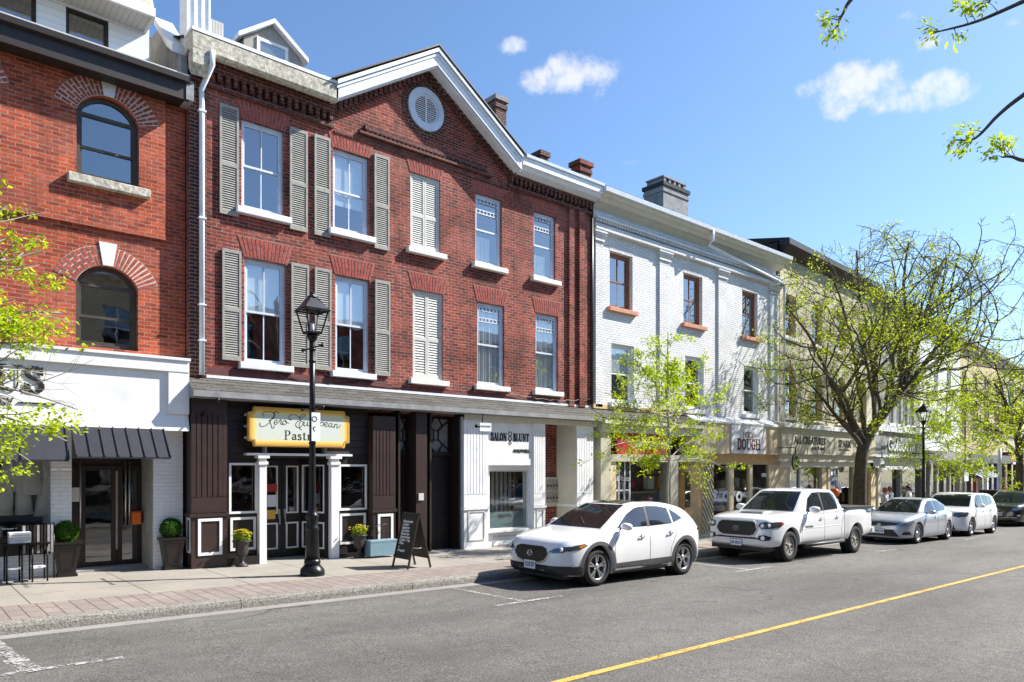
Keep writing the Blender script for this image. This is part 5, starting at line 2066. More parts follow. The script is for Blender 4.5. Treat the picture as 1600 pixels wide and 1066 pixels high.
T_, t_n = 'T', 't'
SER = {   # glyph: (advance, [(thick?, curved?, points)...]); thick strokes take the broad nib
    'U': (.92, [(1, 1, [(.18, 1), (.18, .5), (.2, .2), (.34, .04)]), (0, 1, [(.34, .04), (.5, .0), (.66, .08), (.74, .3), (.74, .6), (.74, 1)]), (0, 0, [(.02, 1), (.34, 1)]), (0, 0, [(.6, 1), (.88, 1)])]),
    'S': (.74, [(1, 1, [(.56, .70), (.50, .9), (.34, 1), (.18, .93), (.12, .76), (.2, .6), (.38, .5), (.55, .38), (.6, .2), (.5, .05), (.32, .0), (.16, .1), (.1, .3)]), (0, 0, [(.62, .98), (.62, .68)]), (0, 0, [(.04, .34), (.04, .02)])]),
    'P': (.66, [(1, 0, [(.16, 0), (.16, 1)]), (0, 1, [(.16, 1), (.36, 1), (.5, .93)]), (1, 1, [(.48, .94), (.55, .76), (.48, .56)]), (0, 1, [(.5, .54), (.36, .48), (.16, .48)]), (0, 0, [(.02, 0), (.32, 0)]), (0, 0, [(.02, 1), (.2, 1)])]),
    'A': (.80, [(1, 0, [(.36, 1), (.66, 0)]), (0, 0, [(.36, 1), (.1, 0)]), (0, 0, [(.2, .34), (.54, .34)]), (0, 0, [(0, 0), (.22, 0)]), (0, 0, [(.52, 0), (.8, 0)])]),
    'L': (.66, [(1, 0, [(.16, 0), (.16, 1)]), (0, 0, [(.02, 1), (.32, 1)]), (0, 0, [(.02, 0), (.58, 0), (.6, .28)])]),
    'O': (.84, [(1, 1, [(.4, 1), (.14, .8), (.1, .5), (.14, .2), (.4, 0)]), (1, 1, [(.4, 0), (.66, .2), (.7, .5), (.66, .8), (.4, 1)])]),
    'N': (.86, [(0, 0, [(.14, 0), (.14, 1)]), (1, 0, [(.14, 1), (.68, 0)]), (0, 0, [(.68, 0), (.68, 1)]), (0, 0, [(.0, 0), (.28, 0)]), (0, 0, [(.54, 1), (.82, 1)])]),
    'B': (.70, [(1, 0, [(.16, 0), (.16, 1)]), (0, 0, [(.02, 1), (.36, 1)]), (1, 1, [(.4, 1), (.5, .78), (.4, .54)]), (0, 0, [(.16, .53), (.4, .53)]), (1, 1, [(.42, .53), (.56, .28), (.42, 0)]), (0, 0, [(.02, 0), (.42, 0)])]),
    'T': (.72, [(1, 0, [(.34, 0), (.34, 1)]), (0, 0, [(.02, .76), (.04, 1), (.64, 1), (.66, .76)]), (0, 0, [(.2, 0), (.48, 0)])]),
    'D': (.82, [(1, 0, [(.16, 0), (.16, 1)]), (0, 0, [(.02, 1), (.36, 1)]), (1, 1, [(.36, 1), (.64, .8), (.66, .5), (.64, .2), (.36, 0)]), (0, 0, [(.02, 0), (.36, 0)])]),
    'G': (.84, [(1, 1, [(.62, .8), (.4, 1), (.16, .82), (.1, .5), (.16, .18), (.42, 0), (.64, .1)]), (1, 0, [(.64, .42), (.64, .05)]), (0, 0, [(.5, .42), (.78, .42)])]),
    'H': (.88, [(1, 0, [(.16, 0), (.16, 1)]), (1, 0, [(.68, 0), (.68, 1)]), (0, 0, [(.16, .52), (.68, .52)]), (0, 0, [(.02, 0), (.3, 0)]), (0, 0, [(.02, 1), (.3, 1)]), (0, 0, [(.54, 0), (.82, 0)]), (0, 0, [(.54, 1), (.82, 1)])]),
    'Y': (.8, [(1, 0, [(.12, 1), (.38, .5)]), (0, 0, [(.66, 1), (.38, .5)]), (1, 0, [(.38, .5), (.38, 0)]), (0, 0, [(.24, 0), (.52, 0)])]),
    'a': (.52, [(1, 1, [(.12, .48), (.22, .6), (.36, .56), (.38, .4)]), (1, 0, [(.38, .4), (.38, .04), (.46, 0)]), (1, 1, [(.38, .34), (.14, .28), (.1, .1), (.2, 0), (.36, .1)])]),
    's': (.44, [(1, 1, [(.32, .5), (.2, .62), (.08, .5), (.2, .34), (.34, .22), (.28, .02), (.14, .0), (.06, .12)])]),
    't': (.38, [(1, 1, [(.16, .82), (.16, .12), (.22, 0), (.32, .05)]), (0, 0, [(.04, .62), (.3, .62)])]),
    'r': (.44, [(1, 0, [(.14, 0), (.14, .6)]), (0, 1, [(.14, .4), (.24, .58), (.36, .58)]), (0, 0, [(.02, 0), (.26, 0)]), (0, 0, [(.04, .6), (.14, .6)])]),
    'y': (.54, [(1, 0, [(.1, .6), (.28, .04)]), (0, 1, [(.46, .6), (.28, .04), (.2, -.2), (.08, -.26)]), (0, 0, [(0, .6), (.2, .6)]), (0, 0, [(.36, .6), (.54, .6)])]),
    'n': (.56, [(1, 0, [(.12, 0), (.12, .6)]), (1, 1, [(.12, .42), (.26, .6), (.38, .5), (.4, 0)])]),
    ' ': (.4, []),
}


def serif(b, text, x, z, h, y, th=.17, tn=.05, track=.06, xs=1.0):
    for ch in text:
        adv, st = SER[ch]
        for thick, cur, pts in st:
            q = [(x + p[0] * h * xs, z + p[1] * h) for p in pts]
            stroke(b, q, (th if thick else tn) * h, tn * h, y, bool(cur), k=5)
        x += (adv + track) * h * xs
    return x


def sans(text, x, z, size, y, mat_, root, name='lettering', width=None, ext=.004, bold=0.0, rot=0.0, align='LEFT', yaw=0.0, shear=0.0):
    cu = bpy.data.curves.new('txt', 'FONT')
    cu.body = text
    cu.size = size
    cu.extrude = ext
    cu.offset = bold
    cu.shear = shear
    cu.align_x = align
    cu.resolution_u = 2
    ob = bpy.data.objects.new('txt', cu)
    C.objects.link(ob)
    bpy.context.view_layer.update()
    me = bpy.data.meshes.new_from_object(ob)
    C.objects.unlink(ob)
    bpy.data.objects.remove(ob)
    bpy.data.curves.remove(cu)
    if width:
        xs_ = [v.co.x for v in me.vertices]
        k = width / (max(xs_) - min(xs_))
        x_min = min(xs_) if align == 'LEFT' else 0
        for v in me.vertices:
            v.co.x = (v.co.x - x_min) * k
    M = Matrix.Rotation(rot, 4, 'Y') @ Matrix.Rotation(yaw, 4, 'Z') @ Matrix.Rotation(R(90), 4, 'X')
    sh = wloc(root)
    me.transform(Matrix.Translation(Vector((x, y, z)) - sh) @ M)
    me.materials.clear()
    me.materials.append(mat_)
    o = bpy.data.objects.new(name, me)
    link(o, root)
    return o


# ---- pastry shop board: gold-edged pale panel with notched corners
VG = 14.44
sg = thing('shop_sign', 'cream and gold board with notched corners and dark script over the pastry shop doors', 'sign', ((U(388, VG) + U(546, VG)) / 2, VG, Z(388, 697, VG)))
sx0, sx1 = U(388, VG), U(546, VG)
sz0, sz1 = (Z(388, 697, VG) + Z(546, 701, VG)) / 2, (Z(388, 634, VG) + Z(546, 644, VG)) / 2


def notched(d, c=.12):
    a, b_, e_, f_ = sx0 + d, sx1 - d, sz0 + d, sz1 - d
    return [(a + c, e_), (b_ - c, e_), (b_ - c * .8, e_ + c * .8), (b_, e_ + c), (b_, f_ - c), (b_ - c * .8, f_ - c * .8), (b_ - c, f_), (a + c, f_), (a + c * .8, f_ - c * .8), (a, f_ - c), (a, e_ + c), (a + c * .8, e_ + c * .8)]


MB().prism(notched(0), VG, VG + .07).build('panel', MT['gold'], sg)
gp = NB('sign_gradient')                   # the printed board shades from gold edges to a pale centre
sp = gp.n('ShaderNodeSeparateXYZ')
gp.L(gp.tc.outputs['Generated'], sp.inputs[0])
dx_ = nmath('MULTIPLY', nmath('ABSOLUTE', nmath('SUBTRACT', sp.outputs['X'], .5, gp.t), None, gp.t), 2.0, gp.t)
dz_ = nmath('MULTIPLY', nmath('ABSOLUTE', nmath('SUBTRACT', sp.outputs['Z'], .5, gp.t), None, gp.t), 2.0, gp.t)
ex_ = nmath('MULTIPLY', nmath('SUBTRACT', 1.0, dx_, gp.t), 2.6, gp.t)
ez_ = nmath('SUBTRACT', 1.0, dz_, gp.t)
ed = nmath('MINIMUM', ex_, ez_, gp.t)
gp.col(gp.ramp(ed, [(0, (.80, .36, .03)), (.10, (.82, .50, .06)), (.22, (.72, .66, .30)), (.36, (.60, .64, .54)), (1, (.60, .65, .60))]))
gp.set(Roughness=.5)
MT['sign_gradient'] = gp.m
MB().prism(notched(.045), VG - .006, VG + .01).build('printed_face', MT['sign_gradient'], sg)
b = MB()
lp = notched(.03)
for i in range(len(lp)):
    b.bar((lp[i][0], VG - .004, lp[i][1]), (lp[(i + 1) % len(lp)][0], VG - .004, lp[(i + 1) % len(lp)][1]), .012, .012)
b.build('border', MT['tan_wood'], sg)


def sm(x, y):                              # the board's own drawing, in units of its printed artwork
    px, py = 380 + x / 8.889, 625 + y / 8.889
    return (U(px, VG), Z(px, py, VG))


b = MB()
yS = VG - .008
SCR = [[(300, 222), (272, 222), (268, 195), (300, 165), (370, 165), (425, 190), (437, 225), (415, 262), (355, 285)],
       [(436, 180), (405, 255), (355, 320), (300, 362), (255, 372), (232, 350), (232, 322)],
       [(365, 285), (382, 335), (398, 385), (420, 392), (432, 362)], [(415, 182), (462, 160), (492, 186)],
       [(430, 322), (465, 305), (468, 282), (442, 284), (428, 318), (446, 342), (482, 320), (508, 288), (516, 272)], [(500, 290), (530, 284), (520, 325), (538, 342), (556, 325)],
       [(578, 284), (552, 302), (546, 330), (566, 347), (594, 330), (598, 300), (578, 284), (600, 312), (634, 324)],
       [(668, 262), (660, 280), (638, 268), (636, 228), (672, 204), (735, 214), (782, 250), (832, 240), (858, 214), (838, 203), (800, 220), (782, 252), (800, 282), (755, 300), (728, 338), (744, 378), (786, 384), (822, 345), (832, 306), (800, 302), (776, 340), (782, 392), (808, 416)],
       [(852, 305), (840, 345), (858, 362), (884, 340), (897, 305), (890, 348), (905, 362), (930, 335)],
       [(935, 310), (950, 300), (948, 362)], [(948, 330), (968, 312)], [(1000, 315), (978, 330), (980, 358), (1004, 362), (1020, 342), (1000, 315)],
       [(1078, 308), (1052, 368), (1022, 428)], [(1066, 330), (1096, 306), (1120, 326), (1104, 360), (1064, 354)],
       [(1130, 352), (1166, 334), (1160, 312), (1136, 322), (1130, 352), (1150, 374), (1190, 352)],
       [(1228, 330), (1200, 328), (1186, 358), (1204, 378), (1228, 352), (1234, 330), (1226, 368), (1244, 382), (1264, 360)],
       [(1272, 336), (1262, 386)], [(1266, 360), (1292, 336), (1306, 348), (1298, 380), (1316, 390), (1352, 350)]]
for s_ in SCR:
    stroke(b, s_, .012, .008, yS, True, k=5, mp=sm)
b.build('script_lettering', MT['ink'], sg)
b = MB()
pz = (sm(600, 548)[1] + sm(900, 560)[1]) / 2
ph = .185
xw = serif(MB(), 'Pastry', 0, 0, 1, 0)
pw = sm(1035, 500)[0] - sm(568, 500)[0]
serif(b, 'Pastry', sm(568, 500)[0], pz - .0, ph, yS, th=.15, tn=.045, xs=pw / (xw * ph), track=.06)
b.build('serif_lettering', MT['ink'], sg)
for px in (418, 512):
    MB().box(U(px, VG) - .02, U(px, VG) + .02, VG + .08, VW - .03, sz0 - .12, sz0 + .3).build('bracket', MT['cement_grey'], sg)

# ---- big serif name on the white fascia at the left
yf = VB - .012
t = thing('shop_sign', 'large black serif letters standing on the white shop fascia at the left edge', 'sign', (2.0, VB, 3.1))
b = MB()
zU0, zU1 = Z(70, 614, VB), Z(70, 575, VB)
hS = zU1 - zU0
serif(b, 'US', U(-9, VB), zU0, hS, VB - .02, th=.20, tn=.055, xs=1.0, track=.02)
b2 = MB()
b.build('serif_lettering', MT['ink'], t)
b = MB()
serif(b, 'n', U(-2, VB), Z(5, 633, VB), .2, VB - .012, th=.14, tn=.06)
serif(b, 'y', U(9, VB), Z(5, 633, VB), .2, VB - .012, th=.10, tn=.06)
b.build('small_lettering', MT['ink'], t)
MB().box(U(28, VB), U(86, VB), VB - .02, VB - .001, Z(50, 631, VB), Z(50, 629, VB)).build('rule', MT['ink'], t)

# ---- salon lettering
ys = VWs - .105
t = thing('shop_sign', 'black serif lettering with a small emblem on the white board above the salon window', 'sign', (U(800, ys), ys, Z(800, 690, ys)))
b = MB()
za, zb = Z(800, 692, ys), Z(800, 680, ys)
hh = .16
zc_ = Z(790, 689, ys)


def serif_fit(b, text, xa, xc, z, h, y, **kw):
    w_ = serif(MB(), text, 0, 0, 1, 0, track=kw.get('track', .06))
    serif(b, text, xa, z, h, y, xs=(xc - xa) / (w_ * h), **kw)


serif_fit(b, 'SALON', U(767, ys), U(792, ys), zc_, .20, ys - .001, th=.2, tn=.09)
serif_fit(b, 'BLUNT', U(802, ys), U(827, ys), zc_, .20, ys - .001, th=.2, tn=.09)
b.build('serif_lettering', MT['ink'], t)
b = MB()
xm = U(797, ys)
for dz in (.0, .13):                       # comb-and-loop emblem between the words
    pts = [(xm + .055 * math.cos(a * math.pi / 6), zc_ + .06 + dz + .055 * math.sin(a * math.pi / 6)) for a in range(13)]
    stroke(b, pts, .018, .018, ys - .001, False)
stroke(b, [(xm - .05, zc_ - .06), (xm, zc_ - .1), (xm + .05, zc_ - .06), (xm, zc_ + .0), (xm - .05, zc_ - .06)], .016, .016, ys - .001, False)
b.build('emblem', MT['ink'], t)
sans('GOLDWELL.', U(802, ys), Z(815, 707, ys), .115, ys - .003, MT['ink'], t, bold=.006, width=U(828, ys) - U(802, ys))
t = thing('hanging_sign', 'small grey projecting sign on a bracket at the top corner of the salon pilaster', 'sign', (U(748, 14.1), 14.1, Z(757, 675, 14.1)))
q0, q1 = U(749, 14.1), U(767, 14.1)
MB().box(q0, q1, 14.08, 14.11, Z(757, 674, 14.1), Z(757, 661, 14.1)).build('panel', MT['white_trim'], t)
sans('SALON & BLUNT', q0 + .03, Z(757, 668, 14.1), .07, 14.078, MT['ink'], t, width=q1 - q0 - .06, ext=.001)
MB().bar((q0 + .1, 14.1, Z(757, 661, 14.1)), (q0 + .1, 14.1, 3.36), .02).tube([(q0 - .12, 14.1, Z(745, 666, 14.1)), (q0, 14.1, Z(745, 666, 14.1))], .04, 8).build('bracket', MT['metal_black'], t)
sans('GOLDWELL', U(778, VWs + .07), Z(790, 808, VWs + .07), .13, VWs + .0640, MT['ink'], red, width=U(800, VWs + .07) - U(778, VWs + .07), ext=.001)

# ---- red sign behind the young tree, window lettering
t = thing('shop_sign', 'red sign board under the beige hood, half hidden by the young tree', 'sign', (18, 14.5, 2.5))
MB().box(v0 + .75, U(1040, 14.5), 14.47, 14.56, 2.42, 3.08).build('panel', MT['red_sign'], t)
sans('CARDS & VARIETY', U(985, 14.5), 2.62, .3, 14.468, MT['plate_white'], t, width=2.0)
sans('Brands & Variety', U(946, 14.57), Z(965, 752, 14.57), .26, 14.566, MT['plate_white'], wb, width=U(985, 14.57) - U(946, 14.57), ext=.001)
MB().box(v0 + .75, U(986, 14.57), 14.575, 14.58, Z(965, 754, 14.57) + .02, 2.2).build('window_header', MT['black_paint'], wb)

# ---- HOLY DOUGH board
ys = VP - .01
t = thing('shop_sign', 'white speckled board with dark red lettering on the cream boarded fascia', 'sign', (U(1168, ys), ys, zc0))
sp_m = NB('speckled_board')
vo = sp_m.n('ShaderNodeTexVoronoi')
vo.inputs['Scale'].default_value = 9
sp_m.L(sp_m.tc.outputs['Object'], vo.inputs['Vector'])
sp_m.col(sp_m.ramp(vo.outputs['Distance'], [(.18, (.10, .10, .11)), (.3, (.75, .75, .77))]))
MT['speckled_board'] = sp_m.m
h0, h1 = U(1142, ys), U(1195, ys)
MB().box(h0, h1, ys - .03, ys + .0, zc0 + .02, zc1 - .02).build('panel', MT['speckled_board'], t)
MB().box(h0 + .35, h1 - .30, ys - .034, ys - .03, zc0 + .10, zc1 - .10).build('face', MT['plate_white'], t)
b = MB()
serif_fit(b, 'HOLY', U(1160, ys), U(1176, ys), Z(1168, 684, ys), .20, ys - .036, th=.22, tn=.12)
serif_fit(b, 'DOUGH', U(1151, ys), U(1187, ys), Z(1168, 702, ys), .36, ys - .036, th=.24, tn=.13)
b.build('serif_lettering', MT['maroon'], t)
sans('BAGELS  BAKERY  CAFE', U(1151, ys), zc0 + .13, .11, ys - .037, MT['ink'], t, width=U(1187, ys) - U(1151, ys), ext=.001)
yy = V2 + .045
for (txt, pa, pc, py, h) in (('The Artisanal', 1115, 1139, 771, .17), ('BAGELS', 1115, 1129, 780, .34), ('HOLY', 1147, 1153, 776, .3), ('BAGELS', 1159, 1173, 777, .26), ('OPEN', 1190, 1198, 745, .18)):
    sans(txt, U(pa, yy), Z(pa, py, yy), h, yy, MT['plate_white'], wb, width=U(pc, yy) - U(pa, yy), ext=.001, bold=.006)
b = MB()
for px in (1134, 1155):
    xm, zm = U(px, yy), Z(px, 776, yy)
    stroke(b, [(xm + .15 * math.cos(a * math.pi / 8), zm + .15 * math.sin(a * math.pi / 8)) for a in range(17)], .09, .09, yy, False)
b.build('bagel_mark', MT['plate_white'], wb)

# ---- signs of the turned row (built in its frame)
TURN = []


def turned(t):
    TURN.append(t)
    return t


ys = -.425
t = turned(thing('shop_sign', 'longer dark two-line lettering at the left of the olive fascia', 'sign'))
a, c = FX(1241, ys), FX(1290, ys)
sans('ALL CREATURES', a, FZ(1265, 694, ys), .42, ys - .004, MT['ink'], t, width=c - a, bold=.012)
sans('great & small', FX(1268, ys), FZ(1278, 703, ys), .22, ys - .004, MT['ink'], t, width=FX(1289, ys) - FX(1268, ys), bold=.004, shear=.3)
t = turned(thing('shop_sign', 'shorter dark underlined lettering on the olive fascia beside the big trunk', 'sign'))
a, c = FX(1310, ys), FX(1330, ys)
sans('SPARK', a, FZ(1320, 699, ys), .46, ys - .004, MT['ink'], t, width=c - a, bold=.012)
sans('YOUR', FX(1332, ys), FZ(1337, 700, ys), .40, ys - .004, MT['ink'], t, width=FX(1350, ys) - FX(1332, ys), bold=.006)
MB().box(a + .1, c - .2, ys - .01, ys - .001, FZ(1320, 704, ys), FZ(1320, 702.5, ys)).build('underline', MT['ink'], t)


def round_sign(label, px, py, rad, y, face, txt, tm, th):
    x, z = Fp(px, py, y)
    t = turned(thing('hanging_sign', label, 'sign'))
    MB().lathe([(rad, -.03), (rad, .03)], (x, y, z), 28, 'y').build('disc', MT['ink' if face == 'ink' else face], t)
    pts = [(x + (rad - .03) * math.cos(a * math.pi / 14), z + (rad - .03) * math.sin(a * math.pi / 14)) for a in range(29)]
    b = MB()
    stroke(b, pts, .02, .02, y - .034, False)
    b.build('rim', MT[tm], t)
    sans(txt, x, z - th * .35, th, y - .036, MT[tm], t, align='CENTER', bold=.006)
    MB().bar((x, y, z + rad), (x, y, z + rad + .25), .03).bar((x, y - .02, z + rad + .25), (x, 0, z + rad + .25), .03).build('bracket', MT['metal_black'], t)


mat('lime_paint', (.45, .60, .06), .5)
round_sign('round black hanging sign with two lime green letters', 1243, 722, .30, -1.0, 'ink', 'AC', 'lime_paint', .34)
round_sign('round pale grey sign hanging before the dark shopfront', 1378, 727.5, .34, -1.0, 'plate_white', 'SPARK', 'ink', .18)
ys = -.405
t = turned(thing('shop_sign', 'white lettering with dark outlines on the long grey fascia', 'sign'))
sans('Golden m', FX(1387, ys), FZ(1410, 705, ys), .95, ys - .02, MT['plate_white'], t, width=FX(1428, ys) - FX(1387, ys), bold=.02)
sans('Golden m', FX(1386, ys), FZ(1410, 708, ys), .95, ys - .004, MT['ink'], t, width=FX(1428, ys) - FX(1386, ys), bold=.05)
MB().box(FX(1377, ys), FX(1384, ys), ys - .01, ys - .001, FZ(1380, 702, ys), FZ(1380, 697, ys)).build('mark', MT['ink'], t)
t = turned(thing('shop_sign', 'gilt pub lettering on the dark red fascia at the right edge', 'sign'))
sans('AUDI', FX(1580, -.62), 2.55, .6, -.604, MT['gold'], t, width=FX(1596, -.62) - FX(1580, -.62), bold=.02)
t = turned(thing('open_sign', 'small blue and white OPEN notice in the window left of the big trunk', 'notice'))
x, z = Fp(1302, 750, -.1)
MB().box(x - .45, x + .5, -.11, -.09, z - .25, z + .5).build('panel', MT['navy_paint'], t)
sans('OPEN', x - .35, z - .08, .3, -.112, MT['plate_white'], t, width=.75)
MB().box(x - .3, x - .12, -.115, -.11, z + .2, z + .45).box(x + .05, x + .23, -.115, -.11, z + .2, z + .45).build('mark', MT['plate_white'], t)
for t in TURN:
    t.location = (OX, OY, 0)
    t.rotation_euler.z = PHI
# ================================================================== STREET FURNITURE
def street_lamp():
    t = thing('street_lamp', 'black cast-iron street lamp with a four-sided lantern and crossbars outside the pastry shop', 'street lamp')
    b = MB()
    # octagonal moulded foot
    b.lathe([(.225, 0), (.235, .04), (.225, .11), (.17, .17), (.145, .20)], n=8)
    b.lathe([(.140, .20), (.150, .24), (.138, .30)], n=16)
    b.build('base', MT['metal_black'], t)
    b = MB()
    b.lathe([(.128, .30), (.118, .62), (.108, .80), (.112, .82), (.125, .84), (.125, .87), (.108, .90), (.102, 1.02), (.106, 1.05), (.118, 1.07),
             (.118, 1.10), (.095, 1.13), (.080, 1.18), (.064, 1.30), (.058, 2.2), (.052, 3.2), (.048, 4.28)], n=16)
    for z in (2.4, 3.02, 3.9, 4.12):
        b.lathe([(.058, z), (.066, z + .01), (.066, z + .035), (.056, z + .045)], n=16)
    b.build('pole', MT['metal_black'], t)
    b = MB()
    b.lathe([(.048, 4.28), (.085, 4.33), (.10, 4.40), (.06, 4.42)], n=16)
    zb, zm, zt = 4.44, 4.84, 5.08
    rb, rm, rt = .12, .212, .07
    cs = [(-1, -1), (1, -1), (1, 1), (-1, 1)]
    for (x, y) in cs:
        b.bar((x * rb, y * rb, zb), (x * rm, y * rm, zm), .022)
        b.bar((x * rm, y * rm, zm + .012), (x * rt, y * rt, zt), .022)
    for i in range(4):
        p, q = cs[i], cs[(i + 1) % 4]
        b.bar((p[0] * rb, p[1] * rb, zb), (q[0] * rb, q[1] * rb, zb), .03)
        b.bar((p[0] * rm * 1.1, p[1] * rm * 1.1, zm + .01), (q[0] * rm * 1.1, q[1] * rm * 1.1, zm + .01), .03)
    b.box(-rb, rb, -rb, rb, zb - .025, zb - .015)
    lt = b.build('lantern', MT['metal_black'], t)
    b = MB()
    for i in range(4):
        p, q = cs[i], cs[(i + 1) % 4]
        b.face([(p[0] * rm * 1.08, p[1] * rm * 1.08, zm + .03), (q[0] * rm * 1.08, q[1] * rm * 1.08, zm + .03), (q[0] * rt, q[1] * rt, zt), (p[0] * rt, p[1] * rt, zt)])
        b.face([(q[0] * rm * 1.0, q[1] * rm * 1.0, zm + .026), (p[0] * rm * 1.0, p[1] * rm * 1.0, zm + .026), (p[0] * rt * .9, p[1] * rt * .9, zt - .01), (q[0] * rt * .9, q[1] * rt * .9, zt - .01)])
    b.lathe([(.085, zt), (.09, zt + .03), (.05, zt + .05), (.05, zt + .09), (.06, zt + .1), (.0, zt + .12)], n=12)
    b.build('lantern_roof', MT['roof_metal'], lt)
    b = MB()
    for i in range(4):
        p, q = cs[i], cs[(i + 1) % 4]
        k = .97
        b.face([(p[0] * rb * k, p[1] * rb * k, zb), (q[0] * rb * k, q[1] * rb * k, zb), (q[0] * rm * k, q[1] * rm * k, zm), (p[0] * rm * k, p[1] * rm * k, zm)])
    b.build('lantern_glass', MT['glass_lantern'], lt)
    MB().lathe([(.03, zb), (.035, zb + .1), (.03, zb + .18), (.0, zb + .2)], n=10).build('bulb', MT['plate_white'], lt)
    for z, L_ in ((4.17, .40), (3.06, .42)):
        b = MB()
        for s in (-1, 1):
            b.tube([(0, 0, z), (0, s * L_, z)], .014, 6)
            b.lathe([(0, -.03), (.028, -.02), (.034, 0), (.028, .02), (0, .03)], (0, s * L_, z), 8, 'y', caps=False)
        b.build('crossbar', MT['metal_black'], t)
    return t


glass_mat('glass_lantern', .03, (.93, .95, .97))
L1 = street_lamp()
lp = on_ground(488, 899, .15)
b = MB().box(-.085, .085, -.088, -.078, 2.46, 2.98)
pl = b.build('parking_plate', MT['plate_white'], L1)
pl.location = (.03, 0, 0)
b = MB()
pts = [(.045 * math.cos(a * math.pi / 8), 2.86 + .045 * math.sin(a * math.pi / 8)) for a in range(17)]
stroke(b, pts, .012, .012, -.090, False)
stroke(b, [(.02, 2.72), (-.03, 2.70), (.0, 2.64)], .012, .012, -.090, False)
m_ = b.build('lettering', MT['ink'], pl)
L1.location = (lp[0], lp[1], sw(lp[0]))
L2 = dup(L1, label='black cast-iron street lamp farther down the row beside the young tree', group='street lamps')
L1['group'] = 'street lamps'
u2 = U(1443, 11.85)
L2.location = (u2, 11.85, sw(u2))
for ch in list(L2.children):
    if ch.name.startswith('parking_plate'):
        for g_ in list(ch.children):
            bpy.data.objects.remove(g_)
        bpy.data.objects.remove(ch)
hb = MB().lathe([(0, -.2), (.16, -.15), (.22, 0), (.18, .18), (0, .25)], (.1, -.45, 3.2), 12)


# ---- boxwood balls in tapered planters
def leaf_ball(root, c, rad, n, mt, name, sz=.022, seed=1):
    r_ = random.Random(seed)
    b = MB()
    for i in range(n):
        d = Vector((r_.gauss(0, 1), r_.gauss(0, 1), r_.gauss(0, 1))).normalized()
        p = Vector(c) + d * rad * r_.uniform(.90, 1.05)
        q = (d + Vector((r_.uniform(-.9, .9), r_.uniform(-.9, .9), r_.uniform(-.9, .9)))).normalized()
        a = q.orthogonal().normalized() * sz
        e_ = q.cross(a).normalized() * sz * .6
        b.face([p - a, p - e_, p + a, p + e_])
    return b.build(name, MT[mt], root)


leaf_mat('leaf_box', (.03, .10, .015), (.12, .26, .04))


def planter(label, px, py, h=.58, grp='boxwood planters by the clothes shop door'):
    p = on_ground(px, py, .15)
    t = thing('planter', label, 'planter', (p[0], p[1], sw(p[0])), grp)
    g = sw(p[0]) - .003
    x, y = p
    b = MB()
    def tier(r0, r1, z0, z1):
        b.hexa([(x - r0, y - r0, g + z0), (x + r0, y - r0, g + z0), (x + r0, y + r0, g + z0), (x - r0, y + r0, g + z0),
                (x - r1, y - r1, g + z1), (x + r1, y - r1, g + z1), (x + r1, y + r1, g + z1), (x - r1, y + r1, g + z1)])
    tier(.155, .155, 0, .05)
    tier(.135, .135, .05, .085)
    tier(.13, .20, .085, .55)
    tier(.215, .215, .55, .575)
    tier(.235, .235, .575, .615)
    pot = b.build('pot', MT['planter_brown'], t)
    b = MB()
    for s0, s1, z0, z1 in ((.10, .155, .14, .49),):
        yo = .012
        f0, f1 = .1405 + .0, .19
        for (xa, za, xb, zb) in ((-.085, .14, .085, .14), (.085, .14, .13, .49), (.13, .49, -.13, .49), (-.13, .49, -.085, .14)):
            ya = y - (.13 + .07 * (za - .085) / .465) - .004
            yb = y - (.13 + .07 * (zb - .085) / .465) - .004
            b.bar((x + xa, ya, g + za), (x + xb, yb, g + zb), .016)
    b.build('panel_moulding', MT['planter_brown'], pot)
    core = MB().lathe([(.0, -.185), (.1, -.155), (.165, -.08), (.185, 0), (.165, .08), (.1, .155), (0, .185)], (x, y, g + .78), 16, caps=False).build('shrub', MT['leaf_core'], t)
    leaf_ball(core, (x, y, g + .78), .195, 2200, 'leaf_box', 'foliage', .017, seed=int(px))
    return t


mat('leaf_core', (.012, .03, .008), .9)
planter('tapered black planter with a clipped box ball left of the shop door', 103, 900)
planter('tapered black planter with a clipped box ball right of the door against the white pier', 267, 889)


# ---- cast-iron urns with yellow flowers
def urn(label, px, py):
    p = (U(px, 14.38), 14.38)
    x, y = p
    g = sw(x) - .003
    t = thing('flower_urn', label, 'urn', (x, y, g), 'yellow flower urns at the pastry shop')
    b = MB()
    b.lathe([(.12, 0), (.12, .03), (.10, .045), (.05, .08), (.035, .13), (.055, .165), (.05, .18), (.085, .21), (.115, .26), (.125, .32), (.118, .40), (.13, .46), (.185, .50), (.19, .515), (.17, .52)], (x, y, g), 20)
    b.build('urn', MT['urn_iron'], t)
    leaf_ball(t, (x, y, g + .58), .15, 260, 'leaf_green', 'foliage', .035, seed=int(px))
    r_ = random.Random(int(px))
    b = MB()
    for i in range(80):
        a, rr = r_.uniform(0, 6.28), r_.uniform(0, .23)
        c = Vector((x + rr * math.cos(a), y + rr * math.sin(a), g + .60 + r_.uniform(0, .10) + (.19 - rr) * .3))
        for k in range(5):
            th = k * 1.257 + r_.uniform(0, .3)
            d = Vector((math.cos(th), math.sin(th), .25)) * .030
            e_ = Vector((-math.sin(th), math.cos(th), 0)) * .014
            b.face([c, c + d * .6 - e_, c + d, c + d * .6 + e_])
    b.build('blossom', MT['yellow_petal'], t)
    return t


urn('black iron urn of yellow flowers in front of the left shop window', 378, 882)
urn('black iron urn of yellow flowers right of the pastry shop entrance', 561, 865)

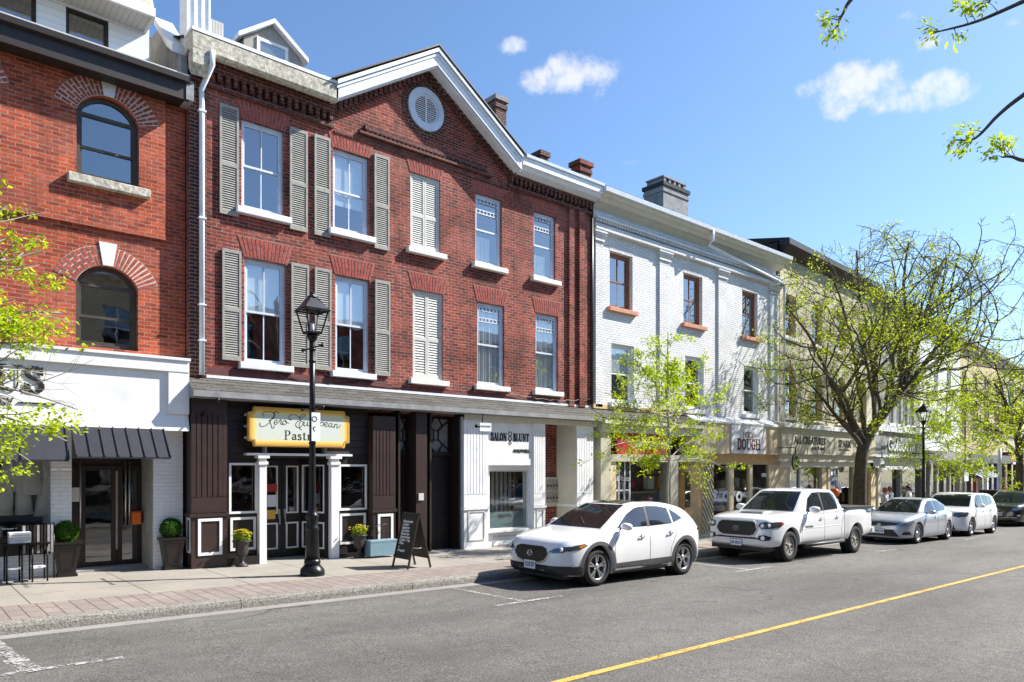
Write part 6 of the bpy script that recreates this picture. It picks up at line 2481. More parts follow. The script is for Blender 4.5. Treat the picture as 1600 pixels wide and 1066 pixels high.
# ---- blue wooden box with ironwork
p = on_ground(592, 865, .15)
x, y = p[0], 14.25
g = sw(x)
x0, x1 = U(574, y), U(616, y)
t = thing('storage_box', 'low blue-grey wooden box on castors holding curled ironwork beside the urn', 'box', ((x0 + x1) / 2, y, g))
b = MB().box(x0, x1, y - .13, y + .13, g + .05, g + .40)
add_bevel(b.build('body', MT['teal_box'], t), .008)
b = MB().box(x0 + .02, x1 - .02, y - .135, y - .13, g + .40 - .05, g + .40 - .02)
b.build('lip', MT['teal_box'], t)
for sx in (x0 + .06, x1 - .06):
    MB().lathe([(.028, -.012), (.03, 0), (.028, .012)], (sx, y - .1, g + .03), 10, 'x').build('castor', MT['rubber'], t)
t = thing('iron_stand', 'curled dark iron stand standing in the blue-grey box', 'stand', ((x0 + x1) / 2, y, g + .4))
b = MB()
for k in range(3):
    xx = x0 + .12 + k * .14
    pts = [(xx + .05 * math.cos(a * .7) * (1 - a / 16), y, g + .55 + .07 * math.sin(a * .7) * (1 - a / 16)) for a in range(13)]
    b.tube(pts, .008, 5)
b.tube([(x0 + .08, y, g + .38), (x0 + .08, y, g + .74), (x0 + .50, y, g + .74), (x0 + .50, y, g + .38)], .009, 5)
b.tube([(x0 + .04, y + .06, g + .38), (x0 + .06, y + .06, g + .70), (x0 + .46, y + .06, g + .70)], .009, 5)
b.build('scrollwork', MT['metal_black'], t)

# ---- chalkboard A-frame
def aframe():
    t = thing('chalkboard', 'dark A-frame chalkboard with handwritten white menu standing on the pavement', 'chalkboard')
    h, w_, sp2 = 1.10, .56, .27
    # width runs along local x, the two leaves open along local y
    for s, nm in ((-1, 'front_panel'), (1, 'rear_panel')):
        fr = lambda x, z, o=0: (x, s * (sp2 * (1 - z / h)) + s * o, z)
        b = MB()
        for x in (-w_ / 2, w_ / 2):
            b.bar(fr(x, 0), fr(x, h), .035, .03)
        b.bar(fr(-w_ / 2, h - .02, .002), fr(w_ / 2, h - .02, .002), .04, .03)
        b.bar(fr(-w_ / 2, .20, .002), fr(w_ / 2, .20, .002), .035, .03)
        f = b.build('frame', MT['dark_wood'], t)
        b = MB()
        q = [fr(-w_ / 2, .20), fr(w_ / 2, .20), fr(w_ / 2, h - .03), fr(-w_ / 2, h - .03)]
        n_ = Vector((0, s, sp2 / h)).normalized() * .006
        b.hexa([Vector(q[0]) - n_, Vector(q[1]) - n_, Vector(q[1]) + n_, Vector(q[0]) + n_, Vector(q[3]) - n_, Vector(q[2]) - n_, Vector(q[2]) + n_, Vector(q[3]) + n_])
        b.build(nm, MT['slate' if s < 0 else 'slate_brown'], t)
    MB().tube([(w_ / 2 - .02, -sp2 * .62, .42), (w_ / 2, 0, .40), (w_ / 2 - .02, sp2 * .62, .42)], .008, 5).build('chain', MT['chrome'], t)
    tilt = math.atan2(sp2, h)
    for i, (txt, wd) in enumerate((('Homemade', .36), ('Cakes', .24), ('Squares', .28), ('Cookies', .30), ('Pastries', .32), ('Sandwiches', .36), ('Coffee + Tea', .38), ('Pies', .18), ('+', .05), ('Breads', .27))):
        z = .90 - i * .062 - (.02 if i > 7 else 0)
        yy = -sp2 * (1 - z / h) - .012
        cu = bpy.data.curves.new('txt', 'FONT')
        cu.body = txt
        cu.size = .075
        cu.shear = .35
        cu.extrude = .001
        cu.offset = .002
        ob = bpy.data.objects.new('txt', cu)
        C.objects.link(ob)
        bpy.context.view_layer.update()
        me = bpy.data.meshes.new_from_object(ob)
        bpy.data.objects.remove(ob)
        k = wd / max(.01, max(v.co.x for v in me.vertices))
        for v in me.vertices:
            v.co.x *= k
        me.transform(Matrix.Translation((-w_ / 2 + .06 + .004 * (i % 3), yy, z)) @ Matrix.Rotation(R(90) - tilt, 4, 'X'))
        me.materials.clear()
        me.materials.append(MT['chalk'])
        o = bpy.data.objects.new('chalk_lettering', me)
        link(o, t)
    return t


mat('slate', (.018, .014, .014), .6)
mat('slate_brown', (.07, .05, .035), .7)
af = aframe()
p = on_ground(643, 886, .15)
af.location = (p[0], p[1], sw(p[0]))
af.rotation_euler.z = R(-90)

# ---- sale table and racks outside the clothes shop
def display(px0, px1, py, label, seed, y=14.45):
    x0, x1 = U(px0, y), U(px1, y)
    g = sw(x0)
    t = thing('display_table', label, 'table', ((x0 + x1) / 2, y, g))
    h = .62
    MB().box(x0, x1, y - .18, y + .18, g + h, g + h + .03).build('table_top', MT['metal_black'], t)
    for xx in (x0 + .04, x1 - .04):
        for yy in (y - .15, y + .15):
            MB().tube([(xx, yy, g), (xx, yy, g + h)], .014, 6).build('leg', MT['metal_black'], t)
    MB().box(x0 + .05, x1 - .05, y - .14, y + .14, g + .22, g + .24).build('shelf', MT['white_trim'], t)
    return t, x0, x1, g + h + .03, y


t, x0, x1, zt_, y_ = display(4, 37, 905, 'low black display table with folded white goods below the show window', 1)
for i in range(4):
    MB().box(x0 + .08 + i * .0, x0 + .38, y_ - .12, y_ + .12, zt_ + i * .045, zt_ + i * .045 + .038).build('folded_cloth', MT[('plate_white', 'shutter_cream', 'curtain', 'plate_white')[i]], None)
    o = C.objects[-1]
    tag(o, ('bottom', 'second', 'third', 'topmost')[i] + ' folded white cloth of the pile on the low display table', 'cloth', 'folded cloths')
t, x0, x1, zt_, y_ = display(44, 76, 903, 'low black display table right of the first one, standing empty', 2)
rk = thing('clothes_rack', 'dark rack of small garments between the two display tables', 'rack', (U(40, 14.6), 14.6, sw(2)))
xr = U(30, 14.62)
b = MB().tube([(xr, 14.62, sw(2)), (xr, 14.62, sw(2) + .95), (xr + .5, 14.62, sw(2) + .95), (xr + .5, 14.62, sw(2))], .012, 6)
b.build('frame', MT['metal_black'], rk)
rnd = random.Random(3)
for i in range(9):
    x = xr + .04 + i * .05
    MB().box(x, x + .035, 14.52, 14.72, sw(2) + .42 + rnd.uniform(0, .15), sw(2) + .93).build('garment', MT[rnd.choice(['metal_black', 'cement_grey', 'shutter_cream', 'dark_wood'])], rk)

# ---- wall-mounted bits at the pastry shop
t = thing('wall_lamp', 'small black bracket lamp on the brown pilaster', 'lamp', (U(321, VS), VS, Z(321, 640, VS)))
xw_, zw_ = U(315, VS), Z(315, 650, VS)
MB().tube([(xw_, VS, zw_), (xw_ + .05, VS - .12, zw_ + .14), (xw_ + .2, VS - .30, zw_ + .28)], .02, 8).build('arm', MT['metal_black'], t)
MB().lathe([(.03, -.05), (.045, .04), (.02, .06)], (xw_ + .2, VS - .3, zw_ + .28), 12).build('head', MT['metal_black'], t)
for k, py in enumerate((648, 666, 684)):
    t = thing('spot_lamp', ('uppermost', 'middle', 'lowest')[k] + ' of three small bright spot lamps left of the pastry shop board', 'lamp', (U(382, VG), VG, Z(382, py, VG)), 'spot lamps beside the board')
    MB().lathe([(.018, 0), (.03, -.05), (.03, -.08)], (U(383, VG), VG + .05, Z(382, py, VG)), 10, 'y').build('head', MT['chrome'], t)
    MB().tube([(U(383, VG), VG + .05, Z(382, py, VG)), (U(383, VG), VW - .02, Z(382, py, VG))], .01, 5).build('arm', MT['metal_black'], t)

# ---- far kerbside pieces: sign post, pale pole, bin, flower boxes
xp = U(1508, 11.6)
t = thing('sign_post', 'parking sign on a thin post under the far young tree', 'sign', (xp, 11.6, sw(xp)))
MB().tube([(0 + xp, 11.6, sw(xp)), (xp, 11.6, Z(1508, 735, 11.6))], .03, 6).build('post', MT['steel'], t)
MB().box(xp - .28, xp + .28, 11.54, 11.56, Z(1508, 752, 11.6), Z(1508, 737, 11.6)).build('sign_plate', MT['plate_white'], t)
xp = U(1562, 12.2)
t = thing('utility_pole', 'pale grey metal pole right of the boxy white car', 'pole', (xp, 12.2, sw(xp)))
MB().tube([(xp, 12.2, sw(xp)), (xp, 12.2, sw(xp) + 1.1)], .15, 10).tube([(xp, 12.2, sw(xp) + 1.1), (xp, 12.2, Z(1562, 700, 12.2))], .085, 10).build('shaft', MT['siding_white'], t)
xp = U(1549, 12.2)
t = thing('litter_bin', 'square dark litter bin with a pale panel behind the boxy white car', 'bin', (xp, 12.2, sw(xp)))
g = sw(xp)
add_bevel(MB().box(xp - .42, xp + .42, 11.85, 12.6, g, g + 1.15).build('body', MT['metal_black'], t), .04)
add_bevel(MB().box(xp - .46, xp + .46, 11.8, 12.65, g + 1.15, g + 1.45).build('hood', MT['metal_black'], t), .04)
MB().box(xp - .3, xp + .3, 11.80, 11.84, g + .9, g + 1.12).build('panel', MT['yellow_petal'], t)
for k, (px, py, lab) in enumerate(((1572, 655, 'hanging basket of pink flowers on the pub wall, left one'), (1590, 660, 'hanging basket of red flowers on the pub wall at the right edge'), (1576, 778, 'box of red flowers standing before the pub'))):
    V_ = 13.6
    x, z = U(px, V_), Z(px, py, V_)
    t = thing('flower_basket', lab, 'flower basket', (x, V_, z), 'flowers at the pub')
    MB().lathe([(.1, -.3), (.32, -.1), (.36, .05)], (x, V_, z), 12).build('basket', MT['dark_wood'], t)
    leaf_ball(t, (x, V_, z + .15), .42, 500, 'leaf_green', 'foliage', .07, seed=k)
    leaf_ball(t, (x, V_, z + .2), .46, 180, 'red_paint', 'blossom', .06, seed=k + 5)

# ---- orange round paper lantern and bunting seen over the truck bed
x, z = U(1304, 13.6), Z(1304, 770, 13.6)
t = thing('paper_lantern', 'round ribbed orange paper lantern over the truck bed', 'lantern', (x, 13.6, z))
b = MB()
n_ = 20
prof = [(.20 * math.sin(math.pi * i / 12) * (1 if i % 2 else .95), -.20 * math.cos(math.pi * i / 12)) for i in range(13)]
b.lathe(prof, (x, 13.6, z), n_, caps=False)
b.build('shade', MT['orange_paint'], t)
MB().lathe([(.10, -.42), (.13, -.25), (.05, -.24)], (x + .05, 13.6, z), 12).build('base', MT['plate_white'], t)
for k, (px, py) in enumerate(((1306, 760), (1312, 762))):
    x, z = U(px, 13.9), Z(px, py, 13.9)
    o = MB().prism([(x - .16, z - .2), (x + .14, z - .22), (x + .03, z + .28)], 13.88, 13.9).build('pennant', MT['plate_white' if k else 'teal_box'])
    tag(o, ('pale blue-green' if k == 0 else 'white') + ' pointed pennant hanging over the orange lantern', 'pennant', 'pennants')


# ================================================================== PEOPLE
def person(label, px, topy, V_, top_m, hair_m, seed=0, hgt=1.62, face=-1):
    """figure grown as one skinned surface from a joint skeleton; clothing and hair are its children"""
    x = U(px, V_)
    g = sw(x)
    s = hgt / 1.7
    t = bpy.data.meshes.new('person')
    J = {'pelvis': (0, 0, .95, .13), 'waist': (0, 0, 1.08, .12), 'chest': (0, -.01, 1.28, .15), 'neck': (0, 0, 1.45, .055), 'head': (0, -.02, 1.56, .085), 'crown': (0, -.0, 1.64, .075),
         'shl': (-.18, 0, 1.38, .06), 'ell': (-.25, .02, 1.10, .042), 'wrl': (-.23, -.12, .88, .03), 'hal': (-.225, -.17, .82, .03),
         'shr': (.18, 0, 1.38, .06), 'elr': (.25, .02, 1.10, .042), 'wrr': (.24, -.10, .87, .03), 'har': (.235, -.15, .81, .03),
         'hil': (-.09, 0, .90, .095), 'knl': (-.10, -.03, .50, .06), 'anl': (-.10, .02, .10, .04), 'tol': (-.11, -.13, .03, .035),
         'hir': (.09, 0, .90, .095), 'knr': (.10, .03, .50, .06), 'anr': (.10, .08, .10, .04), 'tor': (.11, -.07, .03, .035)}
    E_ = [('pelvis', 'waist'), ('waist', 'chest'), ('chest', 'neck'), ('neck', 'head'), ('head', 'crown'), ('chest', 'shl'), ('shl', 'ell'), ('ell', 'wrl'), ('wrl', 'hal'),
          ('chest', 'shr'), ('shr', 'elr'), ('elr', 'wrr'), ('wrr', 'har'), ('pelvis', 'hil'), ('hil', 'knl'), ('knl', 'anl'), ('anl', 'tol'), ('pelvis', 'hir'), ('hir', 'knr'), ('knr', 'anr'), ('anr', 'tor')]
    ks = list(J)
    def skin(names, edges, name, mt, parent, grow=0.0):
        me = bpy.data.meshes.new(name)
        ids = [k for k in ks if k in names]
        me.from_pydata([tuple(c * s for c in J[k][:3]) for k in ids], [(ids.index(a), ids.index(b_)) for a, b_ in edges], [])
        o = bpy.data.objects.new(name, me)
        link(o, parent)
        m1 = o.modifiers.new('skin', 'SKIN')
        for i, k in enumerate(ids):
            sv = me.skin_vertices[0].data[i]
            r_ = (J[k][3] + grow) * s
            sv.radius = (r_ * (1.25 if k in ('chest', 'pelvis', 'waist') else 1), r_)
            sv.use_root = (i == 0)
        o.modifiers.new('sub', 'SUBSURF').levels = 2
        o.modifiers['sub'].render_levels = 2
        dg = bpy.context.evaluated_depsgraph_get()
        m2 = bpy.data.meshes.new_from_object(o.evaluated_get(dg))
        o.modifiers.clear()
        o.data = m2
        for p_ in m2.polygons:
            p_.use_smooth = True
        m2.materials.clear()
        m2.materials.append(MT[mt])
        return o
    body = skin(ks, E_, 'person', 'skin', None)
    body.location = (x, V_, g)
    tag(body, label, 'person')
    up = ['waist', 'chest', 'shl', 'ell', 'shr', 'elr', 'pelvis']
    skin(up, [('pelvis', 'waist'), ('waist', 'chest'), ('chest', 'shl'), ('shl', 'ell'), ('chest', 'shr'), ('shr', 'elr')], 'shirt', top_m, body, .014)
    lo = ['pelvis', 'hil', 'knl', 'anl', 'hir', 'knr', 'anr']
    skin(lo, [e_ for e_ in E_ if e_[0] in lo and e_[1] in lo], 'trousers', 'navy_paint', body, .014)
    h_ = MB().lathe([(.03, .115), (.075, .09), (.102, .03), (.106, -.03), (.09, -.09), (.05, -.12)], (0, .012, 1.60 * s), 14)
    o = h_.build('hair', MT[hair_m], None)
    o.parent = body
    fc = MB()
    for sx in (-1, 1):
        fc.lathe([(0, -.01), (.011, 0), (0, .01)], (sx * .03, -.105, 1.575 * s), 8, 'y', caps=False)
        fc.lathe([(0, -.02), (.02, 0), (0, .02)], (sx * .088, -.01, 1.56 * s), 8, 'z', caps=False)
    fc.lathe([(.004, .03), (.014, -.02), (.004, -.026)], (0, -.112, 1.555 * s), 8)
    o = fc.build('face', MT['skin'], None)
    o.parent = body
    return body


pat = NB('patterned_cloth')
vo = pat.n('ShaderNodeTexVoronoi')
vo.inputs['Scale'].default_value = 22
pat.L(pat.tc.outputs['Object'], vo.inputs['Vector'])
pat.col(pat.ramp(vo.outputs['Distance'], [(.3, (.05, .07, .22)), (.42, (.70, .72, .76))]))
MT['patterned_cloth'] = pat.m
person('red-haired person in a blue and white patterned shirt behind the silver sedan', 1383, 764, 12.9, 'patterned_cloth', 'hair_red', hgt=1.55)
person('person with ginger hair in a white shirt walking beside the red-haired one', 1391, 764, 13.4, 'patterned_cloth', 'hair_red', hgt=1.6)
person('person in a white top standing in front of the dark shopfront', 1420, 764, 14.6, 'plate_white', 'dark_wood', hgt=1.6)
person('person in an orange hat by the pub at the right edge', 1598, 764, 13.4, 'teal_box', 'orange_paint', hgt=1.7)
# ================================================================== TREES
def grow_tree(name, label, loc, seed, trunk_pts, trunk_r, limbs, crown, leaf, nleaf, bark='bark', group='street trees', leaf_sz=.05, twig_levels=2,
              leaf_zone=None, nsub=(7, 6), wob=.22, droop=.0, clump=5, cr=1.5, keep=1.0, twig_r=.004, spread=.9, filt=None, limb_len=None, flat=.35):
    """crown: (cx, cy, cz, rx, ry, rz) ellipsoid in metres relative to the foot; branches grow towards points in it"""
    r_ = random.Random(seed)
    t = thing(name, label, 'tree', loc, group)
    base = Vector(loc)
    cx, cy, cz, rx, ry, rz = crown
    ctr = Vector((cx, cy, cz))
    tb = MB()
    tp = crom(trunk_pts, 4)
    n = len(tp)
    tb.tube([p + base for p in tp], [trunk_r * (1 - .38 * i / (n - 1)) * (1.35 if i == 0 else 1.12 if i == 1 else 1) for i in range(n)], 12)
    twb = MB()
    leaves = MB()
    anchors = []

    def inside(p, k=1.0):
        d = p - ctr
        return (d.x / rx) ** 2 + (d.y / ry) ** 2 + (d.z / rz) ** 2 < k

    def limb(p, d, L_, rad, lev, tgt=None):
        steps = max(3, int(L_ / (.35 if lev < 2 else .16)))
        pts = [p.copy()]
        dirs = [d.copy()]
        q = p.copy()
        for i in range(steps):
            d = (d + Vector((r_.uniform(-wob, wob), r_.uniform(-wob, wob), r_.uniform(-wob, wob) + .05 - droop)) * (.55 if lev == 0 else 1)).normalized()
            if tgt is not None and i > 0:
                d = (d + (tgt - q).normalized() * .55).normalized()
            if lev > 1 and i > 1 and not inside(q, 1.02):
                break
            if not inside(q + d * L_ / steps, 1.05) and lev > 0:
                d = (d + (ctr - q).normalized() * .22).normalized()
            q = q + d * L_ / steps
            pts.append(q.copy())
            dirs.append(d.copy())
        steps = len(pts) - 1
        rr = [max(twig_r * .7, rad * (1 - .72 * i / steps)) for i in range(steps + 1)]
        (tb if lev < 2 else twb).tube([a + base for a in pts], rr, 7 if lev == 0 else 5 if lev == 1 else 3, caps=False)
        if lev >= twig_levels:
            for i in range(1, steps + 1):
                anchors.append((pts[i], dirs[i]))
            return
        k = nsub[min(lev, len(nsub) - 1)]
        for j in range(k):
            f = .25 + .75 * (j + r_.random() * .8) / k
            i = min(steps, int(f * steps))
            side = dirs[i].cross(Vector((r_.gauss(0, 1), r_.gauss(0, 1), r_.gauss(0, 1)))).normalized()
            side.z *= .75
            nd = (dirs[i] * (1 - spread * .45) + side * spread).normalized()
            limb(pts[i], nd, L_ * r_.uniform(.38, .62) * (1.1 - .4 * f), rr[i] * .62, lev + 1)

    for (fr_, target, rad) in limbs:
        i = min(n - 1, int(fr_ * (n - 1)))
        p = tp[i]
        T = Vector(target)
        d = (T - p)
        limb(p, (d.normalized() + Vector((0, 0, .18))).normalized(), d.length, rad, 0, T)
    cand = [a for a in anchors if (filt is None or filt(a[0] + base, r_)) and r_.random() < keep]
    r_.shuffle(cand)
    cnt = 0
    for (p, d) in cand:
        if cnt >= nleaf:
            break
        for k in range(clump):
            c = p + base + Vector((r_.gauss(0, 1), r_.gauss(0, 1), r_.gauss(0, .7))) * leaf_sz * cr
            ax = Vector((r_.uniform(-1, 1), r_.uniform(-1, 1), r_.uniform(-.9, .15))).normalized()
            wd = ax.cross(Vector((r_.gauss(0, .5), r_.gauss(0, .5), 1))).normalized()
            sz = leaf_sz * r_.uniform(.6, 1.25)
            tip = c + ax * sz * 1.5
            m_ = c + ax * sz * .7 + Vector((0, 0, sz * .12))
            leaves.face([c, m_ - wd * sz * .45, tip, m_ + wd * sz * .45])
            cnt += 1
    tb.build('trunk', MT[bark], t)
    tag(twb.build('twigs', MT[bark], t), kind='stuff')
    tag(leaves.build('foliage', MT[leaf], t), kind='stuff')
    return t


def at_t(px, py, V_):
    return Vector((U(px, V_), V_, Z(px, py, V_)))


# young tree behind the white crossover
x1_ = 16.0
y1_ = 12.0
u_ = U(1044, y1_)
g = sw(u_)


def rel(px, py, V_, o):
    return at_t(px, py, V_) - Vector(o)


o1 = (u_, y1_, g)
lim = []
for (f, px, py, V_, r) in ((.99, 1045, 520, 12.1, .035), (.99, 985, 560, 12.2, .030), (.9, 945, 640, 12.1, .028), (.9, 1090, 600, 12.6, .028), (.9, 1128, 655, 12.0, .024),
                           (.75, 945, 700, 11.7, .022), (.7, 1135, 740, 11.9, .020), (.8, 1010, 610, 11.1, .024), (.85, 1070, 640, 13.0, .024), (.72, 1000, 725, 12.6, .018), (.95, 1060, 560, 11.4, .024),
                           (.7, 1100, 690, 12.5, .02), (.7, 960, 665, 12.6, .02)):
    lim.append((f, rel(px, py, V_, o1), r))
cr_ = tuple(rel(1035, 655, 12.0, o1)) + (2.15, 1.75, 2.3)
grow_tree('young_maple', 'young lime-green tree with an open crown behind the white crossover', o1, 7,
          [(0, 0, 0), (.02, 0, .8), (-.02, .02, 1.5), tuple(rel(1046, 700, 12.0, o1)), tuple(rel(1040, 600, 12.0, o1))], .045, lim, cr_, 'leaf_lime', 26000,
          bark='bark_pale', leaf_sz=.052, keep=.62, cr=1.35, nsub=(7, 5), clump=14, wob=.20, spread=.8, twig_r=.005, group='young street trees')

# second young tree, far
y3_ = 12.0
u_ = U(1506, y3_)
o3 = (u_, y3_, sw(u_))
lim = []
for (f, px, py, V_, r) in ((.99, 1510, 598, 12.0, .05), (.95, 1470, 640, 12.0, .045), (.95, 1545, 640, 12.0, .04), (.85, 1430, 695, 12.0, .035), (.85, 1555, 690, 12.2, .035),
                           (.75, 1410, 735, 12.0, .03), (.75, 1570, 725, 12.0, .03), (.9, 1490, 650, 11.0, .03), (.9, 1530, 660, 13.0, .03), (.75, 1470, 740, 12.6, .02), (.75, 1540, 745, 11.6, .02), (.8, 1450, 690, 11.5, .02), (.8, 1500, 720, 11.0, .02)):
    lim.append((f, rel(px, py, V_, o3), r))
cr_ = tuple(rel(1490, 690, 12.0, o3)) + (3.6, 2.6, 3.0)
grow_tree('young_maple', 'young lime-green tree beyond the second lamp, above the boxy white car', o3, 13,
          [(0, 0, 0), (.03, 0, .8), (0, .02, 1.6), tuple(rel(1508, 720, 12.0, o3)), tuple(rel(1508, 650, 12.0, o3))], .07, lim, cr_, 'leaf_lime', 17000,
          bark='bark_pale', leaf_sz=.075, keep=.45, cr=1.35, nsub=(7, 5), clump=14, wob=.20, spread=.8, twig_r=.008, group='young street trees')

# tree at the left edge: only its right-hand branches reach the view
oL = (-.15, 11.6, sw(0))
lim = []
for (f, px, py, V_, r) in ((.99, 20, 330, 11.6, .04), (.95, 75, 400, 11.6, .035), (.9, 105, 500, 11.7, .035), (.85, 122, 655, 11.6, .03), (.8, 100, 705, 11.5, .03),
                           (.9, 30, 470, 11.3, .03), (.85, 50, 590, 11.2, .03), (.75, 40, 735, 11.6, .022), (.8, 90, 600, 12.1, .03), (.95, 10, 380, 12.3, .03), (.9, 60, 545, 11.6, .03), (.85, 20, 640, 11.6, .03)):
    lim.append((f, rel(px, py, V_, oL), r))
lim += [(.9, Vector((-1.6, .3, 4.6)), .04), (.8, Vector((-1.5, -1.2, 3.4)), .035), (.8, Vector((-1.2, 1.3, 3.6)), .035), (.99, Vector((-.3, .2, 5.6)), .035)]
cr_ = (.0, .0, 3.6, 2.35, 1.9, 2.6)
grow_tree('young_maple', 'lime-green tree standing just outside the left edge, branches over the white fascia', oL, 23,
          [(0, 0, 0), (.02, 0, .9), (0, .05, 1.8), (.05, 0, 2.8), (.1, 0, 3.8)], .055, lim, cr_, 'leaf_lime', 14000,
          bark='bark_pale', leaf_sz=.050, keep=.5, cr=1.35, nsub=(6, 4), filt=lambda p, r_: r_.random() < (.06 if 2.8 < p.z < 3.6 else 1), clump=16, wob=.18, spread=.75, group='young street trees')

# the big spreading tree
VB_ = 12.1
uB = U(1342, VB_)
oB = (uB, VB_, sw(uB))
lim = []
for (f, px, py, V_, r) in ((.55, 1250, 590, 12.6, .10), (.55, 1225, 480, 12.2, .10), (.6, 1300, 430, 13.0, .10), (.7, 1340, 390, 12.3, .09), (.99, 1420, 380, 11.6, .12), (.99, 1395, 400, 13.4, .10),
                           (.99, 1480, 400, 12.0, .12), (.99, 1560, 430, 12.0, .11), (.95, 1590, 480, 11.4, .10), (.9, 1590, 560, 12.4, .10), (.9, 1520, 560, 13.4, .08), (.9, 1500, 510, 10.6, .09),
                           (.6, 1260, 540, 10.6, .08), (.7, 1330, 500, 9.9, .08), (.8, 1420, 560, 14.4, .07), (.6, 1240, 630, 12.4, .05), (.85, 1450, 620, 11.8, .06), (.75, 1350, 470, 14.2, .08), (.9, 1570, 620, 11.8, .06),
                           (.8, 1400, 520, 9.6, .08), (.9, 1450, 460, 9.8, .08)):
    lim.append((f, rel(px, py, V_, oB), r))
cr_ = tuple(rel(1410, 505, 12.0, oB)) + (7.4, 4.2, 3.5)


def bf(p, r_):                             # the upper crown is still nearly bare, the lower boughs are in leaf
    z = p.z
    return r_.random() < (.62 if z < 6.2 else .58 if z < 7.4 else .42 if z < 8.4 else .22)


big = grow_tree('locust_tree', 'big spreading tree with a forked leaning trunk, thin leaves and bare upper twigs', oB, 31,
                [(0, 0, 0), (.05, 0, 1.0), (.15, 0, 2.2), tuple(rel(1352, 690, VB_, oB)), tuple(rel(1385, 640, VB_, oB)), tuple(rel(1420, 600, VB_, oB))], .27, lim, cr_, 'leaf_olive', 36000,
                bark='bark_green', leaf_sz=.060, cr=2.0, nsub=(7, 5, 4), twig_levels=3, clump=9, wob=.24, spread=.85, twig_r=.012, group='large street trees', filt=bf)
# a second large tree beyond the right edge
o2 = (49.5, 12.3, sw(49.5))
lim2 = [(.9, Vector((-4.5, 0, 7.2)), .14), (.9, Vector((-3, -2.0, 8.5)), .12), (.95, Vector((-1, 1, 9.4)), .12), (.9, Vector((2.5, 0, 8.8)), .12), (.8, Vector((-4.8, -1.5, 5.2)), .1), (.8, Vector((-3.4, 2.2, 6.2)), .1), (.9, Vector((3.5, -1.5, 6.5)), .1)]
grow_tree('locust_tree', 'farther large tree whose twigs enter at the right edge', o2, 41, [(0, 0, 0), (0, 0, 1.5), (.1, 0, 3.0), (-.2, 0, 4.2)], .26, lim2, (-.8, 0, 6.6, 6, 4, 4), 'leaf_olive', 6000,
          bark='bark_green', leaf_sz=.10, nsub=(7, 5, 4), twig_levels=3, clump=3, wob=.24, spread=.85, twig_r=.014, group='large street trees', filt=lambda p, r_: r_.random() < (.9 if p.z < 6.5 else .3))

# the near tree on this side of the road: only branch tips hang into the top right corner
def pt(px, py, t_):
    u, v, z = ray(px, py)
    return Vector((u * t_, v * t_, H + z * t_))


oN = Vector((13.0, -.9, sw(13)))
t = thing('maple_tree', 'near tree outside the top right corner, only leafy branch tips showing', 'tree', oN, 'large street trees')
tb = MB().tube([oN, oN + Vector((.05, 0, 1.5)), oN + Vector((0, .1, 3.2)), oN + Vector((-.1, .2, 5.0)), oN + Vector((-.1, .3, 7.5)), oN + Vector((0, .2, 9.5))], [.2, .17, .15, .13, .09, .05], 12)
lv = MB()
tw = MB()
r_ = random.Random(9)
fork = oN + Vector((-.1, .2, 4.6))
forkt = oN + Vector((-.1, .3, 6.8))


def spray(path, r0, tips, n_leaf, sz=.09):
    pts = crom(path, 6)
    k = len(pts)
    tb.tube(pts, [r0 * (1 - .9 * i / (k - 1)) + .003 for i in range(k)], 6)
    for (f, dvec, L_) in tips:
        p = pts[int(f * (k - 1))]
        d = Vector(dvec).normalized()
        q = [p, p + d * L_ * .5 + Vector((0, 0, .01)), p + d * L_]
        tw.tube(q, [.006, .004, .003], 4)
        for c0 in (q[1], q[2], q[2]):
            for i in range(n_leaf):
                c = c0 + Vector((r_.gauss(0, 1), r_.gauss(0, 1), r_.gauss(0, 1))) * .045
                ax = (d + Vector((r_.uniform(-1, 1), r_.uniform(-1, 1), r_.uniform(-1.3, .4)))).normalized()
                wd = ax.cross(Vector((r_.gauss(0, .5), r_.gauss(0, .5), 1))).normalized()
                s_ = sz * r_.uniform(.5, 1.1)
                m_ = c + ax * s_ * .4
                lv.face([c, m_ - wd * s_ * .2, c + ax * s_, m_ + wd * s_ * .2])


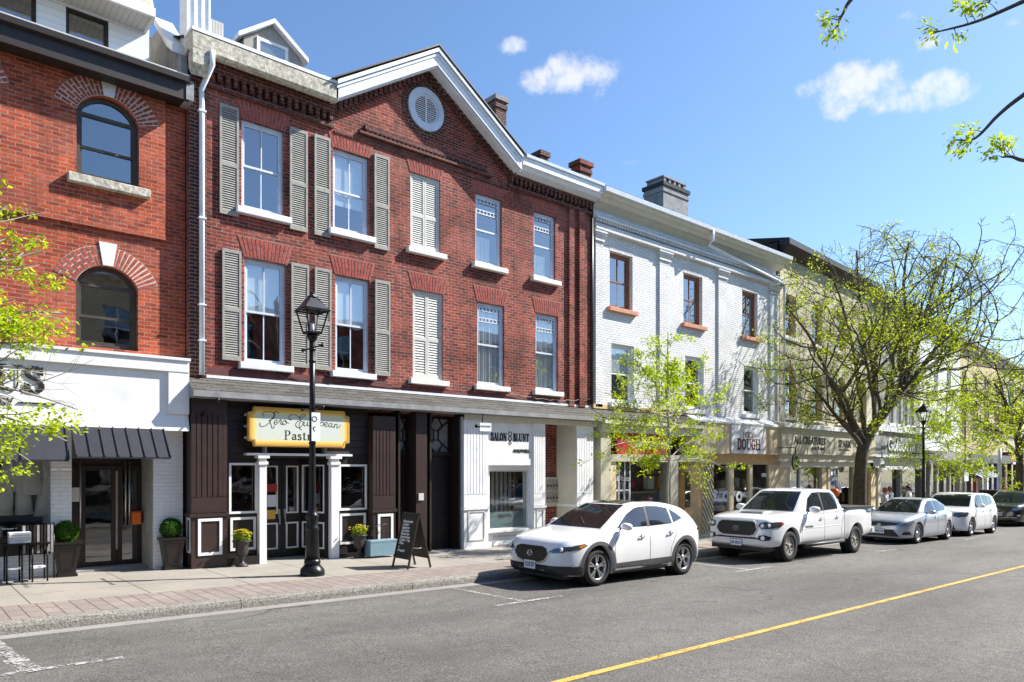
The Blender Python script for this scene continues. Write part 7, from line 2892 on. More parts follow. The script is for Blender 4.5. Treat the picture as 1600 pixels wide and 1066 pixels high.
T0 = 8.0
ex = Vector((CC, -DD, 0))                   # image-right in the world
for path, tips in (
        ([forkt, pt(1900, -150, 8.4), pt(1700, -40, 8.2), pt(1600, 2, 8), pt(1525, 34, 8), pt(1456, 52, 8)], ((.80, (-.4, 0, .6), .20), (.86, (-.3, 0, .7), .22), (.9, (.2, 0, -.5), .14), (.97, (-.6, 0, .3), .16), (.99, (-.8, 0, -.5), .14), (.7, (-.5, 0, .5), .2), (.62, (-.3, 0, .8), .2))),
        ([forkt, pt(1950, -260, 8.0), pt(1700, -170, 8.0), pt(1600, -40, 8), pt(1555, -10, 8), pt(1545, 5, 8)], ((.9, (-.6, 0, -.3), .2), (.98, (-.7, 0, -.3), .18))),
        ([forkt, pt(1800, -330, 7.6), pt(1500, -180, 7.8), pt(1345, -18, 8), pt(1318, 20, 8), pt(1308, 42, 8)], ((.84, (-.7, 0, -.3), .14), (.92, (-.8, 0, .1), .16), (.97, (-.4, 0, -.6), .14), (.99, (.1, 0, -.8), .1))),
        ([fork, pt(1900, 60, 8.2), pt(1700, 80, 8.2), pt(1600, 148, 8), pt(1560, 180, 8), pt(1524, 216, 8), pt(1494, 219, 8)], ((.78, (-.8, 0, .1), .14), (.84, (-.6, 0, .5), .12), (.88, (-.5, 0, -.5), .14), (.99, (-.6, 0, -.2), .1), (.97, (-.2, 0, -.6), .08))),
        ([fork, pt(1850, 200, 8.0), pt(1680, 225, 8.2), pt(1610, 250, 8), pt(1580, 245, 8), pt(1565, 246, 8)], ((.8, (-.6, 0, .7), .2), (.86, (-.5, 0, .5), .18), (.92, (-.2, 0, .9), .16), (.99, (-.8, 0, .1), .12), (.75, (-.3, 0, .5), .2))),
        ([fork, pt(2000, 330, 8.0), pt(1900, 350, 8.2), pt(1800, 300, 8), pt(1700, 290, 8)], ((.9, (-.6, 0, .7), .2),))):
    tips2 = [(f, ex * d[0] + Vector((0, 0, d[2])), L_) for f, d, L_ in tips]
    spray(path, .045, tips2, 9)
tb.build('trunk', MT['bark'], t)
tag(tw.build('twigs', MT['bark'], t), kind='stuff')
tag(lv.build('foliage', MT['leaf_lime'], t), kind='stuff')
# ================================================================== VEHICLES
def car_paint(name, c, rough=.25, metal=0.0, dirt=.0):
    b = NB(name)
    f = b.noise(1.5, 4)
    col = b.ramp(f, [(.3, tuple(x * .97 for x in c)), (.7, c)])
    if dirt:
        sp = b.n('ShaderNodeSeparateXYZ')
        b.L(b.tc.outputs['Object'], sp.inputs[0])
        mr = b.n('ShaderNodeMapRange')
        b.L(sp.outputs['Z'], mr.inputs['Value'])
        mr.inputs['From Min'].default_value = .75
        mr.inputs['From Max'].default_value = .25
        d_ = nmath('MULTIPLY', nmath('MULTIPLY', mr.outputs['Result'], b.noise(14, 5, .7), b.t), dirt, b.t)
        col = b.mix(col, (.20, .17, .14), d_)
    b.col(col)
    b.set(Roughness=rough, Metallic=metal)
    b.b.inputs['Coat Weight'].default_value = 1
    b.b.inputs['Coat Roughness'].default_value = .03
    MT[name] = b.m


car_paint('paint_pearl', (.80, .81, .83), .3, dirt=.45)
car_paint('paint_white_car', (.78, .79, .81), .3, dirt=.2)
car_paint('paint_silver', (.42, .46, .54), .3, .35)
car_paint('paint_black', (.008, .008, .010), .25)


def glass_car(name, c=(.012, .014, .016), tint=None):
    b = NB(name)
    b.col(c)
    b.set(Roughness=.02)
    b.b.inputs['IOR'].default_value = 1.75
    b.b.inputs['Specular IOR Level'].default_value = .8
    MT[name] = b.m


glass_car('car_glass')
glass_car('car_screen', (.012, .016, .015))
MT['car_screen'].node_tree.nodes['Principled BSDF'].inputs['IOR'].default_value = 1.22
mat('grille_black', (.006, .006, .007), .45, var=.2)
lm = NB('lamp_lens')
lm.col((.35, .36, .38))
lm.set(Roughness=.05, Metallic=.6)
MT['lamp_lens'] = lm.m
glass_car('lamp_dark', (.05, .05, .055))
mat('lamp_red', (.35, .01, .01), .1, coat=1)
mat('lamp_amber', (.65, .20, .02), .15)
mat('lamp_bright', (.85, .86, .88), .15)


def pchip(pts):
    xs = [p[0] for p in pts]
    ys = [p[1] for p in pts]
    n = len(xs)
    h = [xs[i + 1] - xs[i] for i in range(n - 1)]
    dl = [(ys[i + 1] - ys[i]) / h[i] for i in range(n - 1)]
    m = [dl[0]] + [0 if dl[i - 1] * dl[i] <= 0 else 2 / (1 / dl[i - 1] + 1 / dl[i]) for i in range(1, n - 1)] + [dl[-1]]

    def f(x):
        if x <= xs[0]:
            return ys[0]
        if x >= xs[-1]:
            return ys[-1]
        i = max(j for j in range(n - 1) if xs[j] <= x)
        t = (x - xs[i]) / h[i]
        return (2 * t ** 3 - 3 * t ** 2 + 1) * ys[i] + (t ** 3 - 2 * t ** 2 + t) * h[i] * m[i] + (-2 * t ** 3 + 3 * t ** 2) * ys[i + 1] + (t ** 3 - t ** 2) * h[i] * m[i + 1]
    return f


def loft(stations, ring_fn, cap=True):
    b = MB()
    K = None
    base = 0
    for i, x in enumerate(stations):
        half = ring_fn(x)                   # (y>=0, z) from bottom centre round to top centre
        ring_ = [(x, -y, z) for y, z in half] + [(x, y, z) for y, z in half[-2:0:-1]]
        K = len(ring_)
        b.v += [Vector(p) for p in ring_]
    for i in range(len(stations) - 1):
        for k in range(K):
            b.f.append([i * K + k, (i + 1) * K + k, (i + 1) * K + (k + 1) % K, i * K + (k + 1) % K])
            b.sm.append(True)
    if cap:
        b.f.append([k for k in range(K)])
        b.sm.append(False)
        m_ = (len(stations) - 1) * K
        b.f.append([m_ + k for k in range(K)][::-1])
        b.sm.append(False)
    return b


def lin(a, c, n):
    return [a + (c - a) * i / n for i in range(n + 1)]


class Car:
    def __init__(s, name, label, cat, sp, paint, group='cars parked along the kerb'):
        s.t = thing(name, label, cat, (0, 0, 0), group)
        s.sp = sp
        s.paint = paint
        L_, W = sp['L'], sp['W']
        fn = {k: pchip(v) for k, v in sp.items() if isinstance(v, list) and isinstance(v[0], tuple)}
        s.fn = fn
        hw = W / 2
        fl = sp.get('flare', 0.0)

        def ring_body(x):
            w_ = fn['w'](x) * hw
            for ax in (sp['xf'], sp['xr']):
                w_ += fl * max(0, 1 - ((x - ax) / .62) ** 2) ** .5 if abs(x - ax) < .62 else 0
            zb, zs, zt = fn['zb'](x), fn['zsh'](x), fn['zt'](x)
            ti = fn['wt'](x) * w_
            zm = zb + (zs - zb) * .55
            return [(0, zb), (w_ - .16, zb), (w_ - .055, zb + .02), (w_ - .018, zb + (zs - zb) * .10), (w_ - .004, zb + (zs - zb) * .28), (w_, zm), (w_ - .006, zb + (zs - zb) * .80), (w_ - .022, zs - .02),
                    (w_ - .05, zs + .012), (ti + (w_ - ti) * .35, zs + (zt - zs) * .55), (ti, zs + (zt - zs) * .80), (ti * .7, zt - .012), (ti * .35, zt - .003), (0, zt)]
        st = [0, .012, .03, .06, .1, .15, .22] + lin(.30, L_ - .30, 48) + [L_ - .22, L_ - .15, L_ - .1, L_ - .06, L_ - .03, L_ - .012, L_]
        b = loft(st, ring_body)
        body = b.build('body', MT[paint], s.t)
        fixn(body)
        # wheel arches cut through the shell
        r_a = sp['arch']
        cut = MB()
        for ax in (sp['xf'], sp['xr']):
            for sd in (-1, 1):
                y0, y1 = (hw - .30) * sd, (hw + .3) * sd
                cut.lathe([(r_a, min(y0, y1)), (r_a, max(y0, y1))], (ax, 0, sp['rw'] + .01), 40, 'y')
        co = cut.build('cutter', None)
        fixn(co)
        md = body.modifiers.new('b', 'BOOLEAN')
        md.operation = 'DIFFERENCE'
        md.object = co
        md.solver = 'EXACT'
        dg = bpy.context.evaluated_depsgraph_get()
        me = bpy.data.meshes.new_from_object(body.evaluated_get(dg))
        body.modifiers.clear()
        body.data = me
        bpy.data.objects.remove(co)
        for p in me.polygons:
            p.use_smooth = True
        me.set_sharp_from_angle(angle=R(38))
        s.body = body
        me.materials.clear()
        me.materials.append(MT[paint])
        if len(me.materials) == 0:
            me.materials.append(MT[paint])
        # inner arches
        for ax in (sp['xf'], sp['xr']):
            for sd in (-1, 1):
                wl = MB()
                ys_ = sorted(((hw - .295) * sd, (hw - .10) * sd))
                yy = (hw - .293) * sd
                wl.lathe([(.001, yy), (r_a - .004, yy), (r_a - .004, (hw - .10) * sd)], (ax, 0, sp['rw'] + .01), 32, 'y', caps=False)
                wl.build('wheel_arch_liner', MT['plastic_black'], s.t)
        MB().box(.25, L_ - .25, -hw + .30, hw - .30, fn['zb'](L_ / 2) - .05, fn['zb'](L_ / 2) + .05).build('underbody', MT['plastic_black'], s.t)
        # cabin
        if 'zr' in sp:
            xa, xd = sp['zr'][0][0], sp['zr'][-1][0]

            def ring_cab(x):
                zr, zbl = fn['zr'](x), fn['zbelt'](x)
                wb, wr = fn['wb'](x) * hw, fn['wr'](x) * hw
                k = max(.02, min(1, (zr - zbl) / sp['cabh']))
                wt_ = wb + (wr - wb) * k
                return [(0, zbl - .12), (wb - .02, zbl - .12), (wb, zbl - .02), (wb + (wt_ - wb) * .33, zbl + (zr - zbl) * .30), (wb + (wt_ - wb) * .66, zbl + (zr - zbl) * .60), (wt_ + .004, zbl + (zr - zbl) * .86),
                        (wt_ - .045, zbl + (zr - zbl) * .955), (wt_ * .80, zr - .018 * k), (wt_ * .45, zr - .004 * k), (0, zr)]
            cab = loft(lin(xa, xd, 64), ring_cab).build('cabin', MT[paint], s.t)
            fixn(cab)
            for p in cab.data.polygons:
                p.use_smooth = True
            cab.data.set_sharp_from_angle(angle=R(50))
            s.cab = cab
        else:
            s.cab = None
        s.trees = [BVHTree.FromPolygons([v.co for v in o.data.vertices], [list(p.vertices) for p in o.data.polygons]) for o in (s.body, s.cab) if o]

    def cast(s, o, d, which=None):
        best = None
        for i, tr in enumerate(s.trees):
            if which is not None and i != which:
                continue
            h_ = tr.ray_cast(o, d)
            if h_[0] is not None and (best is None or h_[3] < best[3]):
                best = h_
        return best

    def decal(s, name, poly, axis, mt, off=.004, cell=.06, mirror=False, parent=None, which=None, thick=0.0, curved=False):
        """panel laid on the bodywork: outline in (x,z) for side, (y,z) for front/back, (x,y) for top, cast onto the shell"""
        sp = s.sp
        made = None
        allp = [poly] if not mirror else [poly, [(-p[0], p[1]) for p in poly] if axis in ('front', 'back') else ([(p[0], -p[1]) for p in poly] if axis == 'top' else poly)]
        sides = ['L', 'R'] if (mirror and axis == 'side') else ['L']
        outs = []
        for pi, pl in enumerate(allp if not (mirror and axis == 'side') else [poly, poly]):
            sd = -1 if (axis != 'side' or pi == 0) else 1
            if curved:
                pl = [tuple(v) for v in crom(list(pl) + [pl[0]], 4)][:-1]
            bm = bmesh.new()
            vs = [bm.verts.new((p[0], p[1], 0)) for p in pl]
            bm.faces.new(vs)
            bmesh.ops.triangulate(bm, faces=bm.faces[:])
            for ax_ in (0, 1):
                lo = min(p[ax_] for p in pl)
                hi = max(p[ax_] for p in pl)
                k = int((hi - lo) / cell)
                for j in range(1, k + 1):
                    c = lo + j * (hi - lo) / (k + 1)
                    no = (1, 0, 0) if ax_ == 0 else (0, 1, 0)
                    co = (c, 0, 0) if ax_ == 0 else (0, c, 0)
                    bmesh.ops.bisect_plane(bm, geom=bm.verts[:] + bm.edges[:] + bm.faces[:], plane_co=co, plane_no=no, dist=1e-5)
            for v in bm.verts:
                a, c = v.co.x, v.co.y
                if axis == 'side':
                    o_, d_ = Vector((a, sd * 3, c)), Vector((0, -sd, 0))
                elif axis == 'front':
                    o_, d_ = Vector((-3, a, c)), Vector((1, 0, 0))
                elif axis == 'back':
                    o_, d_ = Vector((sp['L'] + 3, a, c)), Vector((-1, 0, 0))
                else:
                    o_, d_ = Vector((a, c, 4)), Vector((0, 0, -1))
                h_ = s.cast(o_, d_, which)
                if h_ is None:
                    best = None
                    for i, tr in enumerate(s.trees):
                        if which is not None and i != which:
                            continue
                        guess = Vector((a, sd * sp['W'] / 2, c)) if axis == 'side' else Vector((.05, a, c)) if axis == 'front' else Vector((sp['L'], a, c)) if axis == 'back' else Vector((a, c, 1))
                        q = tr.find_nearest(guess)
                        if q[0] is not None and (best is None or q[3] < best[3]):
                            best = q
                    v.co = best[0] - d_ * off
                else:
                    nn_ = h_[1]
                    if nn_.dot(d_) > 0:
                        nn_ = -nn_
                    v.co = h_[0] + (nn_ * .6 - d_ * .4).normalized() * off
            me = bpy.data.meshes.new(name)
            bm.to_mesh(me)
            bm.free()
            for p in me.polygons:
                p.use_smooth = True
            me.materials.append(MT[mt])
            # face outwards
            o = bpy.data.objects.new(name, me)
            link(o, parent or s.t)
            outs.append(o)
        return outs[0] if len(outs) == 1 else outs

    def line(s, name, pts, axis, w_=.008, mt='plastic_black', off=.003, closed=False, parent=None, both=False):
        """thin seam following the bodywork"""
        for sd in ((-1, 1) if (both and axis == 'side') else (-1,)):
            b = MB()
            ps = [Vector(p) for p in pts]
            fine = []
            for i in range(len(ps) - 1):
                k = max(1, int((ps[i + 1] - ps[i]).length / .06))
                for j in range(k):
                    fine.append(ps[i] + (ps[i + 1] - ps[i]) * j / k)
            fine.append(ps[-1])
            out = []
            for p in fine:
                if axis == 'side':
                    h_ = s.cast(Vector((p[0], sd * 3, p[1])), Vector((0, -sd, 0)))
                elif axis == 'top':
                    h_ = s.cast(Vector((p[0], p[1], 4)), Vector((0, 0, -1)))
                else:
                    h_ = s.cast(Vector((-3, p[0], p[1])), Vector((1, 0, 0)))
                if h_:
                    n_ = h_[1] if axis != 'side' or h_[1].y * sd > 0 else -h_[1]
                    if axis == 'front' and n_.x > 0:
                        n_ = -n_
                    out.append(h_[0] + n_ * (off - w_ * .35))
            if len(out) > 1:
                b.tube(out, w_ * .5, 5)
                b.build(name, MT[mt], parent or s.body)

    def wheels(s, style, rim_mt='steel', steer=0.0):
        sp = s.sp
        rw, W = sp['rw'], sp['W']
        rr = sp.get('rim', rw * .70)
        tw_ = sp.get('tw', .215)
        for ax in (sp['xf'], sp['xr']):
            for sd in (-1, 1):
                yc = sd * (W / 2 - tw_ / 2 - .035)
                root = bpy.data.objects.new('wheel', None)
                link(root, s.t)
                root.location = (ax, yc, rw)
                prof = [(rr - .01, -tw_ / 2 + .02), (rr + .015, -tw_ / 2), (rw - .045, -tw_ / 2 - .004), (rw - .012, -tw_ / 2 + .022), (rw, -tw_ / 2 + .05), (rw, tw_ / 2 - .05), (rw - .012, tw_ / 2 - .022), (rw - .045, tw_ / 2 + .004), (rr + .015, tw_ / 2), (rr - .01, tw_ / 2 - .02)]
                ty = MB().lathe(prof, (0, 0, 0), 40, 'y', caps=False)
                if sp.get('knobbly'):
                    for i in range(44):
                        a = 2 * math.pi * i / 44
                        for yy in (-tw_ / 2 + .045, tw_ / 2 - .045):
                            c = Vector((math.cos(a) * (rw - .002), yy, math.sin(a) * (rw - .002)))
                            tdir = Vector((-math.sin(a), 0, math.cos(a))) * .016
                            ty.bar(c - tdir, c + tdir, .05, .018)
                o = ty.build('tyre', MT['rubber'])
                o.parent = root
                f_ = -1 if sd < 0 else 1
                yf = f_ * (tw_ / 2 - .025)
                b = MB()
                b.lathe([(rr, yf - f_ * .12), (rr, yf), (rr - .018, yf + f_ * .012), (rr - .03, yf - f_ * .004), (rr - .035, yf - f_ * .10)], (0, 0, 0), 40, 'y', caps=False)
                b.lathe([(.062, yf - f_ * .03), (.058, yf - f_ * .005), (.03, yf + f_ * .002), (0.001, yf + f_ * .002)], (0, 0, 0), 20, 'y', caps=False)
                nsp = {'multi': 5, 'truck': 6, 'five': 5, 'split': 7}[style]
                for i in range(nsp):
                    a = 2 * math.pi * i / nsp + .3
                    offs = (-.16, .16) if style in ('multi', 'truck', 'split') else (0,)
                    wd = {'multi': .026, 'truck': .030, 'five': .07, 'split': .020}[style]
                    for of in offs:
                        a2 = a + of * (1.25 if style == 'truck' else 1)
                        p = Vector((math.cos(a + of * .3) * .05, yf - f_ * .018, math.sin(a + of * .3) * .05))
                        q = Vector((math.cos(a2) * (rr - .02), yf - f_ * .006, math.sin(a2) * (rr - .02)))
                        dd = (q - p).normalized()
                        sx_ = Vector((-dd.z, 0, dd.x)) * wd * .5
                        k = 1.35
                        dp = Vector((0, -f_ * .03, 0))
                        b.hexa([p - sx_ * .8 + dp, p + sx_ * .8 + dp, q + sx_ * k + dp, q - sx_ * k + dp, p - sx_ * .8, p + sx_ * .8, q + sx_ * k, q - sx_ * k])
                        if style == 'truck':
                            m_ = (p + q) / 2
                            q2 = Vector((math.cos(a2 + (.22 if of > 0 else -.22)) * (rr - .02), yf - f_ * .008, math.sin(a2 + (.22 if of > 0 else -.22)) * (rr - .02)))
                            b.bar(m_ - Vector((0, f_ * .012, 0)), q2, .02, .02)
                o = fixn(b.build('rim', MT[rim_mt]))
                o.parent = root
                b = MB().lathe([(.001, yf - f_ * .075), (rr - .03, yf - f_ * .075)], (0, 0, 0), 24, 'y', caps=False)
                o = b.build('brake_disc', MT['plastic_black'])
                o.parent = root
                if ax == sp['xf'] and steer:
                    root.rotation_euler.z = steer

    def cladding(s, h=.20, rad=.075, mt='plastic_grey', sill=True):
        sp = s.sp
        ra = sp['arch']
        for ax in (sp['xf'], sp['xr']):
            zc = sp['rw'] + .01
            zlo = s.fn['zb'](ax) + .03
            a0 = math.asin(max(-1, min(1, (zlo - zc) / (ra + rad))))
            pts = []
            n = 22
            for i in range(n + 1):
                a = a0 + (math.pi - 2 * a0) * i / n
                pts.append((ax + (ra + rad) * math.cos(a), max(zlo, zc + (ra + rad) * math.sin(a))))
            a1 = math.asin(max(-1, min(1, (zlo - zc) / (ra + .004))))
            for i in range(n + 1):
                a = (math.pi - a1) - (math.pi - 2 * a1) * i / n
                pts.append((ax + (ra + .004) * math.cos(a), max(zlo, zc + (ra + .004) * math.sin(a))))
            s.decal('arch_cladding', pts, 'side', mt, off=.010, cell=.10, mirror=True, which=0)
        if sill:
            zl = s.fn['zb'](sp['L'] / 2) + .02
            xa, xb = sp['xf'] + ra + rad - .01, sp['xr'] - ra - rad + .01
            s.decal('sill_cladding', [(xa, zl), (xb, zl), (xb, zl + h + .03), (xa, zl + h)], 'side', mt, off=.009, cell=.12, mirror=True, which=0)

    def mirrors(s, x, z, y=None, mt=None, sc_=1.0):
        for sd in (-1, 1):
            yy = sd * ((y or s.sp['W'] / 2) + .03)
            b = MB()
            k = sc_
            prof = [(.0, -.115), (.05, -.10), (.072, -.04), (.076, .03), (.06, .09), (.0, .115)]
            bb = []
            for r_, h_ in prof:
                bb.append((r_ * k, h_ * k))
            b.lathe(bb, (0, 0, 0), 14, 'y', caps=False)
            for v in b.v:
                v.x = v.x * (.85 if v.x > 0 else 1.35)
                v += Vector((x, yy + sd * .11, z))
            o = b.build('mirror', MT[mt or s.paint], s.t)
            MB().tube([(x + .02, yy - sd * .08, z - .05), (x + .01, yy + sd * .05, z - .03)], .022 * k, 8).build('mirror_arm', MT['plastic_black'], o)

    def handle(s, x, z, mt='chrome'):
        for sd in (-1, 1):
            h_ = s.cast(Vector((x, sd * 3, z)), Vector((0, -sd, 0)), 0)
            y = h_[0].y
            b = MB().tube([(x - .09, y, z), (x - .08, y + sd * .03, z + .003), (x + .07, y + sd * .03, z + .005), (x + .09, y, z + .003)], .011, 6)
            o = b.build('door_handle', MT[mt], s.t)
            MB().lathe([(.0, y * 0 - .004), (.045, 0), (0, .004)], (x, y + sd * .002, z), 14, 'y', caps=False).build('recess', MT['plastic_grey'], o)

    def plate(s, z, txt, y=0, w_=.30, h=.15, back=False, frame=True, tilt=0):
        hx = s.cast(Vector((-3, y, z)), Vector((1, 0, 0)), 0)[0].x
        hx2 = s.cast(Vector((-3, y, z - h / 2)), Vector((1, 0, 0)), 0)[0].x
        hx = min(hx, hx2) - .02
        b = MB().box(hx, hx + .012, y - w_ / 2, y + w_ / 2, z - h / 2, z + h / 2)
        o = b.build('number_plate', MT['plate_white'], s.t)
        if frame:
            MB().box(hx + .004, hx + .04, y - w_ / 2 - .012, y + w_ / 2 + .012, z - h / 2 - .012, z + h / 2 + .012).build('plate_holder', MT['plastic_black'], o)
        t_ = sans(txt, 0, 0, .10, 0, MT['plate_blue'], o, width=w_ * .84, ext=.001, bold=.003, yaw=R(-90))
        # text runs along -y (read from the front)
        t_.data.transform(Matrix.Translation((hx - .002, y + w_ * .42, z - .035)))
        return o

    def badge(s, z, kind='oval', r_=.06, y=0.0, mt='chrome', off=.02):
        hx = s.cast(Vector((-3, y, z)), Vector((1, 0, 0)), 0)[0].x - off
        b = MB()
        def rg(cy, cz, ry, rz, th):
            n = 22
            pts = [(hx, cy + ry * math.cos(2 * math.pi * i / n), cz + rz * math.sin(2 * math.pi * i / n)) for i in range(n + 1)]
            b.tube(pts, th, 6, caps=False)
        if kind == 'rings':
            rg(y, z, r_, r_ * .68, .007)
            rg(y, z, r_ * .36, r_ * .66, .006)
            rg(y, z + r_ * .28, r_ * .62, r_ * .3, .006)
        elif kind == 'wing':
            rg(y, z, r_, r_ * .82, .008)
            b.tube([(hx - .003, y - r_ * .95, z + r_ * .2), (hx - .003, y - r_ * .45, z + r_ * .3), (hx - .003, y, z - r_ * .25), (hx - .003, y + r_ * .45, z + r_ * .3), (hx - .003, y + r_ * .95, z + r_ * .2)], .008, 6)
        else:
            rg(y, z, r_, r_ * .6, .007)
            b.tube([(hx, y - r_ * .6, z), (hx, y + r_ * .6, z)], .006, 5)
        return b.build('emblem', MT[mt], s.t)

    def place(s, xf_world, y_near, steer=0):
        # the nose points back towards the viewer's left (-X); near side is local -y
        u = xf_world - s.sp['xf']
        s.t.location = (u, y_near + s.sp['W'] / 2 + s.sp.get('flare', 0) * .5, -S * u + .006)
        s.t.rotation_euler = (0, math.atan(S), 0)


# ---------- white compact crossover
sp = dict(L=4.40, W=1.77, xf=.91, xr=3.565, rw=.345, arch=.40, rim=.245, tw=.215, cabh=.42, flare=.012,
          w=[(0, .56), (.03, .66), (.10, .78), (.25, .90), (.55, .97), (1.0, .985), (2.2, .985), (3.5, 1.0), (3.95, .96), (4.2, .86), (4.33, .74), (4.40, .64)],
          wt=[(0, .78), (.3, .84), (1.2, .86), (2.5, .90), (3.8, .88), (4.40, .8)],
          zb=[(0, .30), (.12, .22), (.5, .19), (2, .19), (3.9, .21), (4.25, .30), (4.40, .42)],
          zsh=[(0, .62), (.06, .68), (.2, .76), (.6, .86), (1.2, .925), (2.0, .955), (3.0, .985), (3.6, 1.01), (4.1, 1.0), (4.3, .93), (4.40, .82)],
          zt=[(0, .70), (.05, .79), (.15, .865), (.4, .94), (.8, 1.0), (1.2, 1.045), (1.5, 1.055), (3.3, 1.06), (3.9, 1.07), (4.15, 1.05), (4.32, .98), (4.40, .88)],
          zr=[(1.08, 1.02), (1.3, 1.14), (1.6, 1.31), (1.9, 1.44), (2.1, 1.50), (2.4, 1.535), (2.8, 1.535), (3.2, 1.505), (3.6, 1.435), (3.85, 1.36), (4.05, 1.20), (4.25, 1.0)],
          zbelt=[(1.08, .99), (1.6, .99), (2.6, 1.01), (3.4, 1.06), (4.25, 1.0)],
          wb=[(1.08, .86), (1.5, .91), (2.3, .945), (3.4, .93), (3.9, .86), (4.25, .74)],
          wr=[(1.08, .66), (1.9, .70), (2.6, .73), (3.5, .69), (4.25, .60)])
c = Car('parked_car', 'white compact crossover with grey wheel-arch cladding parked nearest, outside the salon', 'car', sp, 'paint_pearl')
c.wheels('multi', 'steel')
c.cladding(h=.18, rad=.072)
# glass
c.decal('windscreen', [(-.69, 1.045), (.69, 1.045), (.60, 1.30), (.50, 1.465), (-.50, 1.465), (-.60, 1.30)], 'front', 'car_screen', off=.005, which=1, cell=.08)
W1 = [(1.50, 1.045), (2.36, 1.055), (2.40, 1.44), (2.16, 1.42), (1.90, 1.30)]
W2 = [(2.46, 1.056), (3.18, 1.085), (3.17, 1.39), (2.85, 1.435), (2.48, 1.445)]
W3_ = [(3.245, 1.10), (3.60, 1.175), (3.42, 1.29), (3.235, 1.375)]
for nm, w_ in (('front_window', W1), ('rear_window', W2), ('quarter_window', W3_)):
    c.decal(nm, w_, 'side', 'car_glass', off=.006, mirror=True, which=1, cell=.1)
c.decal('door_pillar_trim', [(2.37, 1.05), (2.45, 1.05), (2.47, 1.45), (2.41, 1.445)], 'side', 'plastic_black', off=.0075, mirror=True, which=1)
c.line('seam', [(1.36, .40), (1.34, .7), (1.42, .93), (1.5, 1.0)], 'side', both=True)
c.line('seam', [(2.41, .36), (2.41, .97)], 'side', both=True)
c.line('seam', [(3.26, 1.0), (3.22, .85), (3.08, .62), (3.05, .42)], 'side', both=True)
c.line('seam', [(1.15, -.70), (.6, -.74), (.3, -.66)], 'top')
c.line('seam', [(1.15, .70), (.6, .74), (.3, .66)], 'top')
gr = [(-.40, .70), (-.30, .735), (.30, .735), (.40, .70), (.44, .60), (.36, .50), (.22, .45), (-.22, .45), (-.36, .50), (-.44, .60)]
c.decal('grille', gr, 'front', 'grille_black', off=.012, which=0, cell=.05)
c.line('grille_surround', [(-.46, .66), (-.46, .58), (-.37, .48), (-.22, .43), (.22, .43), (.37, .48), (.46, .58), (.46, .66)], 'front', w_=.026, mt='chrome', off=.02)
hl = [(-.47, .655), (-.55, .63), (-.70, .645), (-.80, .70), (-.845, .765), (-.72, .745), (-.55, .705)]
for o in c.decal('headlight', hl, 'front', 'lamp_dark', off=.012, which=0, mirror=True, cell=.04):
    pass
c.decal('headlight', [(.20, .665), (.42, .70), (.60, .765), (.52, .795), (.30, .765), (.17, .72)], 'side', 'lamp_dark', off=.008, which=0, mirror=True, cell=.05)
c.decal('turn_signal', [(.42, .712), (.56, .765), (.50, .782), (.40, .755)], 'side', 'lamp_amber', off=.012, which=0, mirror=True, cell=.05)
for sd in (-1, 1):
    h_ = c.cast(Vector((-3, sd * .68, .695)), Vector((1, 0, 0)), 0)[0]
    MB().lathe([(.034, -.02), (.040, .0), (.030, .012)], (h_.x - .004, sd * .68, .695), 16, 'x').build('lamp_projector', MT['lamp_bright'], c.t)
c.decal('bumper_lower', [(-.74, .23), (.74, .23), (.80, .40), (.60, .36), (.36, .32), (-.36, .32), (-.60, .36), (-.80, .40)], 'front', 'plastic_black', off=.012, which=0, cell=.06)
c.decal('bumper_lower_side', [(.12, .25), (.47, .22), (.50, .40), (.15, .38)], 'side', 'plastic_black', off=.010, which=0, mirror=True)
c.badge(.60, 'wing', .062, off=.035)
c.plate(.385, 'CLLB 257', y=.02)
c.mirrors(1.58, 1.075, y=.82)
c.handle(2.15, .86)
c.handle(3.05, .90)
c.decal('tail_light', [(4.02, .93), (4.30, .89), (4.34, .96), (4.10, 1.02)], 'side', 'lamp_red', off=.010, which=0, mirror=True, cell=.05)
c.decal('sunroof', [(2.05, -.42), (2.75, -.45), (2.75, .45), (2.05, .42)], 'top', 'car_glass', off=.006, which=1)
MB().tube([(1.2, -.2, 1.095), (1.42, .1, 1.22)], .008, 5).build('wiper', MT['plastic_black'], c.t)
c.place(9.97, 9.0)
c1 = c

# ---------- white pickup truck
sp = dict(L=5.72, W=1.88, xf=.93, xr=4.55, rw=.385, arch=.455, rim=.235, tw=.25, cabh=.50, flare=.035, knobbly=True,
          w=[(0, .70), (.04, .80), (.12, .88), (.35, .95), (.8, .97), (5.0, .97), (5.5, .95), (5.66, .92), (5.72, .88)],
          wt=[(0, .90), (.4, .86), (1.4, .86), (1.9, .92), (5.72, .965)],
          zb=[(0, .42), (.15, .36), (.5, .38), (1.5, .38), (4.2, .40), (5.3, .46), (5.72, .50)],
          zsh=[(0, .80), (.08, .92), (.2, .98), (.6, 1.04), (1.4, 1.09), (2.5, 1.12), (3.7, 1.16), (3.9, 1.20), (5.60, 1.21), (5.72, 1.18)],
          zt=[(0, .88), (.06, 1.02), (.15, 1.08), (.5, 1.14), (1.1, 1.19), (1.5, 1.21), (3.6, 1.22), (3.9, 1.25), (5.64, 1.26), (5.72, 1.22)],
          zr=[(1.38, 1.18), (1.6, 1.34), (1.85, 1.53), (2.1, 1.69), (2.25, 1.745), (2.6, 1.785), (3.2, 1.785), (3.55, 1.75), (3.68, 1.68), (3.80, 1.42), (3.88, 1.20)],
          zbelt=[(1.38, 1.15), (3.88, 1.18)],
          wb=[(1.38, .84), (1.8, .91), (2.5, .94), (3.5, .93), (3.88, .90)],
          wr=[(1.38, .66), (2.2, .74), (3.3, .76), (3.88, .72)])
c = Car('pickup_truck', 'white double-cab pickup truck with black hood scoop parked behind the crossover', 'pickup truck', sp, 'paint_white_car')
c.wheels('truck', 'shutter_grey')
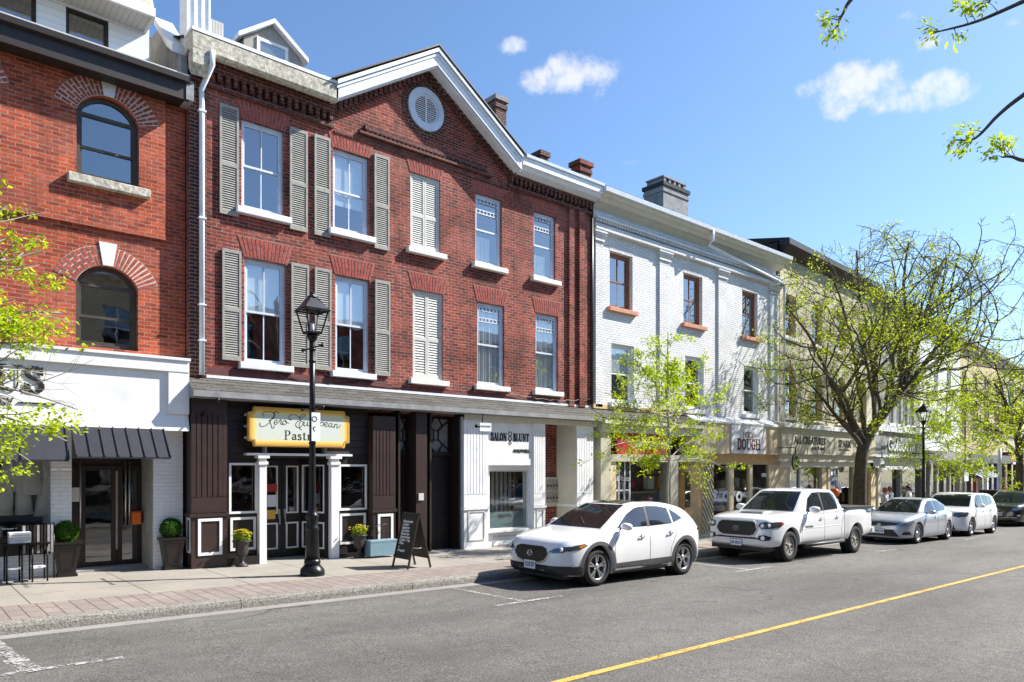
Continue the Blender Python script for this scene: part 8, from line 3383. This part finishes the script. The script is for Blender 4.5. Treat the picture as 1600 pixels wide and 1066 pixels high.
c.decal('windscreen', [(-.71, 1.215), (.71, 1.215), (.62, 1.52), (.55, 1.70), (-.55, 1.70), (-.62, 1.52)], 'front', 'car_screen', off=.006, which=1, cell=.08)
for nm, w_ in (('front_window', [(1.84, 1.215), (2.66, 1.215), (2.66, 1.69), (2.36, 1.68), (2.12, 1.55)]), ('rear_window', [(2.75, 1.22), (3.55, 1.25), (3.60, 1.40), (3.52, 1.60), (3.36, 1.68), (2.75, 1.69)])):
    c.decal(nm, w_, 'side', 'car_glass', off=.007, mirror=True, which=1, cell=.1)
c.decal('door_pillar_trim', [(2.66, 1.21), (2.75, 1.21), (2.75, 1.70), (2.66, 1.70)], 'side', 'plastic_black', off=.006, mirror=True, which=1)
for pts in ([(1.50, .50), (1.50, 1.0), (1.62, 1.16)], [(2.72, .46), (2.70, 1.17)], [(3.72, .50), (3.66, .72), (3.76, .95), (3.78, 1.16)]):
    c.line('seam', pts, 'side', both=True)
c.line('seam', [(3.86, .55), (3.86, 1.2)], 'side', both=True, w_=.03)
c.line('body_line', [(1.52, .78), (3.7, .82)], 'side', both=True, w_=.02, mt='paint_white_car')
gr = [(-.50, .93), (-.42, .975), (.42, .975), (.50, .93), (.54, .80), (.46, .68), (.36, .645), (-.36, .645), (-.46, .68), (-.54, .80)]
c.decal('grille', gr, 'front', 'grille_black', off=.014, which=0, cell=.05)
b = MB()
for k in range(6):
    z = .68 + k * .05
    hwid = .50 if .72 < z < .92 else .42
    pts = []
    for i in range(25):
        y = -hwid + 2 * hwid * i / 24
        hx = c.cast(Vector((-3, y, z)), Vector((1, 0, 0)), 0)[0].x - .02
        pts.append((hx, y, z + .012 * (1 if i % 2 else -1)))
    b.tube(pts, .008, 5)
b.build('grille_mesh', MT['plastic_grey'], c.t)
c.line('grille_surround', [(-.50, .95), (-.42, 1.0), (.42, 1.0), (.50, .95), (.57, .80), (.48, .66), (.36, .62), (-.36, .62), (-.48, .66), (-.57, .80), (-.50, .95)], 'front', w_=.035, mt='paint_white_car', off=.026)
hl = [(-.58, .84), (-.60, .95), (-.72, .985), (-.86, .97), (-.90, .90), (-.84, .83), (-.70, .81)]
c.decal('headlight', hl, 'front', 'lamp_dark', off=.014, which=0, mirror=True, cell=.04)
c.decal('headlight', [(.16, .83), (.42, .86), (.58, .94), (.50, .985), (.30, .985), (.12, .96)], 'side', 'lamp_dark', off=.010, which=0, mirror=True, cell=.05)
c.decal('turn_signal', [(.44, .88), (.56, .94), (.48, .97), (.42, .95)], 'side', 'lamp_red', off=.014, which=0, mirror=True, cell=.05)
for sd in (-1, 1):
    for yy in (.68, .80):
        h_ = c.cast(Vector((-3, sd * yy, .90)), Vector((1, 0, 0)), 0)[0]
        MB().lathe([(.038, -.02), (.045, .0), (.030, .012)], (h_.x - .006, sd * yy, .90), 16, 'x').build('lamp_projector', MT['lamp_bright'], c.t)
    h_ = c.cast(Vector((-3, sd * .70, .60)), Vector((1, 0, 0)), 0)[0]
    MB().lathe([(.045, -.02), (.055, .0), (.045, .016)], (h_.x - .016, sd * .70, .60), 16, 'x').build('fog_light', MT['lamp_bright'], c.t)
c.decal('fog_light_bezel', [(-.56, .56), (-.60, .66), (-.74, .675), (-.84, .63), (-.82, .55), (-.70, .53)], 'front', 'plastic_black', off=.013, which=0, mirror=True, cell=.05)
c.decal('bumper_slot', [(-.58, .565), (.58, .565), (.52, .61), (-.52, .61)], 'front', 'plastic_black', off=.012, which=0, cell=.06)
c.badge(.81, 'rings', .085, off=.04, mt='cement_grey')
c.plate(.46, 'BK 40151', y=.0)
c.mirrors(1.90, 1.26, y=.90, sc_=1.15, mt='paint_white_car')
c.handle(2.52, 1.02, 'chrome')
c.handle(3.42, 1.04, 'chrome')
c.decal('hood_scoop', [(.62, -.30), (.80, -.33), (.84, .33), (.62, .30)], 'top', 'plastic_black', off=.02, which=0)
sc_b = MB().hexa([(.66, -.33, 1.15), (.66, .33, 1.15), (1.15, .30, 1.19), (1.15, -.30, 1.19), (.70, -.30, 1.195), (.70, .30, 1.195), (1.15, .27, 1.205), (1.15, -.27, 1.205)])
fixn(sc_b.build('scoop_cover', MT['paint_white_car'], c.t))
add_bevel(MB().box(3.92, 5.62, -.84, .84, 1.255, 1.29).build('bed_cover', MT['plastic_black'], c.t), .01)
for sd in (-1, 1):
    MB().box(3.90, 5.66, sd * .90 - .035, sd * .90 + .035, 1.235, 1.275).build('bed_rail', MT['plastic_black'], c.t)
    MB().tube([(1.55, sd * .93, .36), (3.75, sd * .93, .38)], .045, 8).build('side_step', MT['plastic_black'], c.t)
c.decal('tail_light', [(5.60, .86), (5.70, .86), (5.70, 1.17), (5.60, 1.17)], 'side', 'lamp_red', off=.012, which=0, mirror=True, cell=.06)
add_bevel(MB().box(5.66, 5.84, -.88, .88, .50, .68).build('rear_bumper', MT['paint_white_car'], c.t), .03)
MB().box(.12, .5, -.78, .78, .28, .40).build('bumper_lower', MT['plastic_black'], c.t)


def side_text(car, txt, x, z, wd, h, mt):
    y = car.cast(Vector((x + wd / 2, -3, z)), Vector((0, 1, 0)), 0)[0].y
    return sans(txt, x, z, h, y - .004, MT[mt], car.t, width=wd, ext=.001, bold=.003, name='badge_lettering')


side_text(c, 'TACOMA', 1.66, .80, .42, .07, 'plastic_grey')
side_text(c, 'TRD 4x4', 5.12, 1.10, .42, .085, 'plastic_grey')
c.place(16.75, 8.84)

# ---------- silver sedan
sp = dict(L=4.62, W=1.75, xf=.93, xr=3.63, rw=.325, arch=.375, rim=.225, tw=.205, cabh=.40, flare=.006,
          w=[(0, .55), (.03, .66), (.10, .78), (.28, .90), (.6, .97), (1.2, .99), (3.3, .99), (3.9, .95), (4.35, .84), (4.55, .72), (4.62, .60)],
          wt=[(0, .75), (.4, .84), (1.3, .86), (3, .88), (4.62, .8)],
          zb=[(0, .24), (.12, .18), (.5, .17), (4.0, .19), (4.5, .28), (4.62, .36)],
          zsh=[(0, .55), (.08, .64), (.3, .74), (.7, .82), (1.4, .88), (2.5, .90), (3.4, .93), (4.1, .95), (4.5, .90), (4.62, .78)],
          zt=[(0, .62), (.05, .72), (.15, .78), (.5, .87), (1.0, .94), (1.4, .97), (3.4, 1.0), (4.0, 1.06), (4.4, 1.06), (4.57, 1.0), (4.62, .88)],
          zr=[(1.22, .95), (1.5, 1.09), (1.8, 1.24), (2.05, 1.35), (2.3, 1.42), (2.6, 1.45), (3.0, 1.44), (3.35, 1.38), (3.7, 1.25), (4.0, 1.12), (4.2, 1.03)],
          zbelt=[(1.22, .92), (2.5, .94), (4.2, 1.0)],
          wb=[(1.22, .84), (1.7, .90), (2.5, .935), (3.4, .91), (4.2, .76)],
          wr=[(1.22, .64), (2.2, .69), (3.0, .70), (4.2, .60)])
c = Car('parked_car', 'silver sedan with blackened upper grille parked behind the pickup truck', 'car', sp, 'paint_silver')
c.wheels('split', 'steel')
c.decal('windscreen', [(-.67, .975), (.67, .975), (.58, 1.22), (.48, 1.385), (-.48, 1.385), (-.58, 1.22)], 'front', 'car_screen', off=.005, which=1, cell=.08)
for nm, w_ in (('front_window', [(1.62, .975), (2.52, .985), (2.54, 1.365), (2.28, 1.35), (1.98, 1.21)]), ('rear_window', [(2.60, .99), (3.42, 1.03), (3.70, 1.14), (3.36, 1.27), (3.02, 1.35), (2.62, 1.37)])):
    c.decal(nm, w_, 'side', 'car_glass', off=.006, mirror=True, which=1, cell=.1)
for pts in ([(1.40, .35), (1.38, .7), (1.55, .95)], [(2.56, .32), (2.56, .93)], [(3.62, .98), (3.30, .72), (3.12, .40)]):
    c.line('seam', pts, 'side', both=True)
c.decal('grille', [(-.66, .62), (-.60, .665), (0, .70), (.60, .665), (.66, .62), (.20, .565), (-.20, .565)], 'front', 'plastic_black', off=.012, which=0, cell=.05)
c.decal('lower_grille', [(-.42, .46), (.42, .46), (.60, .25), (-.60, .25)], 'front', 'plastic_black', off=.012, which=0, cell=.06)
c.decal('headlight', [(-.46, .60), (-.60, .57), (-.76, .62), (-.84, .70), (-.66, .675)], 'front', 'lamp_lens', off=.013, which=0, mirror=True, cell=.04)
c.decal('headlight', [(.16, .60), (.40, .63), (.62, .72), (.50, .745), (.28, .70), (.14, .66)], 'side', 'lamp_lens', off=.009, which=0, mirror=True, cell=.05)
c.decal('fog_light', [(-.64, .30), (-.70, .40), (-.80, .40), (-.82, .30)], 'front', 'plastic_black', off=.012, which=0, mirror=True, cell=.05)
c.badge(.60, 'rings', .06, off=.03)
c.plate(.40, 'CFPB 126', y=.0)
c.line('lip', [(-.70, .215), (.70, .215)], 'front', w_=.03, mt='paint_silver', off=.015)
c.mirrors(1.72, 1.0, y=.82)
c.handle(2.36, .82, 'paint_silver')
c.handle(3.30, .85, 'paint_silver')
c.decal('tail_light', [(4.25, .78), (4.50, .76), (4.52, .90), (4.22, .93)], 'side', 'lamp_red', off=.010, which=0, mirror=True, cell=.05)
c.place(25.1, 8.93)

# ---------- white boxy hatchback
sp = dict(L=4.14, W=1.78, xf=.84, xr=3.41, rw=.335, arch=.385, rim=.235, tw=.21, cabh=.50, flare=.012,
          w=[(0, .62), (.03, .72), (.10, .82), (.25, .91), (.5, .97), (1.0, .985), (3.4, .99), (3.85, .95), (4.05, .86), (4.14, .76)],
          wt=[(0, .80), (.4, .85), (1.2, .87), (3, .90), (4.14, .88)],
          zb=[(0, .28), (.12, .21), (.5, .19), (3.6, .20), (4.0, .28), (4.14, .38)],
          zsh=[(0, .68), (.08, .78), (.25, .86), (.6, .93), (1.2, .98), (2.5, .99), (3.5, 1.02), (4.0, 1.0), (4.14, .86)],
          zt=[(0, .76), (.05, .88), (.15, .95), (.4, 1.02), (.8, 1.06), (1.2, 1.09), (3.4, 1.08), (3.9, 1.10), (4.07, 1.05), (4.14, .94)],
          zr=[(.95, 1.07), (1.15, 1.22), (1.4, 1.41), (1.6, 1.52), (1.8, 1.575), (2.2, 1.60), (3.0, 1.59), (3.5, 1.56), (3.72, 1.50), (3.86, 1.36), (3.98, 1.08)],
          zbelt=[(.95, 1.04), (2.5, 1.05), (3.98, 1.08)],
          wb=[(.95, .86), (1.4, .92), (2.3, .945), (3.4, .93), (3.98, .86)],
          wr=[(.95, .72), (1.7, .78), (3.0, .78), (3.98, .72)])
c = Car('parked_car', 'white boxy hatchback with dark headlamps parked behind the silver sedan', 'car', sp, 'paint_white_car')
c.wheels('five', 'steel')
c.decal('windscreen', [(-.72, 1.09), (.72, 1.09), (.66, 1.36), (.60, 1.53), (-.60, 1.53), (-.66, 1.36)], 'front', 'car_screen', off=.005, which=1, cell=.08)
for nm, w_ in (('front_window', [(1.36, 1.09), (2.22, 1.09), (2.22, 1.51), (1.80, 1.51), (1.56, 1.40)]), ('rear_window', [(2.30, 1.09), (3.02, 1.12), (3.02, 1.49), (2.30, 1.51)]), ('quarter_window', [(3.09, 1.13), (3.50, 1.20), (3.46, 1.44), (3.09, 1.48)])):
    c.decal(nm, w_, 'side', 'car_glass', off=.006, mirror=True, which=1, cell=.1)
for pts in ([(1.28, .36), (1.26, .8), (1.34, 1.06)], [(2.26, .34), (2.26, 1.06)], [(3.06, 1.1), (3.04, .8), (2.90, .42)]):
    c.line('seam', pts, 'side', both=True)
c.decal('headlight', [(-.48, .74), (-.52, .86), (-.74, .90), (-.86, .84), (-.84, .74), (-.66, .71)], 'front', 'lamp_dark', off=.013, which=0, mirror=True, cell=.04)
c.decal('headlight', [(.12, .74), (.36, .76), (.50, .84), (.42, .90), (.20, .88), (.10, .84)], 'side', 'lamp_dark', off=.010, which=0, mirror=True, cell=.05)
c.decal('grille', [(-.42, .78), (.42, .78), (.38, .82), (-.38, .82)], 'front', 'plastic_black', off=.012, which=0, cell=.05)
c.decal('lower_grille', [(-.50, .45), (.50, .45), (.56, .26), (-.56, .26)], 'front', 'plastic_black', off=.012, which=0, cell=.05)
c.decal('fog_light', [(-.62, .32), (-.66, .40), (-.76, .40), (-.78, .32)], 'front', 'lamp_bright', off=.012, which=0, mirror=True, cell=.05)
c.plate(.52, 'BVKT 318', y=.0)
c.mirrors(1.48, 1.12, y=.84)
c.handle(2.06, .90, 'plastic_grey')
c.handle(2.92, .92, 'plastic_grey')
c.place(30.35, 8.98)

# ---------- black car at the right edge
sp2 = dict(sp)
sp2.update(L=4.55, W=1.84, xf=.92, xr=3.60, cabh=.46,
           w=[(0, .60), (.03, .70), (.10, .80), (.25, .90), (.6, .97), (1.2, .99), (3.6, .99), (4.2, .93), (4.45, .84), (4.55, .74)],
           zb=[(0, .28), (.12, .21), (.5, .20), (4.0, .22), (4.4, .32), (4.55, .42)],
           zsh=[(0, .66), (.08, .76), (.3, .86), (.8, .94), (1.5, .99), (3.6, 1.03), (4.3, 1.0), (4.55, .86)],
           zt=[(0, .74), (.05, .86), (.2, .95), (.6, 1.02), (1.2, 1.07), (3.6, 1.09), (4.3, 1.08), (4.55, .96)],
           wt=[(0, .80), (.4, .85), (1.2, .87), (3, .90), (4.55, .88)],
           zr=[(1.15, 1.05), (1.5, 1.25), (1.85, 1.45), (2.1, 1.55), (2.5, 1.61), (3.2, 1.60), (3.8, 1.54), (4.1, 1.40), (4.4, 1.08)],
           zbelt=[(1.15, 1.02), (4.4, 1.06)], wb=[(1.15, .85), (1.6, .91), (2.5, .94), (3.8, .90), (4.4, .80)], wr=[(1.15, .66), (2.1, .72), (3.2, .73), (4.4, .64)])
c = Car('parked_car', 'black car at the right edge, nose towards the viewer, beyond the boxy hatchback', 'car', sp2, 'paint_black')
c.wheels('five', 'steel')
c.decal('windscreen', [(-.70, 1.07), (.70, 1.07), (.62, 1.36), (.55, 1.52), (-.55, 1.52), (-.62, 1.36)], 'front', 'car_screen', off=.005, which=1, cell=.08)
c.decal('front_window', [(1.62, 1.08), (2.5, 1.08), (2.5, 1.52), (2.1, 1.48)], 'side', 'car_glass', off=.006, mirror=True, which=1, cell=.1)
c.decal('rear_window', [(2.6, 1.08), (3.7, 1.12), (3.5, 1.48), (2.6, 1.52)], 'side', 'car_glass', off=.006, mirror=True, which=1, cell=.1)
c.decal('headlight', [(-.52, .74), (-.56, .84), (-.76, .86), (-.84, .80), (-.70, .72)], 'front', 'lamp_lens', off=.013, which=0, mirror=True, cell=.04)
c.line('bumper_trim', [(-.70, .40), (.70, .40)], 'front', w_=.035, mt='chrome', off=.02)
c.decal('fog_light', [(-.70, .48), (-.72, .54), (-.80, .54), (-.80, .48)], 'front', 'lamp_bright', off=.012, which=0, mirror=True, cell=.05)
c.badge(.74, 'oval', .07, off=.03)
c.plate(.56, 'BTLS 884', y=.0, w_=.32)
c.mirrors(1.75, 1.12, y=.86)
c.place(39.4, 9.45)
for ch in c.t.children:
    pass
